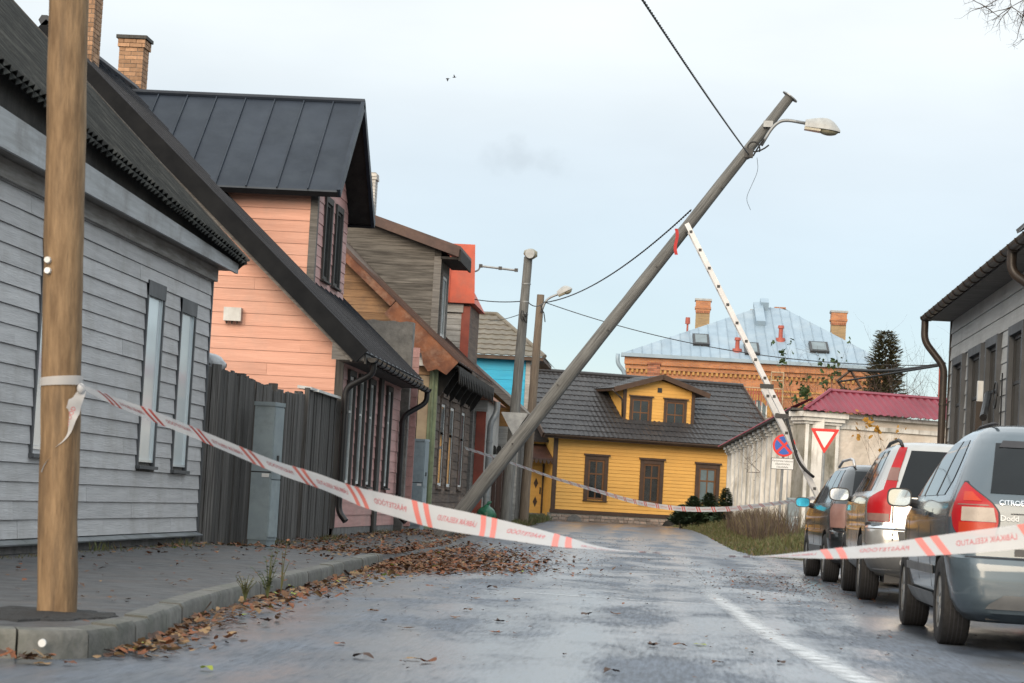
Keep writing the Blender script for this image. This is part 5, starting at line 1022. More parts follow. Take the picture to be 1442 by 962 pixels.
z_ = zp(62); q = P(714, 690, 62); l1 = pole('lamp_pole', 'weathered grey wooden pole with a round lamp on top', [(P(712, 722, 62).x, 62, left_verge_z(-4.6, 63)-.1), tuple(P(744, 362, 62))], (.15, .115), 'pole_old')
m = MB(); hc = P(747, 357, 61.9); m.tube([hc + Vector((-.02, .02, -.13)), hc + Vector((0, 0, -.05)), hc + Vector((.01, -.02, .06)), hc + Vector((.01, -.02, .12))], [.10, .19, .18, .07], 16); m.build('lamp_housing', 'lamp_glass', l1, smooth=True)
m = MB(); m.tube([hc + Vector((0, -.19, -.03)), hc + Vector((0, -.215, -.03))], [.13, .12], 16); m.build('lamp_lens', 'lamp_grey', l1)
for py in (400, 425, 442): p = P(741 - (py-400)*.09, py, 62); m = MB(); m.tube([p - Vector((0, 0, .015)), p + Vector((0, 0, .015))], .128, 14); m.build('strap', 'galv', l1)
m = MB(); m.tube([P(738 + 9*cos(a)*(.4+.1*(a % 2)), 440 + a*1.3 + 6*sin(a*2), 61.8) for a in [k*.5 for k in range(18)]], .014, 5); m.build('cable_loop', 'cable', l1, smooth=True)
l2 = pole('lamp_pole', 'pale brown wooden pole with curved arm and cobra head lamp', [(P(737, 727, 70).x, 70, .2), tuple(P(761.5, 415, 70))], (.15, .11), 'pole_mid')
m = MB(); m.tube(pipe_pts([P(762, 440, 69.9), P(768, 424, 69.9), P(776, 418, 69.9), P(790, 413, 69.9)], .25, 6), .035, 8); m.build('lamp_arm', 'galv', l2, smooth=True)
lamp_head(l2, P(786, 416, 69.9), P(806, 407, 69.9), .26, .3)
m = MB(); m.tube([P(762 + k*.8, 430 + k*3 + 4*sin(k), 69.7) for k in range(8)], .016, 5); m.build('cable_tail', 'cable', l2)
cable('dark cable running from the cobra head lamp up to the leaning pole', [P(768, 426, 70), P(973, 296, 45.2)], .011, .35, twist=.5)
cable('long thin cable from pale brown pole to the lattice by the maroon roof', [P(768, 426, 70), P(1330, 514, 66)], .014, .55)
cable('short cable from red dormer to the grey lamp pole', [P(664, 421, 63.5), P(738, 424, 62)], .014, .05)
cable('thin cable from the tiled roof to the grey lamp pole', [P(690, 452, 76), P(739, 440, 62)], .01, .05)
cable('short slack cable joining the two lamp poles', [P(742, 424, 62), P(768, 424, 70)], .014, .15)
cable('brown bundle of conduits over maroon roof joining the lattice frame', [P(1195, 521, 74), P(1330, 512, 66)], .05, .1)
cable('brown pipe stretched above maroon roof joining the lattice frame', [P(1180, 538, 74), P(1330, 514, 66)], .03, .0)
la = thing('lattice_post', 'thin rusty steel post with braces behind the maroon roof', 'post', (P(1323, 560, 68).x, 68, 3.5))
m = MB(); m.tube([P(1324, 505, 68), P(1322, 575, 68)], .035, 6); m.build('post', 'red_pipe', la)
for (a, b) in (((1178, 537), (1200, 520)), ((1180, 537), (1192, 555)), ((1198, 522), (1213, 548)), ((1213, 545), (1195, 554))): m = MB(); m.tube([P(*a, 74), P(*b, 74)], .045, 6); m.build('brace', 'brown_trim', la)

# ------------------------------------------------------------------ ladder against the leaning pole
A_ = P(964, 318, 44.75); B_ = P(1152, 690, 44.75); dl = (B_-A_).normalized(); foot = A_ + dl*((A_.z - .03)/-dl.z); Ll = (foot-A_).length
nl = Vector((dl.z, 0, -dl.x)); nl = -nl if nl.x < 0 else nl
ld = thing('ladder', 'long aluminium extension ladder propped against the leaning pole', 'ladder', (foot.x, foot.y, .0))
def section(s0, s1, o0, o1, k):
    for yo in (-.20, .20):
        m = MB(); a, b = A_ + dl*s0, A_ + dl*s1; y0, y1 = Vector((0, yo-.014, 0)), Vector((0, yo+.014, 0))
        m.hexa([a + nl*o0 + y0, a + nl*o1 + y0, a + nl*o1 + y1, a + nl*o0 + y1, b + nl*o0 + y0, b + nl*o1 + y0, b + nl*o1 + y1, b + nl*o0 + y1]); m.build('stile', 'alu', ld)
    s = s0 + .18
    while s < s1 - .1:
        c_ = A_ + dl*s + nl*((o0+o1)/2); m = MB(); m.box(c_.x-.028, c_.x+.028, c_.y-.222, c_.y+.222, c_.z-.026, c_.z+.026); ru = m.build('rung', 'trim_dark', ld); s += .39
section(0, 4.1, 0, .09, 0); section(3.45, Ll, -.105, -.012, 1)
for s in (3.45, 4.08): c_ = A_ + dl*s; m = MB(); m.box(c_.x-.12, c_.x+.14, c_.y-.24, c_.y-.20, c_.z-.04, c_.z+.04); m.build('guide_bracket', 'trim_dark', ld)
m = MB(); m.tube(pipe_pts([P(1108, 590, 44.4), P(1116, 622, 44.35), P(1124, 650, 44.35), P(1136, 664, 44.35), P(1146, 672, 44.4)], .4), .03, 6); m.build('pull_rope', 'cable', ld, smooth=True)
m = MB(); rows = [[P(950 + x + 1.5*sin(k*.8), 322 + k*4.6, 44.6) for x in (0, 4.5)] for k in range(9)]; m.grid(rows); m.grid([[p + Vector((0, .01, 0)) for p in r] for r in rows], flip=True); tag(m.build('red_ribbon', 'red_cloth'), 'red cloth strip hanging from the leaning pole beside ladder top', 'ribbon')

# ------------------------------------------------------------------ road signs
def face(root, name, pts, y0, y1, material, par=None):
    m = MB(); m.prism([(x, y0, z) for x, z in pts], (0, y1-y0, 0)); return m.build(name, material, par or root, local=True)
def circ(r, n=36): return [(r*cos(2*pi*k/n), r*sin(2*pi*k/n)) for k in range(n)]
def flat_text(root, body, size, at, y, material, name='lettering', mirror=False):
    vs, fs = text_mesh(body, size); m = MB(); m.add([((-1 if mirror else 1)*v.x + at[0], y, v.y + at[1]) for v in vs], fs); return m.build(name, material, root, local=True, fix=False)
c_ = P(1098, 627, 62.5); bz = verge_z(c_.x, 62.5); ns = thing('no_stopping_sign', 'round blue no stopping sign with red cross and white text plate', 'road sign', (P(1096, 742, 62.5).x, 62.5, bz)); hz = c_.z - bz
xo = .0
m = MB(); m.tube([(0, .06, -.2), (.05, .06, hz+.2)], .038, 10); m.build('post', 'galv', ns, local=True)
R_ = .30
def shift(pts, dx, dz): return [(x+dx, z+dz) for x, z in pts]
pl_ = face(ns, 'disc', shift(circ(R_), .05, hz), -.005, .012, 'sign_red')
for k in range(4): a0, a1 = pi/2*k - pi/4 + .15, pi/2*k + pi/4 - .15; face(ns, 'blue_field', shift([(.045*cos(pi/2*k), .045*sin(pi/2*k))] + [(.245*cos(a0 + (a1-a0)*j/8), .245*sin(a0 + (a1-a0)*j/8)) for j in range(9)], .05, hz), -.009, -.006, 'sign_blue', pl_)
pz = P(1097, 653, 62.5).z - bz; tp2 = face(ns, 'text_plate_border', [(-.27, pz-.15), (.33, pz-.15), (.33, pz+.15), (-.27, pz+.15)], -.004, .01, 'ink'); face(ns, 'text_plate', [(-.255, pz-.135), (.315, pz-.135), (.315, pz+.135), (-.255, pz+.135)], -.008, -.005, 'sign_white', tp2)
for k, tx in enumerate(('Parkimine lubatud', 'allpeelmistes', 'klientidele')): flat_text(ns, tx, .075, (.03, pz + .075 - k*.08), -.0095, 'ink').parent = tp2
c_ = P(1157.5, 617, 62.0); bz = verge_z(c_.x, 62); ys = thing('yield_sign', 'red bordered white triangular give way sign facing the parked cars', 'road sign', (P(1156, 700, 62).x, 62, bz)); hz = c_.z - bz
m = MB(); m.tube([(0, .05, -.2), (.03, .05, hz)], .038, 10); m.build('post', 'galv', ys, local=True)
def tri(s, n=4, r=.05):
    pts = []; cs = [(-s/2, s*.2887), (s/2, s*.2887), (0, -s*.5774)]
    for k in range(3):
        p = Vector(cs[k]); a = (Vector(cs[k-1]) - p).normalized(); b = (Vector(cs[(k+1) % 3]) - p).normalized(); r_ = s*r
        for j in range(n+1): t = j/n; q = (p + a*r_)*(1-t)**2 + p*2*t*(1-t) + (p + b*r_)*t*t; pts.append((q.x, q.y))
    return pts
tr_ = face(ys, 'red_border', shift(tri(.76), .03, hz+.03), -.005, .012, 'sign_red'); face(ys, 'white_field', shift(tri(.50), .03, hz+.03), -.009, -.006, 'sign_white', tr_)
c_ = P(724, 592, 61.7); tb = thing('triangular_sign', 'grey back of a triangular sign fixed to the grey lamp pole', 'road sign', (c_.x, 61.72, c_.z)); face(tb, 'plate', tri(.72), -.01, .01, 'galv'); face(tb, 'bracket', [(-.03, -.05), (.03, -.05), (.03, .18), (-.03, .18)], .011, .05, 'galv')
bgp = P(685, 719, 63); bg_ = thing('rubbish_bag', 'knotted green plastic rubbish bag at the foot of the leaning pole', 'bag', (bgp.x, 63, zp(63)))
rows = []
for i in range(12):
    t = i/11; r_ = .27*(sin(pi*min(1, .12 + t*.86))**.6)*(1 if t < .75 else 1-(t-.75)*2.6); rows.append([(cos(2*pi*k/18)*r_*(1 + .12*noise.noise((k*.8, t*4, 0))), sin(2*pi*k/18)*r_*(1 + .12*noise.noise((k*.8, t*4, 9))), t*.56) for k in range(19)])
m = MB(); m.grid(rows); m.add(rows[0], [tuple(range(18))]); m.build('bag_body', 'bag_green', bg_, smooth=True, local=True)
m = MB(); m.tube([(0, 0, .52), (.05, 0, .60), (.12, .02, .63)], [.03, .05, .015], 8); m.build('knot', 'bag_green', bg_, smooth=True, local=True)
bw = thing('rubbish_bag', 'small crumpled pale bag behind the green rubbish bag', 'bag', (bgp.x - .35, 63.6, zp(63)))
m = MB(); m.grid([[(x*.9*(1+.15*noise.noise((x*9, y*9, z*9))), y*(1+.15*noise.noise((x*9, y*9, 2))), z + .18) for (x, y, z) in [(.26*sin(pi*i/8)*cos(2*pi*k/12), .2*sin(pi*i/8)*sin(2*pi*k/12), .26*cos(pi*i/8)) for k in range(13)]] for i in range(9)]); m.build('bag_body', 'bag_white', bw, smooth=True, local=True)

# ------------------------------------------------------------------ barrier tape
def cr(pts, t):                                 # Catmull-Rom through a list of tuples
    n = len(pts)-1; x = min(max(t, 0), .99999)*n; i = int(x); f = x-i
    p = [pts[min(max(j, 0), n)] for j in (i-1, i, i+1, i+2)]
    return [.5*(2*b + (c-a)*f + (2*a-5*b+4*c-d)*f*f + (3*b-a-3*c+d)*f**3) for a, b, c, d in zip(*p)]
class Ribbon:
    def __init__(s, knots, width, n=260):       # knots: (px, py, D, twist in degrees)
        s.w = width; s.p = []; s.tw = []
        for i in range(n+1): k = cr(knots, i/n); s.p.append(P(k[0], k[1], k[2])); s.tw.append(radians(k[3]))
        s.s = [0]
        for a, b in zip(s.p, s.p[1:]): s.s.append(s.s[-1] + (b-a).length)
        s.L = s.s[-1]; s.fr = []
        for i in range(n+1):
            T = (s.p[min(i+1, n)] - s.p[max(i-1, 0)]).normalized(); V = (Vector((0, 0, 1)) - T*T.z).normalized(); Nn = T.cross(V)
            a = s.tw[i]; w = V*cos(a) + Nn*sin(a); s.fr.append((w, w.cross(T).normalized()))
    def at(s, u, v, off=0):
        u = min(max(u, 0), s.L); lo, hi = 0, len(s.s)-1
        while hi-lo > 1:
            mid = (lo+hi)//2
            if s.s[mid] <= u: lo = mid
            else: hi = mid
        f = (u-s.s[lo])/max(1e-9, s.s[hi]-s.s[lo]); w = s.fr[lo][0].lerp(s.fr[hi][0], f); nn = s.fr[lo][1].lerp(s.fr[hi][1], f)
        bow = .004*sin(u*9)*cos(v/s.w*pi)
        return s.p[lo].lerp(s.p[hi], f) + w*v + nn*(off + bow)
    def sheet(s, nu=400):
        m = MB(); m.grid([[s.at(s.L*i/nu, s.w*(j/4-.5)) for j in range(5)] for i in range(nu+1)]); return m
    def stripe(s, u, du, sl, off):              # slanted printed bar
        n = 8; return [[s.at(u + sl*(j/n-.5) + k*du, s.w*(j/n-.5)*.998, off) for k in (0, .5, 1)] for j in range(n+1)]
    def text(s, vs, u0, off, mirror): return [s.at(u0 + (-v.x if mirror else v.x), v.y, off) for v in vs]
T1, TF1 = text_mesh('LÄBIKÄIK KEELATUD', .030); T2, TF2 = text_mesh('PÄÄSTETÖÖD', .030)
def stretch(vs, L): w = max(v.x for v in vs) - min(v.x for v in vs); return [Vector((v.x*L/w, v.y*1.15, 0)) for v in vs]
T1, T2 = stretch(T1, .235), stretch(T2, .20)
def dress(root, rb, period=.40, start=.1, letters=True, vis=None, back=None):
    rb.sheet().build('strip', 'tape_white', root, smooth=True, fix=False)
    u = start; k = 0
    while u < rb.L - .05:
        for du in (0, .062):
            for off in (.0012, -.0012): m = MB(); m.grid(rb.stripe(u+du, .030, -.05, off)); m.build('stripe', 'tape_red' if (back is None or u < back) else 'tape_pale', root, fix=False)
        if letters and u + .39 < rb.L and (vis is None or vis(u)):
            vs, fs = ((T1, TF1), (T2, TF2))[k % 2]
            for off in (.0013, -.0013): m = MB(); m.add(rb.text(vs, u + .255, off, True), fs); m.build('lettering', 'tape_ink', root, fix=False)
        u += period; k += 1
kn = [(117, 546, 11.95, 62), (160, 565, 11.8, 52), (205, 582, 11.6, 46), (260, 604, 11.4, 46), (315, 627, 11.2, 46), (392, 659, 10.95, 44), (450, 678, 10.75, 38), (504, 699, 10.55, 28), (560, 714, 10.4, 12), (608, 727, 10.3, -2), (680, 741, 10.1, -32), (746, 754, 9.95, -52), (800, 765, 9.85, -68), (850, 773, 9.8, -86), (930, 779, 9.7, -92), (1010, 783, 9.6, -93), (1080, 783, 9.5, -86), (1181, 779, 9.4, -63), (1267, 773, 9.3, -50), (1361, 764, 9.25, -30), (1442, 755, 9.2, -16), (1560, 738, 9.1, -6), (1700, 715, 9.05, 0)]
tp = thing('barrier_tape', 'red and white printed barrier tape stretched across the street from the wooden pole', 'barrier tape', tuple(P(117, 546, 11.95)))
rb = Ribbon(kn, .098); dress(tp, rb, .40, .18, back=1.25)
# wrap round the pole and the loose tail
m = MB(); zc = P(90, 541, 12.2).z; rows = []
pc = Vector((P(86.5, 541, b_.y).x, b_.y))
for i in range(25):
    a = pi*1.02 + i/24*pi*1.02; r_ = .112; rows.append([Vector((pc.x + cos(a)*r_, pc.y + sin(a)*r_, zc + .012*cos(a) + .008 + dz)) for dz in (-.020 - .008*i/24, 0, .022)])
m.grid(rows); m.build('wrap', 'tape_white', tp, smooth=True, fix=False)
rt = Ribbon([(112, 549, 12.02, 80), (107, 562, 11.99, 50), (102, 580, 11.97, 20), (94, 600, 11.97, 10), (84, 618, 11.97, 30), (76, 632, 11.98, 60), (68, 648, 11.98, 72), (61, 664, 11.99, 70)], .075, 80)
rt.sheet(60).build('loose_end', 'tape_white', tp, smooth=True, fix=False)
for off in (.0014, -.0014): m = MB(); m.add(rt.text([v*.95 for v in T2], .20, off, True), TF2); m.build('lettering', 'tape_ink', tp, fix=False)
m = MB(); q = P(114, 547, 12.0); m.grid([[q + Vector((.022*sin(pi*i/6)*cos(2*pi*k/10), .022*sin(pi*i/6)*sin(2*pi*k/10), .028*cos(pi*i/6)))*(1) for k in range(11)] for i in range(7)]); m.build('knot', 'tape_white', tp, smooth=True)
t2 = thing('barrier_tape', 'farther red and white barrier tape sagging from brown house to the ladder foot', 'barrier tape', tuple(P(660, 634, 57)))
kn2 = [(655, 631, 58.5, 40), (720, 652, 56.5, 45), (780, 673, 55, 42), (840, 691, 53.5, 30), (900, 708, 52, 10), (960, 716.5, 51, 0), (1020, 717, 50.3, 6), (1060, 713, 49.5, 38), (1100, 708, 48.5, 52), (1150, 701, 46, 58)]
dress(t2, Ribbon(kn2, .105), .40, .2)
st = thing('tape_scrap', 'crumpled scrap of barrier tape lying along the pink house foot', 'tape scrap', tuple(G(500, 738, zp(45)+.02)))
rs = Ribbon([(489, 737, 44.4, 30), (500, 735, 44.6, 70), (512, 738, 44.8, 20), (520, 735, 45, 60), (532, 735, 45.5, 80), (545, 737, 46, 70)], .10, 60)
for q_ in range(len(rs.p)): rs.p[q_].z = zp(rs.p[q_].y) + .045 + .02*sin(q_*.4)
rs.sheet(60).build('strip', 'tape_white', st, smooth=True, fix=False)
for u in (.4, .75): m = MB(); m.grid(rs.stripe(u, .03, -.04, .0015)); m.build('stripe', 'tape_red', st, fix=False)

# ------------------------------------------------------------------ cars
def lin(tab, z):
    if z <= tab[0][0]: return tab[0][1]
    for (a, b), (c, d) in zip(tab, tab[1:]):
        if a <= z <= c: t = (z-a)/(c-a); return b + (d-b)*t
    return tab[-1][1]
class Car:
    def __init__(s, name, label, loc, rz, L, tab, paint, wb, ro, wr=.32, tread=None, arch=.37):
        s.t = thing(name, label, 'car', loc, rz); s.L = L; s.tab = tab; s.paint = paint
        zs = []
        for a, b in zip(tab, tab[1:]):
            n = 3 if b[0]-a[0] > .03 else 2
            zs += [a[0] + (b[0]-a[0])*k/n for k in range(n)]
        zs.append(tab[-1][0]); s.zs = zs
        rows = []
        for z in zs:
            h = s.outline(z); rows.append([(x, y, z) for x, y in h] + [(-x, y, z) for x, y in h[::-1][1:-1]])
        m = MB(); n = len(rows[0]); rows = [r + [r[0]] for r in rows]
        vs = [p for r in rows for p in r[:-1]]; fs = []
        for i in range(len(rows)-1):
            for j in range(n): fs.append((i*n+j, i*n+(j+1) % n, (i+1)*n+(j+1) % n, (i+1)*n+j))
        fs.append(tuple(range(n-1, -1, -1))); fs.append(tuple((len(rows)-1)*n+j for j in range(n)))
        m.add(vs, fs); m.m[-2] = 1
        s.body = m.build('body', [paint, 'trim_dark'], s.t, local=True)
        cut = MB(); W = s.w(.5)
        for y in (ro, ro+wb):
            for sg in (-1, 1): cut.tube([(sg*(W+.2), y, wr+.01), (sg*(W-.34), y, wr+.01)], arch, 28)
        co = cut.build('cutter', 'trim_dark', s.t, local=True)
        bm_ = s.body.modifiers.new('b', 'BOOLEAN'); bm_.object = co; bm_.operation = 'DIFFERENCE'; bm_.solver = 'EXACT'
        try: bm_.material_mode = 'TRANSFER'
        except Exception: pass
        bpy.context.view_layer.update(); dg = bpy.context.evaluated_depsgraph_get(); me = bpy.data.meshes.new_from_object(s.body.evaluated_get(dg))
        s.body.modifiers.clear(); s.body.data = me; bpy.data.objects.remove(co)
        me.shade_smooth(); me.set_sharp_from_angle(angle=radians(38))
        tread = tread or W - .1
        for y in (ro, ro+wb):
            for sg in (-1, 1): s.wheel(sg*tread, y, wr, sg)
    def f(s, i, z): return lin([(r[0], r[i]) for r in s.tab], z)
    def w(s, z): return s.f(3, z)
    def outline(s, z):
        yr, yf, w = s.f(1, z), s.f(2, z), s.w(z); span_ = max(.05, yf-yr); rc = min(.22, w*.6, span_*.3); rf = min(.30, w*.7, span_*.3); bow = .05*min(1, w/.6)
        pts = [((w-rc)*k/9, yr + bow*((w-rc)*k/9/w)**2) for k in range(9)]; yb = yr + bow*((w-rc)/w)**2; ry = rc*1.35
        pts += [(w-rc + rc*sin(a), yb + ry*(1-cos(a))) for a in [pi/2*k/10 for k in range(10)]]
        y0, y1 = yb+ry, yf - rf*1.2
        pts += [(w, y0 + (y1-y0)*k/22) for k in range(22)]
        pts += [(w-rf + rf*cos(a), y1 + rf*1.2*sin(a)) for a in [pi/2*k/8 for k in range(8)]]
        pts += [((w-rf)*(1-k/5), yf) for k in range(6)]
        L = s.L
        return [(-x*(1 - .06*max(0, (y-.55*L)/(.45*L))**2 - .03*max(0, (.4*L-y)/(.4*L))**2), y) for x, y in pts]
    def by_s(s, q, z, off):
        sg = 1 if q >= 0 else -1; q = abs(q); h = s.outline(z); acc = 0
        for k, (a, b) in enumerate(zip(h, h[1:])):
            d = math.dist(a, b)
            if acc + d >= q and d > 0:
                t = (q-acc)/d; tx, ty = (b[0]-a[0])/d, (b[1]-a[1])/d
                return Vector((sg*(a[0]+(b[0]-a[0])*t - ty*off), a[1]+(b[1]-a[1])*t + (tx*off), z))
            acc += d
    def by_y(s, y, z, off, sg=1):
        h = s.outline(z)
        for a, b in zip(h[8:], h[9:]):
            if a[1] <= y <= b[1] and b[1] > a[1]:
                t = (y-a[1])/(b[1]-a[1]); d = math.dist(a, b); tx, ty = (b[0]-a[0])/d, (b[1]-a[1])/d
                return Vector((sg*(a[0]+(b[0]-a[0])*t - ty*off), y + tx*off, z))
        return Vector((sg*h[19][0], y, z))
    def patch(s, name, mt, lo, hi, z0, z1, off=.005, nz=8, nx=14, mode='s', sides=(1,), par=None):
        """skin panel between lo(z) and hi(z), rows from z0 to z1"""
        o = None
        for sd_ in sides:
            rows = []
            for i in range(nz+1):
                z = z0 + (z1-z0)*i/nz; a, b = lin(lo, z), lin(hi, z)
                rows.append([(s.by_s(sd_*(a+(b-a)*k/nx), z, off) if mode == 's' else s.by_y(a+(b-a)*k/nx, z, off, sd_)) for k in range(nx+1)])
            m = MB(); m.grid(rows); inn = [[p - (p - Vector((0, s.L/2, p.z))).normalized()*.012 for p in r] for r in rows]
            for e in ([rows[0], inn[0]], [inn[-1], rows[-1]], [[r[0] for r in inn], [r[0] for r in rows]], [[r[-1] for r in rows], [r[-1] for r in inn]]): m.grid(e)
            o = m.build(name, mt, par or s.t, smooth=radians(40), local=True)
        return o
    def wheel(s, x, y, r, sg):
        prof = [(r*.62, -.10), (r*.70, -.105), (r*.90, -.105), (r*.975, -.09), (r, -.06), (r, .06), (r*.975, .09), (r*.90, .105), (r*.70, .105), (r*.62, .10)]; n = 40; rows = []
        for k in range(n+1): a = 2*pi*k/n; rows.append([(x + sg*d, y + cos(a)*q, r + sin(a)*q) for q, d in prof])
        m = MB(); m.grid(rows); wo_ = m.build('wheel', 'rubber', s.t, smooth=radians(35), local=True)
        for k in (-.045, -.015, .015, .045):
            g = MB(); g.grid([[(x + sg*(k+e), y + cos(2*pi*j/n)*(r+.0015), r + sin(2*pi*j/n)*(r+.0015)) for e in (-.004, .004)] for j in range(n+1)]); g.build('tread_groove', 'ink', wo_, local=True)
        m = MB(); rp = [(0, .05), (r*.15, .06), (r*.2, .045), (r*.55, .06), (r*.64, .085), (r*.66, .095), (r*.66, -.09)]
        m.grid([[(x + sg*d, y + cos(2*pi*k/n)*q, r + sin(2*pi*k/n)*q) for q, d in rp] for k in range(n+1)]); ri = m.build('rim', 'trim_grey', wo_, smooth=radians(35), local=True)
        for k in range(7):
            a = 2*pi*k/7; m = MB(); c, sn = cos(a), sin(a); pr = [(c*q - sn*t, sn*q + c*t) for q, t in ((r*.14, -.03), (r*.62, -.018), (r*.62, .018), (r*.14, .03))]
            m.prism([(x + sg*.06, y+p_, r+q_) for p_, q_ in pr], (sg*.03, 0, 0)); m.build('spoke', 'galv', ri, local=True)
    def mirror(s, y, z, w, h, housing, glass, sg=-1, out=.10):
        x = sg*(s.w(z) + out + w*.45); rows = []
        for i in range(9):
            t = i/8; k = sin(pi/2*(1-t*.98))**.5; rows.append([(x + (abs(cos(2*pi*j/20))**.55)*(1 if cos(2*pi*j/20) > 0 else -1)*w/2*k, y + .15*t**1.2, z + (abs(sin(2*pi*j/20))**.6)*(1 if sin(2*pi*j/20) > 0 else -1)*h/2*k) for j in range(21)])
        m = MB(); m.grid(rows); m.add(rows[0][:-1], [tuple(range(20))]); mo = m.build('mirror', housing, s.t, smooth=radians(50), local=True)
        m = MB(); m.prism([(x + (abs(cos(2*pi*j/24))**.55)*(1 if cos(2*pi*j/24) > 0 else -1)*w*.44, y - .006, z + (abs(sin(2*pi*j/24))**.6)*(1 if sin(2*pi*j/24) > 0 else -1)*h*.42) for j in range(24)], (0, .005, 0)); m.build('mirror_glass', glass, mo, local=True)
        m = MB(); m.tube([(x - sg*w*.35, y + .07, z - h*.2), (sg*(s.w(z)-.05), y + .12, z - h*.35)], [.03, .045], 8); m.build('mirror_arm', 'trim_dark', mo, local=True)
        return mo
    def text(s, body, size, x, z, mt, off=.012, name='lettering'):
        vs, fs = text_mesh(body, size); x0 = min(v.x for v in vs); m = MB(); m.add([s.by_s(-(x + v.x - x0), z + v.y, off) for v in vs], fs); return m.build(name, mt, s.t, local=True, fix=False)

# --- nearest car, blue grey people carrier
tabA = [(.20, .20, 4.05, .72), (.27, .05, 4.18, .80), (.36, .01, 4.25, .845), (.48, .0, 4.27, .865), (.60, .01, 4.26, .875), (.645, .03, 4.24, .878), (.665, .075, 4.22, .878), (.80, .095, 4.14, .88), (.92, .11, 3.92, .88), (.99, .12, 3.58, .868), (1.04, .135, 3.34, .855), (1.09, .16, 3.22, .835), (1.2, .235, 3.02, .79), (1.32, .325, 2.78, .742), (1.42, .41, 2.56, .698), (1.50, .49, 2.34, .655), (1.555, .56, 2.16, .612), (1.595, .66, 1.98, .555), (1.62, .82, 1.82, .47), (1.635, 1.02, 1.66, .34), (1.64, 1.2, 1.5, .18)]
ca = Car('parked_car', 'blue grey rounded people carrier parked with its rear to the tape', (2.76, 16.55, road_z(2.7, 17.5)), 0, 4.27, tabA, 'paint_blue', 2.76, .78, .325, arch=.375)
ca.patch('rear_window', 'glass_dark', [(1.11, -.60), (1.47, -.54)], [(1.11, .60), (1.47, .54)], 1.11, 1.475, .006, 10, 20)
for sd_ in (1, -1):
    lo = [(.805, .57), (.9, .545), (.98, .55), (1.04, .595), (1.1, .67), (1.15, .74), (1.18, .79)]; hi = [(.805, .84), (.86, .90), (.95, .93), (1.02, .915), (1.1, .875), (1.15, .84), (1.18, .81)]
    ca.patch('lamp_seal', 'ink', [(z, v-.014) for z, v in lo], [(z, v+.014) for z, v in hi], .795, 1.19, .004, 18, 12, sides=(sd_,))
    tl = ca.patch('tail_light', 'lens_red', lo, hi, .805, 1.18, .010, 18, 12, sides=(sd_,))
    ca.patch('reversing_lens', 'lens_clear', [(.905, .56), (1.005, .58)], [(.905, .81), (1.005, .81)], .905, 1.005, .014, 6, 8, sides=(sd_,), par=tl)
    ca.patch('lamp_rib', 'lens_smoke', [(1.015, .61), (1.03, .62)], [(1.015, .86), (1.03, .85)], 1.018, 1.026, .013, 1, 8, sides=(sd_,), par=tl)
    ca.patch('stop_lens', 'lens_orange', [(1.05, .66), (1.12, .73)], [(1.05, .80), (1.12, .80)], 1.05, 1.115, .0125, 4, 6, sides=(sd_,), par=tl)
    ca.patch('indicator_lens', 'lens_orange', [(.815, .585), (.9, .565)], [(.815, .83), (.9, .83)], .815, .897, .014, 5, 8, sides=(sd_,), par=tl)
ca.patch('side_window', 'glass_dark', [(1.09, .98), (1.2, .86), (1.32, .86), (1.42, .92), (1.5, 1.05)], [(1.09, 3.05), (1.2, 2.80), (1.32, 2.55), (1.42, 2.35), (1.5, 2.1)], 1.09, 1.505, .005, 12, 26, 'y', (1, -1))
for y in (1.42, 2.30): ca.patch('window_pillar', 'trim_dark', [(1.09, y), (1.5, y-.02)], [(1.09, y+.05), (1.5, y+.02)], 1.09, 1.505, .008, 8, 2, 'y', (1,))
for (y, a, b) in ((1.40, .40, 1.09), (2.28, .32, 1.09), (3.15, .35, 1.0)): ca.patch('door_gap', 'ink', [(a, y), (b, y)], [(a, y+.010), (b, y+.010)], a, b, .002, 6, 1, 'y', (1,))
ca.patch('side_moulding', 'trim_grey', [(.50, 1.15), (.56, 1.15)], [(.50, 3.2), (.56, 3.2)], .50, .56, .016, 2, 20, 'y', (1,))
ca.patch('sill_panel', 'trim_grey', [(.22, 1.2), (.34, 1.2)], [(.22, 3.15), (.34, 3.15)], .24, .36, .03, 3, 14, 'y', (1,))
ca.patch('tailgate_gap', 'ink', [(.965, -.46), (.972, -.46)], [(.965, .46), (.972, .46)], .965, .973, .003, 1, 16)
ca.patch('tailgate_gap', 'ink', [(.652, -.78), (.66, -.78)], [(.652, .78), (.66, .78)], .652, .661, .004, 1, 20)
ca.patch('plate_recess', 'trim_dark', [(.67, -.43), (.73, -.43)], [(.67, .43), (.73, .43)], .675, .725, .006, 2, 12)
ca.patch('painted_spoiler_shadow', 'ink', [(1.44, -.52), (1.5, -.48)], [(1.44, .52), (1.5, .48)], 1.445, 1.495, .014, 3, 16)  # spoiler's shadow over the rear window, painted as a dark patch
ca.patch('bumper_insert', 'trim_grey', [(.32, -.62), (.40, -.50)], [(.32, .62), (.40, .50)], .30, .40, .012, 3, 16)
ca.patch('reflector', 'lens_orange', [(.56, .30), (.58, .30)], [(.56, .36), (.58, .36)], .56, .578, .008, 1, 3)
ca.patch('bumper_socket', 'paint_blue', [(.43, .30), (.47, .30)], [(.43, .345), (.47, .345)], .43, .47, .006, 2, 3)
for sd_ in (1, -1):
    m = MB(); y0 = 1.0; m.tube([(-sd_*.50, y, lin([(.7, 1.62), (1.0, 1.632), (1.7, 1.63), (2.1, 1.585)], y)) for y in [.75 + .1*k for k in range(14)]], .012, 6); m.build('roof_trim', 'ink', ca.t, smooth=True, local=True)
m = MB(); m.tube([(0, .9, 1.64), (0, .62, 1.78)], [.006, .003], 6); m.build('aerial', 'trim_dark', ca.t, local=True)
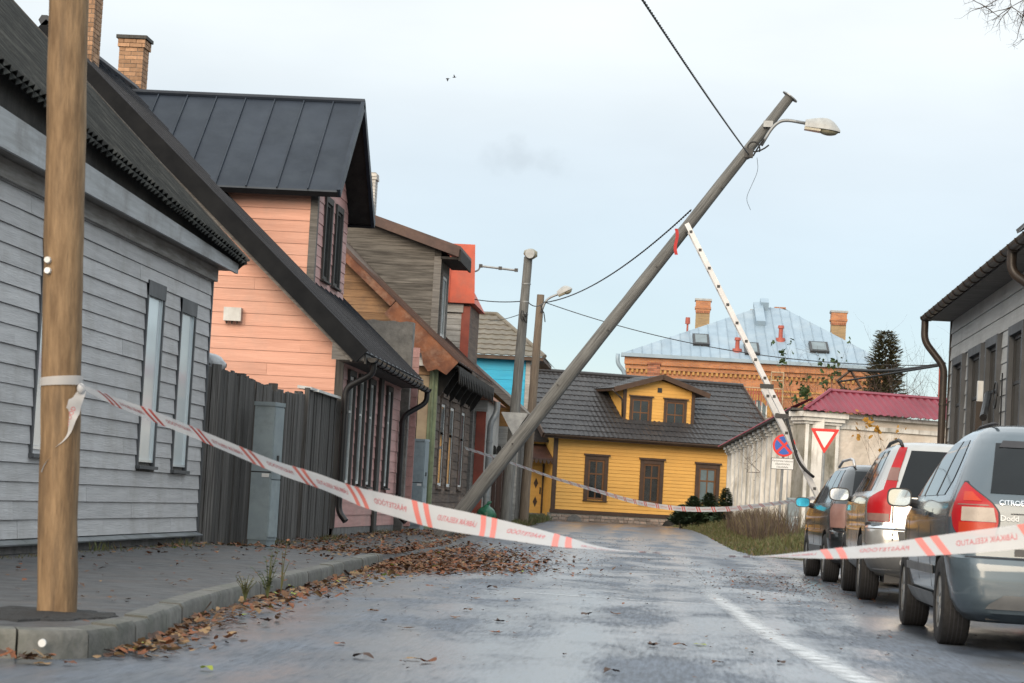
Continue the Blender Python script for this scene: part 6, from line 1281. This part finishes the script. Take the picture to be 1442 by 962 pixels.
ca.patch('door_handle', 'paint_blue', [(.93, 1.55), (.96, 1.55)], [(.93, 1.78), (.96, 1.78)], .93, .965, .03, 2, 6, 'y', (1,))
ca.mirror(2.72, 1.07, .20, .155, 'trim_dark', 'mirror_glass', -1, .07); ca.mirror(2.72, 1.07, .20, .155, 'trim_dark', 'mirror_glass', 1, .07)
ca.text('CITROËN', .050, -.54, 1.045, 'chrome'); ca.text('Dodd', .056, -.53, .935, 'sign_white')
m = MB(); m.box(-.6, .6, .18, .5, .22, .34); m.build('underbody', 'trim_dark', ca.t, local=True)
m = MB(); m.tube([(.35, .08, .26), (.35, .5, .26)], .03, 10); m.build('exhaust_pipe', 'galv', ca.t, local=True)

# --- silver off-road estate in the middle
tabB = [(.28, .22, 4.5, .76), (.36, .08, 4.65, .87), (.46, .02, 4.72, .92), (.60, .0, 4.76, .93), (.70, .0, 4.76, .93), (.77, .02, 4.74, .93), (.80, .07, 4.72, .925), (.95, .09, 4.62, .93), (1.06, .10, 4.3, .925), (1.12, .115, 3.7, .905), (1.17, .135, 3.5, .87), (1.25, .175, 3.32, .83), (1.4, .255, 3.0, .765), (1.55, .335, 2.66, .70), (1.64, .385, 2.42, .655), (1.69, .44, 2.24, .60), (1.72, .56, 2.1, .52), (1.735, .8, 1.9, .4), (1.74, 1.1, 1.7, .2)]
cb = Car('parked_car', 'silver off-road estate with tall red tail lights parked in the middle of the row', (2.86, 24.8, road_z(2.8, 26)), radians(-.5), 4.78, tabB, 'paint_silver', 2.86, .98, .36, arch=.42)
cb.patch('rear_window', 'glass_dark', [(1.13, -.62), (1.62, -.46)], [(1.13, .62), (1.62, .46)], 1.13, 1.63, .006, 10, 20)
for sd_ in (1, -1):
    tl = cb.patch('tail_light', 'lens_red', [(.86, .68), (1.13, .66), (1.19, .63), (1.4, .585), (1.66, .50)], [(.86, .96), (1.02, 1.0), (1.10, .97), (1.16, .86), (1.19, .76), (1.4, .70), (1.66, .60)], .86, 1.665, .012, 26, 10, sides=(sd_,))
    cb.patch('reversing_lens', 'lens_smoke', [(.865, .69), (.95, .69)], [(.865, .95), (.95, .97)], .865, .945, .016, 4, 8, sides=(sd_,), par=tl)
    cb.patch('indicator_lens', 'lens_smoke', [(1.32, .60), (1.45, .575)], [(1.32, .72), (1.45, .675)], 1.30, 1.44, .016, 5, 6, sides=(sd_,), par=tl)
cb.patch('chrome_strip', 'chrome', [(.795, .62), (.84, .62)], [(.795, 1.02), (.84, 1.02)], .79, .845, .02, 3, 10, sides=(1, -1))
cb.patch('lower_bumper', 'trim_grey', [(.34, -1.05), (.6, -1.06)], [(.34, 1.05), (.6, 1.06)], .33, .56, .012, 5, 30)
for z0, z1, q in ((.66, 1.12, .645),): cb.patch('tailgate_gap', 'ink', [(z0, q), (z1, q)], [(z0, q+.012), (z1, q+.012)], z0, z1, .004, 6, 1, sides=(1, -1))
cb.patch('tailgate_gap', 'ink', [(.78, -.64), (.79, -.64)], [(.78, .64), (.79, .64)], .778, .789, .004, 1, 16)
cb.patch('bumper_step', 'trim_dark', [(.66, -.58), (.77, -.60)], [(.66, .58), (.77, .60)], .655, .765, .012, 3, 16)
cb.patch('side_window', 'glass_dark', [(1.18, .62), (1.4, .66), (1.62, .74)], [(1.18, 3.3), (1.4, 2.9), (1.62, 2.3)], 1.185, 1.63, .005, 10, 26, 'y', (1, -1))
for y in (1.35, 2.25): cb.patch('window_pillar', 'trim_dark', [(1.18, y), (1.62, y-.05)], [(1.18, y+.08), (1.62, y+.02)], 1.185, 1.63, .008, 6, 2, 'y', (1,))
for y in (1.5, 2.4): cb.patch('door_gap', 'ink', [(.45, y), (1.18, y)], [(.45, y+.012), (1.18, y+.012)], .45, 1.18, .002, 6, 1, 'y', (1,))
cb.patch('sill_panel', 'trim_grey', [(.3, 1.42), (.5, 1.42)], [(.3, 3.4), (.5, 3.4)], .30, .50, .014, 3, 14, 'y', (1,))
for sd_ in (1, -1): m = MB(); m.tube([(-sd_*.55, .50, 1.68), (-sd_*.56, .60, 1.725), (-sd_*.56, .9, 1.75), (-sd_*.56, 2.0, 1.745), (-sd_*.57, 2.3, 1.69)], .020, 8); m.build('roof_rail', 'trim_dark', cb.t, smooth=True, local=True)
m = MB(); m.tube([(-.52, .02, .44), (-.52, .5, .42)], .045, 14); ex = m.build('exhaust_pipe', 'galv', cb.t, smooth=radians(40), local=True); m = MB(); m.tube([(-.52, .018, .44), (-.52, .03, .44)], .034, 14); m.build('exhaust_bore', 'ink', ex, local=True)
m = MB(); m.box(-.7, .7, .25, .9, .22, .40); m.build('underbody', 'trim_dark', cb.t, local=True); m = MB(); m.tube([(-.35, .55, .32), (.35, .55, .32)], .13, 12); m.build('silencer', 'trim_dark', cb.t, local=True)
cb.mirror(2.95, 1.15, .24, .16, 'trim_dark', 'mirror_glass', -1, .06); cb.mirror(2.95, 1.15, .24, .16, 'trim_dark', 'mirror_glass', 1, .06)

# --- dark estate at the head of the row
tabC = [(.25, .2, 4.25, .74), (.33, .06, 4.36, .83), (.45, .01, 4.43, .86), (.6, .0, 4.45, .87), (.68, .02, 4.44, .87), (.71, .08, 4.42, .865), (.9, .10, 4.2, .87), (1.0, .11, 3.75, .855), (1.06, .13, 3.45, .83), (1.15, .19, 3.25, .79), (1.3, .30, 2.95, .73), (1.45, .41, 2.6, .665), (1.53, .48, 2.36, .62), (1.575, .56, 2.18, .565), (1.6, .72, 2.0, .48), (1.615, 1.0, 1.8, .33), (1.62, 1.3, 1.6, .15)]
cc = Car('parked_car', 'black estate car with roof rails and blue tinted mirror at the head of the row', (2.83, 31.25, road_z(2.8, 33)), radians(2.2), 4.45, tabC, 'paint_black', 2.6, .82, .325, arch=.38)
cc.patch('rear_window', 'glass_dark', [(1.05, -.60), (1.5, -.52)], [(1.05, .60), (1.5, .52)], 1.05, 1.51, .006, 10, 20)
for sd_ in (1, -1):
    tl = cc.patch('tail_light', 'lens_smoke', [(.74, .64), (1.06, .64)], [(.74, .92), (1.0, .96), (1.06, .88)], .74, 1.06, .010, 8, 8, sides=(sd_,)); cc.patch('indicator_lens', 'lens_smoke', [(.75, .66), (.86, .66)], [(.75, .90), (.86, .92)], .75, .86, .014, 3, 6, sides=(sd_,), par=tl)
cc.patch('side_window', 'glass_dark', [(1.06, .62), (1.3, .66), (1.52, .76)], [(1.06, 3.25), (1.3, 2.8), (1.52, 2.2)], 1.07, 1.525, .005, 10, 26, 'y', (1, -1))
for y in (1.3, 2.15): cc.patch('window_pillar', 'paint_black', [(1.06, y), (1.52, y-.04)], [(1.06, y+.06), (1.52, y+.02)], 1.07, 1.525, .008, 6, 2, 'y', (1,))
for y in (1.35, 2.25): cc.patch('door_gap', 'ink', [(.4, y), (1.06, y)], [(.4, y+.012), (1.06, y+.012)], .4, 1.06, .002, 6, 1, 'y', (1,))
cc.patch('lower_bumper', 'trim_dark', [(.3, -.95), (.45, -.96)], [(.3, .95), (.45, .96)], .28, .45, .012, 4, 24)
cc.patch('side_cladding', 'trim_grey', [(.3, 1.25), (.5, 1.25)], [(.3, 3.0), (.5, 3.0)], .28, .48, .014, 3, 14, 'y', (1,))
for sd_ in (1, -1): m = MB(); m.tube([(-sd_*.52, .58, 1.575), (-sd_*.53, .66, 1.655), (-sd_*.53, .95, 1.68), (-sd_*.53, 2.0, 1.67), (-sd_*.55, 2.25, 1.59)], .020, 8); m.build('roof_rail', 'alu', cc.t, smooth=True, local=True)
m = MB(); m.box(-.65, .65, .2, .8, .2, .36); m.build('underbody', 'trim_dark', cc.t, local=True)
cc.mirror(2.85, 1.07, .21, .145, 'paint_black', 'mirror_blue', -1, .07); cc.mirror(2.85, 1.07, .21, .145, 'paint_black', 'mirror_blue', 1, .07)

# ------------------------------------------------------------------ fallen leaves
LM = ['leaf_brown', 'leaf_tan', 'leaf_rust', 'leaf_dark', 'leaf_lime']
def leaf_geo(s, rnd, curl=.5, lobes=True):
    n = 14; out = []; lobes = rnd.random() < .55; el = 1.0 if lobes else rnd.uniform(1.1, 1.5)
    ph = rnd.random()*6; c1 = rnd.uniform(-curl, curl)*.6; c2 = rnd.uniform(0, curl)*.6
    for k in range(n):
        a = 2*pi*k/n; r_ = s*(.5 if not lobes else (.5 + .13*cos(5*a)))*(1 + .10*rnd.uniform(-1, 1)); x, y = cos(a)*r_*1.15*el, sin(a)*r_*.85/el**.8
        out.append((x, y, c1*x*x/s*1.6 + c2*y*y/s*2.2 + .02*s*sin(a*3 + ph)))
    return out + [(0, 0, 0)], [(k, (k+1) % n, n) for k in range(n)]
rnd = random.Random(11)
lv = MB()
def put(x, y, z, s, mi, tilt=.35, stack=0):
    s *= .74; tilt *= .6; vs, fs = leaf_geo(s, rnd, .4); a = rnd.random()*6.28; tx, ty = rnd.gauss(0, tilt), rnd.gauss(0, tilt); ca_, sa = cos(a), sin(a); q = []
    for vx, vy, vz in vs: X, Y = vx*ca_ - vy*sa, vx*sa + vy*ca_; q.append((x+X, y+Y, vz + X*tx + Y*ty))
    lo = min(p[2] for p in q); lv.add([(p[0], p[1], p[2] - lo + z + .003) for p in q], fs, mi)
def gz(x, y):
    if x > verge_x(y) and y > 46: return verge_z(x, y)
    if x < kerb_x(y) - .14: return zp(y) + .01
    return road_z(x, y) + .004
def pick(w): return rnd.choices(range(5), w)[0]
for _ in range(1300):                           # gutter along the kerb
    y = rnd.uniform(10.9, 29); x = kerb_x(y) + .02 + abs(rnd.gauss(0, .13 + .012*(y-11))); put(x, y, gz(x, y) + rnd.random()*.03, rnd.uniform(.035, .085), pick((4, 3, 3, 3, .15)), .45)
for _ in range(170):
    x = rnd.uniform(-4.6, -2.8); y = 10.45 - .05*abs(rnd.gauss(0, 1)) - .02 + (x+4.2)*.05; put(x, y-.03, .01 + rnd.random()*.02, rnd.uniform(.04, .08), pick((4, 4, 2, 3, .2)), .4)
for _ in range(7500):                           # big drift across the driveway
    y = 24.5 + abs(rnd.gauss(0, 1))*6 + rnd.uniform(0, 3); e = rnd.gauss(0, 1); x = kerb_x(y) + .25 + e*(.45 if e < 0 else .75*sm(22, 29, y))
    if y < 27.9 and x < kerb_x(y): continue
    if y > 47: continue
    put(x, y, gz(x, y) + rnd.random()*.05*math.exp(-abs(e)), rnd.uniform(.035, .085), pick((4, 1.5, 6, 6, .05)), .4)
for _ in range(3600):                           # on the footway
    y = rnd.uniform(22, 50); x = rnd.uniform(-5.75, kerb_x(y)-.1); k = sm(21, 30, y)*(.35 + .65*(noise.noise((x*.8, y*.25, 4)) > -.1))
    if rnd.random() > k: continue
    put(x, y, gz(x, y) + rnd.random()*.02, rnd.uniform(.035, .085), pick((4, 3, 4, 4, .05)), .4)
for _ in range(150): y = rnd.uniform(12, 23); x = rnd.uniform(-5.7, kerb_x(y)-.2); put(x, y, gz(x, y), rnd.uniform(.025, .06), pick((4, 2, 3, 5, 0)), .3)
for _ in range(6500):                           # thin litter on the road
    y = 11 + 50*rnd.random()**1.1; x = rnd.uniform(-3.4, 3.2)
    dens = .25 + .75*sm(.8, -2.8, x)*sm(14, 26, y) + .9*sm(23, 30, y)*(1 if -.5 < x else .6)*(noise.noise((x, y*.3, 8)) > 0)
    if rnd.random() > dens*.6: continue
    put(x, y, gz(x, y), rnd.uniform(.012, .042), pick((2, .6, 2, 6, .05)), .25)
for _ in range(900):                            # by the parked cars' wheels
    y = rnd.gauss(29.5, 3); x = rnd.gauss(1.3, .5)
    put(x, y, gz(x, y), rnd.uniform(.02, .05), pick((2, .3, 4, 5, 0)), .25)
for _ in range(500): y = rnd.uniform(47, 70); x = verge_x(y) + rnd.uniform(0, 2.2); put(x, y, gz(x, y), rnd.uniform(.05, .10), pick((4, 5, 2, 1, .3)), .4)
lo_ = lv.build('fallen_leaves', LM, fix=False); tag(lo_, 'drift of wet brown and rust autumn leaves along the kerb and footway', 'leaves', kind='stuff')
big = [(627, 829, 1), (669, 844, 0), (727, 846, 0), (659, 861, 0), (641, 871, 0), (697, 892, 2), (703, 877, 3), (1073, 847, 2), (920, 911, 3), (957, 912, 0), (986, 910, 4), (603, 934, 2), (580, 930, 1), (525, 861, 0), (478, 908, 2), (511, 928, 3), (291, 946, 4), (693, 830, 3), (825, 868, 3), (868, 866, 0), (540, 875, 3), (573, 886, 0), (1010, 936, 0), (860, 950, 3), (253, 905, 1), (60, 937, 1), (98, 938, 2), (1100, 935, 3), (745, 805, 3), (820, 840, 0)]
labs = ['curled brown leaf lying singly on the wet road', 'pale tan leaf lying singly beside the kerb', 'rust coloured leaf lying singly on the wet road', 'dark wet leaf lying flat on the road', 'yellow green leaf lying singly on the wet road']
SPECIAL = {(1073, 847): 'rust leaf lying between the white line and the near car', (291, 946): 'yellow green leaf lying just below the kerb corner', (986, 910): 'yellow green leaf at the end of a loose row of three', (60, 937): 'tan leaf against the kerb foot beneath the white stud', (98, 938): 'rust leaf against the kerb foot beneath the white stud', (253, 905): 'tan leaf at the edge of the kerb leaf litter', (1100, 935): 'dark leaf lying on the worn white line', (957, 912): 'brown leaf in the middle of a loose row of three'}
for (px, py, mi) in big:
    p = G(px, py, 0); vs, fs = leaf_geo(rnd.uniform(.06, .09), rnd, .45); lo = min(v[2] for v in vs); m = MB(); a = rnd.random()*6; m.add([(v[0]*cos(a)-v[1]*sin(a), v[0]*sin(a)+v[1]*cos(a), (v[2]-lo)*1.3 + .004) for v in vs], fs)
    o = m.build('fallen_leaf', LM[mi], fix=False); o.location = (p.x, p.y, road_z(p.x, p.y) + .004); tag(o, SPECIAL.get((px, py), labs[mi]), 'leaf', 'single leaves scattered on the road, ' + LM[mi].split('_')[1])

# ------------------------------------------------------------------ grass and weeds
def blades(n, sampler, h, w, mats, lean=.4):
    m = MB()
    for _ in range(n):
        x, y, z, k = sampler(); a = rnd.random()*6.28; hh = h*rnd.uniform(.4, 1.2)*k; lx, ly = rnd.gauss(0, lean)*hh, rnd.gauss(0, lean)*hh; dx, dy = cos(a)*w, sin(a)*w
        m.add([(x-dx, y-dy, z-.02), (x+dx, y+dy, z-.02), (x + lx*.4 + dx*.7, y + ly*.4 + dy*.7, z + hh*.6), (x + lx*.4 - dx*.7, y + ly*.4 - dy*.7, z + hh*.6), (x+lx, y+ly, z+hh)], [(0, 1, 2, 3), (3, 2, 4)], rnd.randrange(len(mats)) if rnd.random() < .5 else 0)
    return m
def s_right():
    y = rnd.uniform(46.3, 88); x = verge_x(y) + .02 + 3.2*rnd.random()**1.2; return x, y, verge_z(x, y), .45 + .55*sm(0, 1.2, x - verge_x(y))
tag(blades(14000, s_right, .22, .012, ['grass', 'dry_grass'], .5).build('verge_grass', ['grass', 'dry_grass'], fix=False), 'rough green and straw grass on the verge before the white wall', 'grass', kind='stuff')
def s_weed():
    y = rnd.uniform(56, 72); x = verge_x(y) + .7 + abs(rnd.gauss(0, .55)); return x, y, verge_z(x, y), 1
tag(blades(2600, s_weed, .75, .009, ['weed', 'dry_grass'], .3).build('dry_weeds', ['weed', 'dry_grass'], fix=False), 'dry brown tangled weeds in front of the white wall', 'weeds', kind='stuff')
def s_left():
    y = rnd.uniform(61.5, 87); x = kerb_x(y) + .5 - 1.9*rnd.random(); return x, y, left_verge_z(x, y) - .02, 1
tag(blades(6500, s_left, .20, .012, ['grass', 'dry_grass'], .5).build('strip_grass', ['grass', 'dry_grass'], fix=False), 'low green grass round the lamp pole feet', 'grass', kind='stuff')
def s_foot():
    y = rnd.uniform(19, 46); x = -5.72 + abs(rnd.gauss(0, .12)) ; k = noise.noise((y*.9, 0, 2)) > .05; return x, y, zp(y), 1.0 if k else .25
tag(blades(1400, s_foot, .10, .006, ['grass', 'dry_grass'], .5).build('wall_foot_grass', ['grass', 'dry_grass'], fix=False), 'sparse tufts growing along the foot of house and fence', 'grass', kind='stuff')
def weed(label, px, py, z, h, n, spread, mts=('leaf_green', 'grass')):
    p = G(px, py, z); t = thing('weed', label, 'weed', (p.x, p.y, z)); m = MB(); s_ = MB()
    for k in range(n):
        a = rnd.random()*6.28; r_ = rnd.random()*spread; hh = h*rnd.uniform(.5, 1); tip = (cos(a)*r_, sin(a)*r_, hh); s_.tube([(0, 0, -.02), (tip[0]*.35, tip[1]*.35, hh*.55), tip], [.004, .003, .0015], 4)
        for j in range(7):
            t_ = .25 + .75*j/6; c = Vector((tip[0]*t_**1.4, tip[1]*t_**1.4, hh*t_)); b = rnd.random()*6.28; l_ = h*.13; d = Vector((cos(b), sin(b), .35))*l_; e = Vector((-sin(b), cos(b), 0))*l_*.28; m.add([c, c + d*.5 + e, c + d, c + d*.5 - e], [(0, 1, 2, 3)])
    s_.build('stem', 'grass', t, local=True); m.build('leaves', mts[0], t, local=True, fix=False)
weed('small green weed sprouting at the kerb joint', 377, 838, .12, .30, 9, .12); weed('thin reddish weed stalk beside the kerb weed', 396, 828, .12, .38, 3, .05, ('leaf_rust',)); weed('leafy green weed clump at the slim cabinet foot', 340, 757, .12, .34, 30, .28); weed('low green weed at the plinth under the grey house', 20, 776, .12, .16, 14, .2); weed('low yellowish weed by the plinth cap', 158, 770, .12, .12, 8, .15, ('leaf_lime',)); weed('dry grassy tuft at the kerb stone joint', 345, 842, .1, .18, 12, .12, ('dry_grass',)); weed('mossy green tuft by the foot of the leaning pole', 640, 752, .08, .28, 34, .3)

# ------------------------------------------------------------------ shrubs and trees
def conifer(name, label, base, h, r, mt, n=900, cat='shrub', group=None, layers=True, droop=.25, pw=.8):
    t = thing(name, label, cat, base, 0, group); m = MB(); m.tube([(0, 0, -.1), (0, 0, h*.95)], [h*.022 + .02, .01], 6); m.build('trunk', 'bark', t, local=True); f = MB()
    nb = n//9
    for k in range(nb):
        z = h*(.04 + .94*(k/nb)); a = k*2.4 + rnd.uniform(-.3, .3); R_ = r*(1 - z/h)**pw*rnd.uniform(.65, 1.08) + .04; d = Vector((cos(a), sin(a), droop*rnd.uniform(-.2, 1) if droop > 0 else .5)).normalized()
        for j in range(9):
            c = Vector((0, 0, z)) + d*(R_*(.25 + .75*j/8)); l_ = R_*.30 + .05; b = a + rnd.uniform(-1.0, 1.0); e = Vector((cos(b), sin(b), rnd.uniform(-.1, .6)))*l_; s_ = e.cross(Vector((rnd.random()-.5, rnd.random()-.5, 1))).normalized()*l_*.22
            f.add([c, c + e*.5 + s_, c + e, c + e*.5 - s_], [(0, 1, 2, 3)])
    f.build('crown', mt, t, local=True, fix=False); return t
for (px, h, r_, y, lab) in ((975, 1.15, .6, 84.5, 'low dark conifer shrub under the yellow wall'), (997, 1.3, .6, 85, 'taller dark conifer shrub covering the last yellow house window'), (1020, 1.5, .5, 84, 'bushy conifer shrub against the end of the white wall'), (958, .8, .4, 84.5, 'small dark conifer at the left of the conifer group')):
    p = P(px, 738, y); conifer('conifer_shrub', lab, (p.x, y, zr(y)+.02), h, r_, 'needle', 2600, droop=-.4)
p = P(1247, 490, 128); conifer('spruce_tree', 'olive spruce tree rising behind the zinc roof corner', (p.x, 128, .2), p.z + .9, 1.5, 'needle_olive', 12000, 'tree', pw=.35)
def grow(m, p, d, L, r, depth, rr, spread=.6, up=.1, kids=3, tips=None):
    pts = [p]; n = 4; q = p.copy(); dd = d.copy()
    for i in range(n): dd = (dd + Vector((rr.gauss(0, .13), rr.gauss(0, .13), rr.gauss(0, .10) + up*.2))).normalized(); q = q + dd*(L/n); pts.append(q.copy())
    m.tube(pts, [r*(1 - .55*i/n) for i in range(n+1)], 5 if r > .01 else 3, cap=False)
    if tips is not None and depth <= 1: tips.append((q.copy(), dd.copy()))
    if depth <= 0: return
    for k in range(kids):
        i = rr.randint(1, n); a = Vector((rr.gauss(0, 1), rr.gauss(0, 1), rr.gauss(0, 1))).normalized(); e = (dd*(1-spread) + a*spread + Vector((0, 0, up))).normalized(); grow(m, pts[i], e, L*rr.uniform(.5, .75), r*.5, depth-1, rr, spread, up, kids, tips)
def bare(name, label, base, h, stems, depth, cat, mt='twig', r0=.03, spread=.5, seed=1, leaf=None, nleaf=0, ls=.1, up=.25, kids=3, hf=.375):
    rr = random.Random(seed); t = thing(name, label, cat, base); m = MB(); tips = []
    for k in range(stems): a = rr.random()*6.28; grow(m, Vector((rr.gauss(0, .12), rr.gauss(0, .12), 0)), Vector((cos(a)*.35, sin(a)*.35, 1)).normalized(), h*rr.uniform(.85, 1.15)*hf, r0, depth, rr, spread, up, kids, tips)
    m.build('branches', mt, t, local=True, fix=False)
    if leaf:
        f = MB()
        for _ in range(nleaf): q, d = rr.choice(tips); vs, fs = leaf_geo(ls*rr.uniform(.6, 1.2), rr, .5); ax = Vector((rr.gauss(0, 1), rr.gauss(0, 1), rr.gauss(0, 1))).normalized(); R_ = Matrix.Rotation(rr.random()*6, 3, ax); o_ = q + Vector((rr.gauss(0, .06), rr.gauss(0, .06), rr.gauss(0, .06))); f.add([R_ @ Vector(v) + o_ for v in vs], fs)
        f.build('leaves', leaf, t, local=True, fix=False)
    return t
p = P(1300, 640, 56); bare('leafy_shrub', 'thin shrub with last golden leaves beside the dark downpipe', (p.x, 56, .3), 3.1, 6, 3, 'shrub', 'twig', .012, .45, 5, 'leaf_gold', 130, .11, hf=.46)
for (px, y, top, sd, lab) in ((1145, 76, 520, 2, 'brown bare thicket left of the lattice brace above maroon roof'), (1205, 77, 505, 3, 'tangled brown bare bush under the lattice braces'), (1232, 78, 515, 8, 'tangled brown bare bush beside the zinc downpipe')):
    q = P(px, top, y); bare('bare_bush', lab, (q.x, y, .3), q.z, 10, 4, 'bush', 'twig', .035, .6, sd, up=.2, hf=.52)
q = P(1300, 500, 78); bare('bare_tree', 'slender bare sapling behind the maroon roof beside the steel post', (q.x, 78, .3), q.z + .6, 5, 4, 'tree', 'bark', .03, .5, 12, up=.15, hf=.5)
q = P(1165, 492, 75); bare('leafy_sapling', 'green yellow leafed sapling in front of the brick cornice', (q.x, 75, .3), q.z, 4, 3, 'tree', 'bark', .03, .45, 21, 'leaf_green', 420, .15, up=.35, hf=.46)
rr = random.Random(4); bt_ = thing('bare_tree', 'bare tree with fine dark twigs reaching over the pale house', 'tree', (11.5, 54, .1)); m = MB()
m.tube([(0, 0, -.1), (.1, 0, 5), (-.1, 0, 9), (0, .1, 13), (.1, 0, 16)], [.22, .19, .15, .09, .03], 8); m.build('trunk', 'bark', bt_, local=True); m = MB()
o_ = Vector((11.5, 54, .1))
for (tx, ty, z0) in ((1388, 8, 13.6), (1442, 22, 12.5), (1425, 8, 13.0), (1460, 45, 11.5), (1480, 10, 12.0), (1520, 40, 11)):
    e = P(tx, ty, 54) - o_; s_ = Vector((0, 0, z0)); n = 9; pts = [s_.lerp(e, i/n) + Vector((0, .3*sin(i), .9*sin(pi*i/n))) for i in range(n+1)]; m.tube(pts, [.05*(1-.85*i/n) for i in range(n+1)], 5, cap=False)
    for i in range(4, n+1):
        for _ in range(4): a = Vector((rr.gauss(0, 1), rr.gauss(0, .6), rr.gauss(-.2, .8))).normalized(); grow(m, pts[i], ((pts[i]-pts[i-1]).normalized()*.5 + a*.6).normalized(), rr.uniform(.3, .65), .013, 2, rr, .6, 0, 3)
for k in range(14): a = rr.random()*6.28; grow(m, Vector((0, 0, rr.uniform(8, 15))), Vector((abs(cos(a))*.8, sin(a), .8)).normalized(), 2.4, .05, 2, rr, .5, .15, 3)
m.build('branches', 'bark', bt_, local=True, fix=False)

# ------------------------------------------------------------------ two birds over the roofs
for (px, py, f_, lab) in ((630.5, 111, 1, 'small dark bird flying with lowered wings'), (640, 109, -1, 'small dark bird flying with raised wings')):
    p = P(px, py, 160); t = thing('bird', lab, 'bird', p); rows = []
    t.scale = (.55, .55, .55)
    for i in range(9): u = i/8; r_ = .07*sin(pi*min(1, u*.85+.12))**.8*(1 if u < .7 else .45); rows.append([(-.25 + .55*u, cos(2*pi*k/8)*r_, sin(2*pi*k/8)*r_ + .03*u) for k in range(9)])
    m = MB(); m.grid(rows)
    for sg in (-1, 1): m.add([(-.05, 0, .02), (.12, 0, .02), (.05, sg*.22, -.16*f_), (-.06, sg*.42, -.30*f_), (-.10, sg*.24, -.15*f_)], [(0, 1, 2, 3, 4)])
    m.build('body', 'bird_dark', t, smooth=True, local=True)
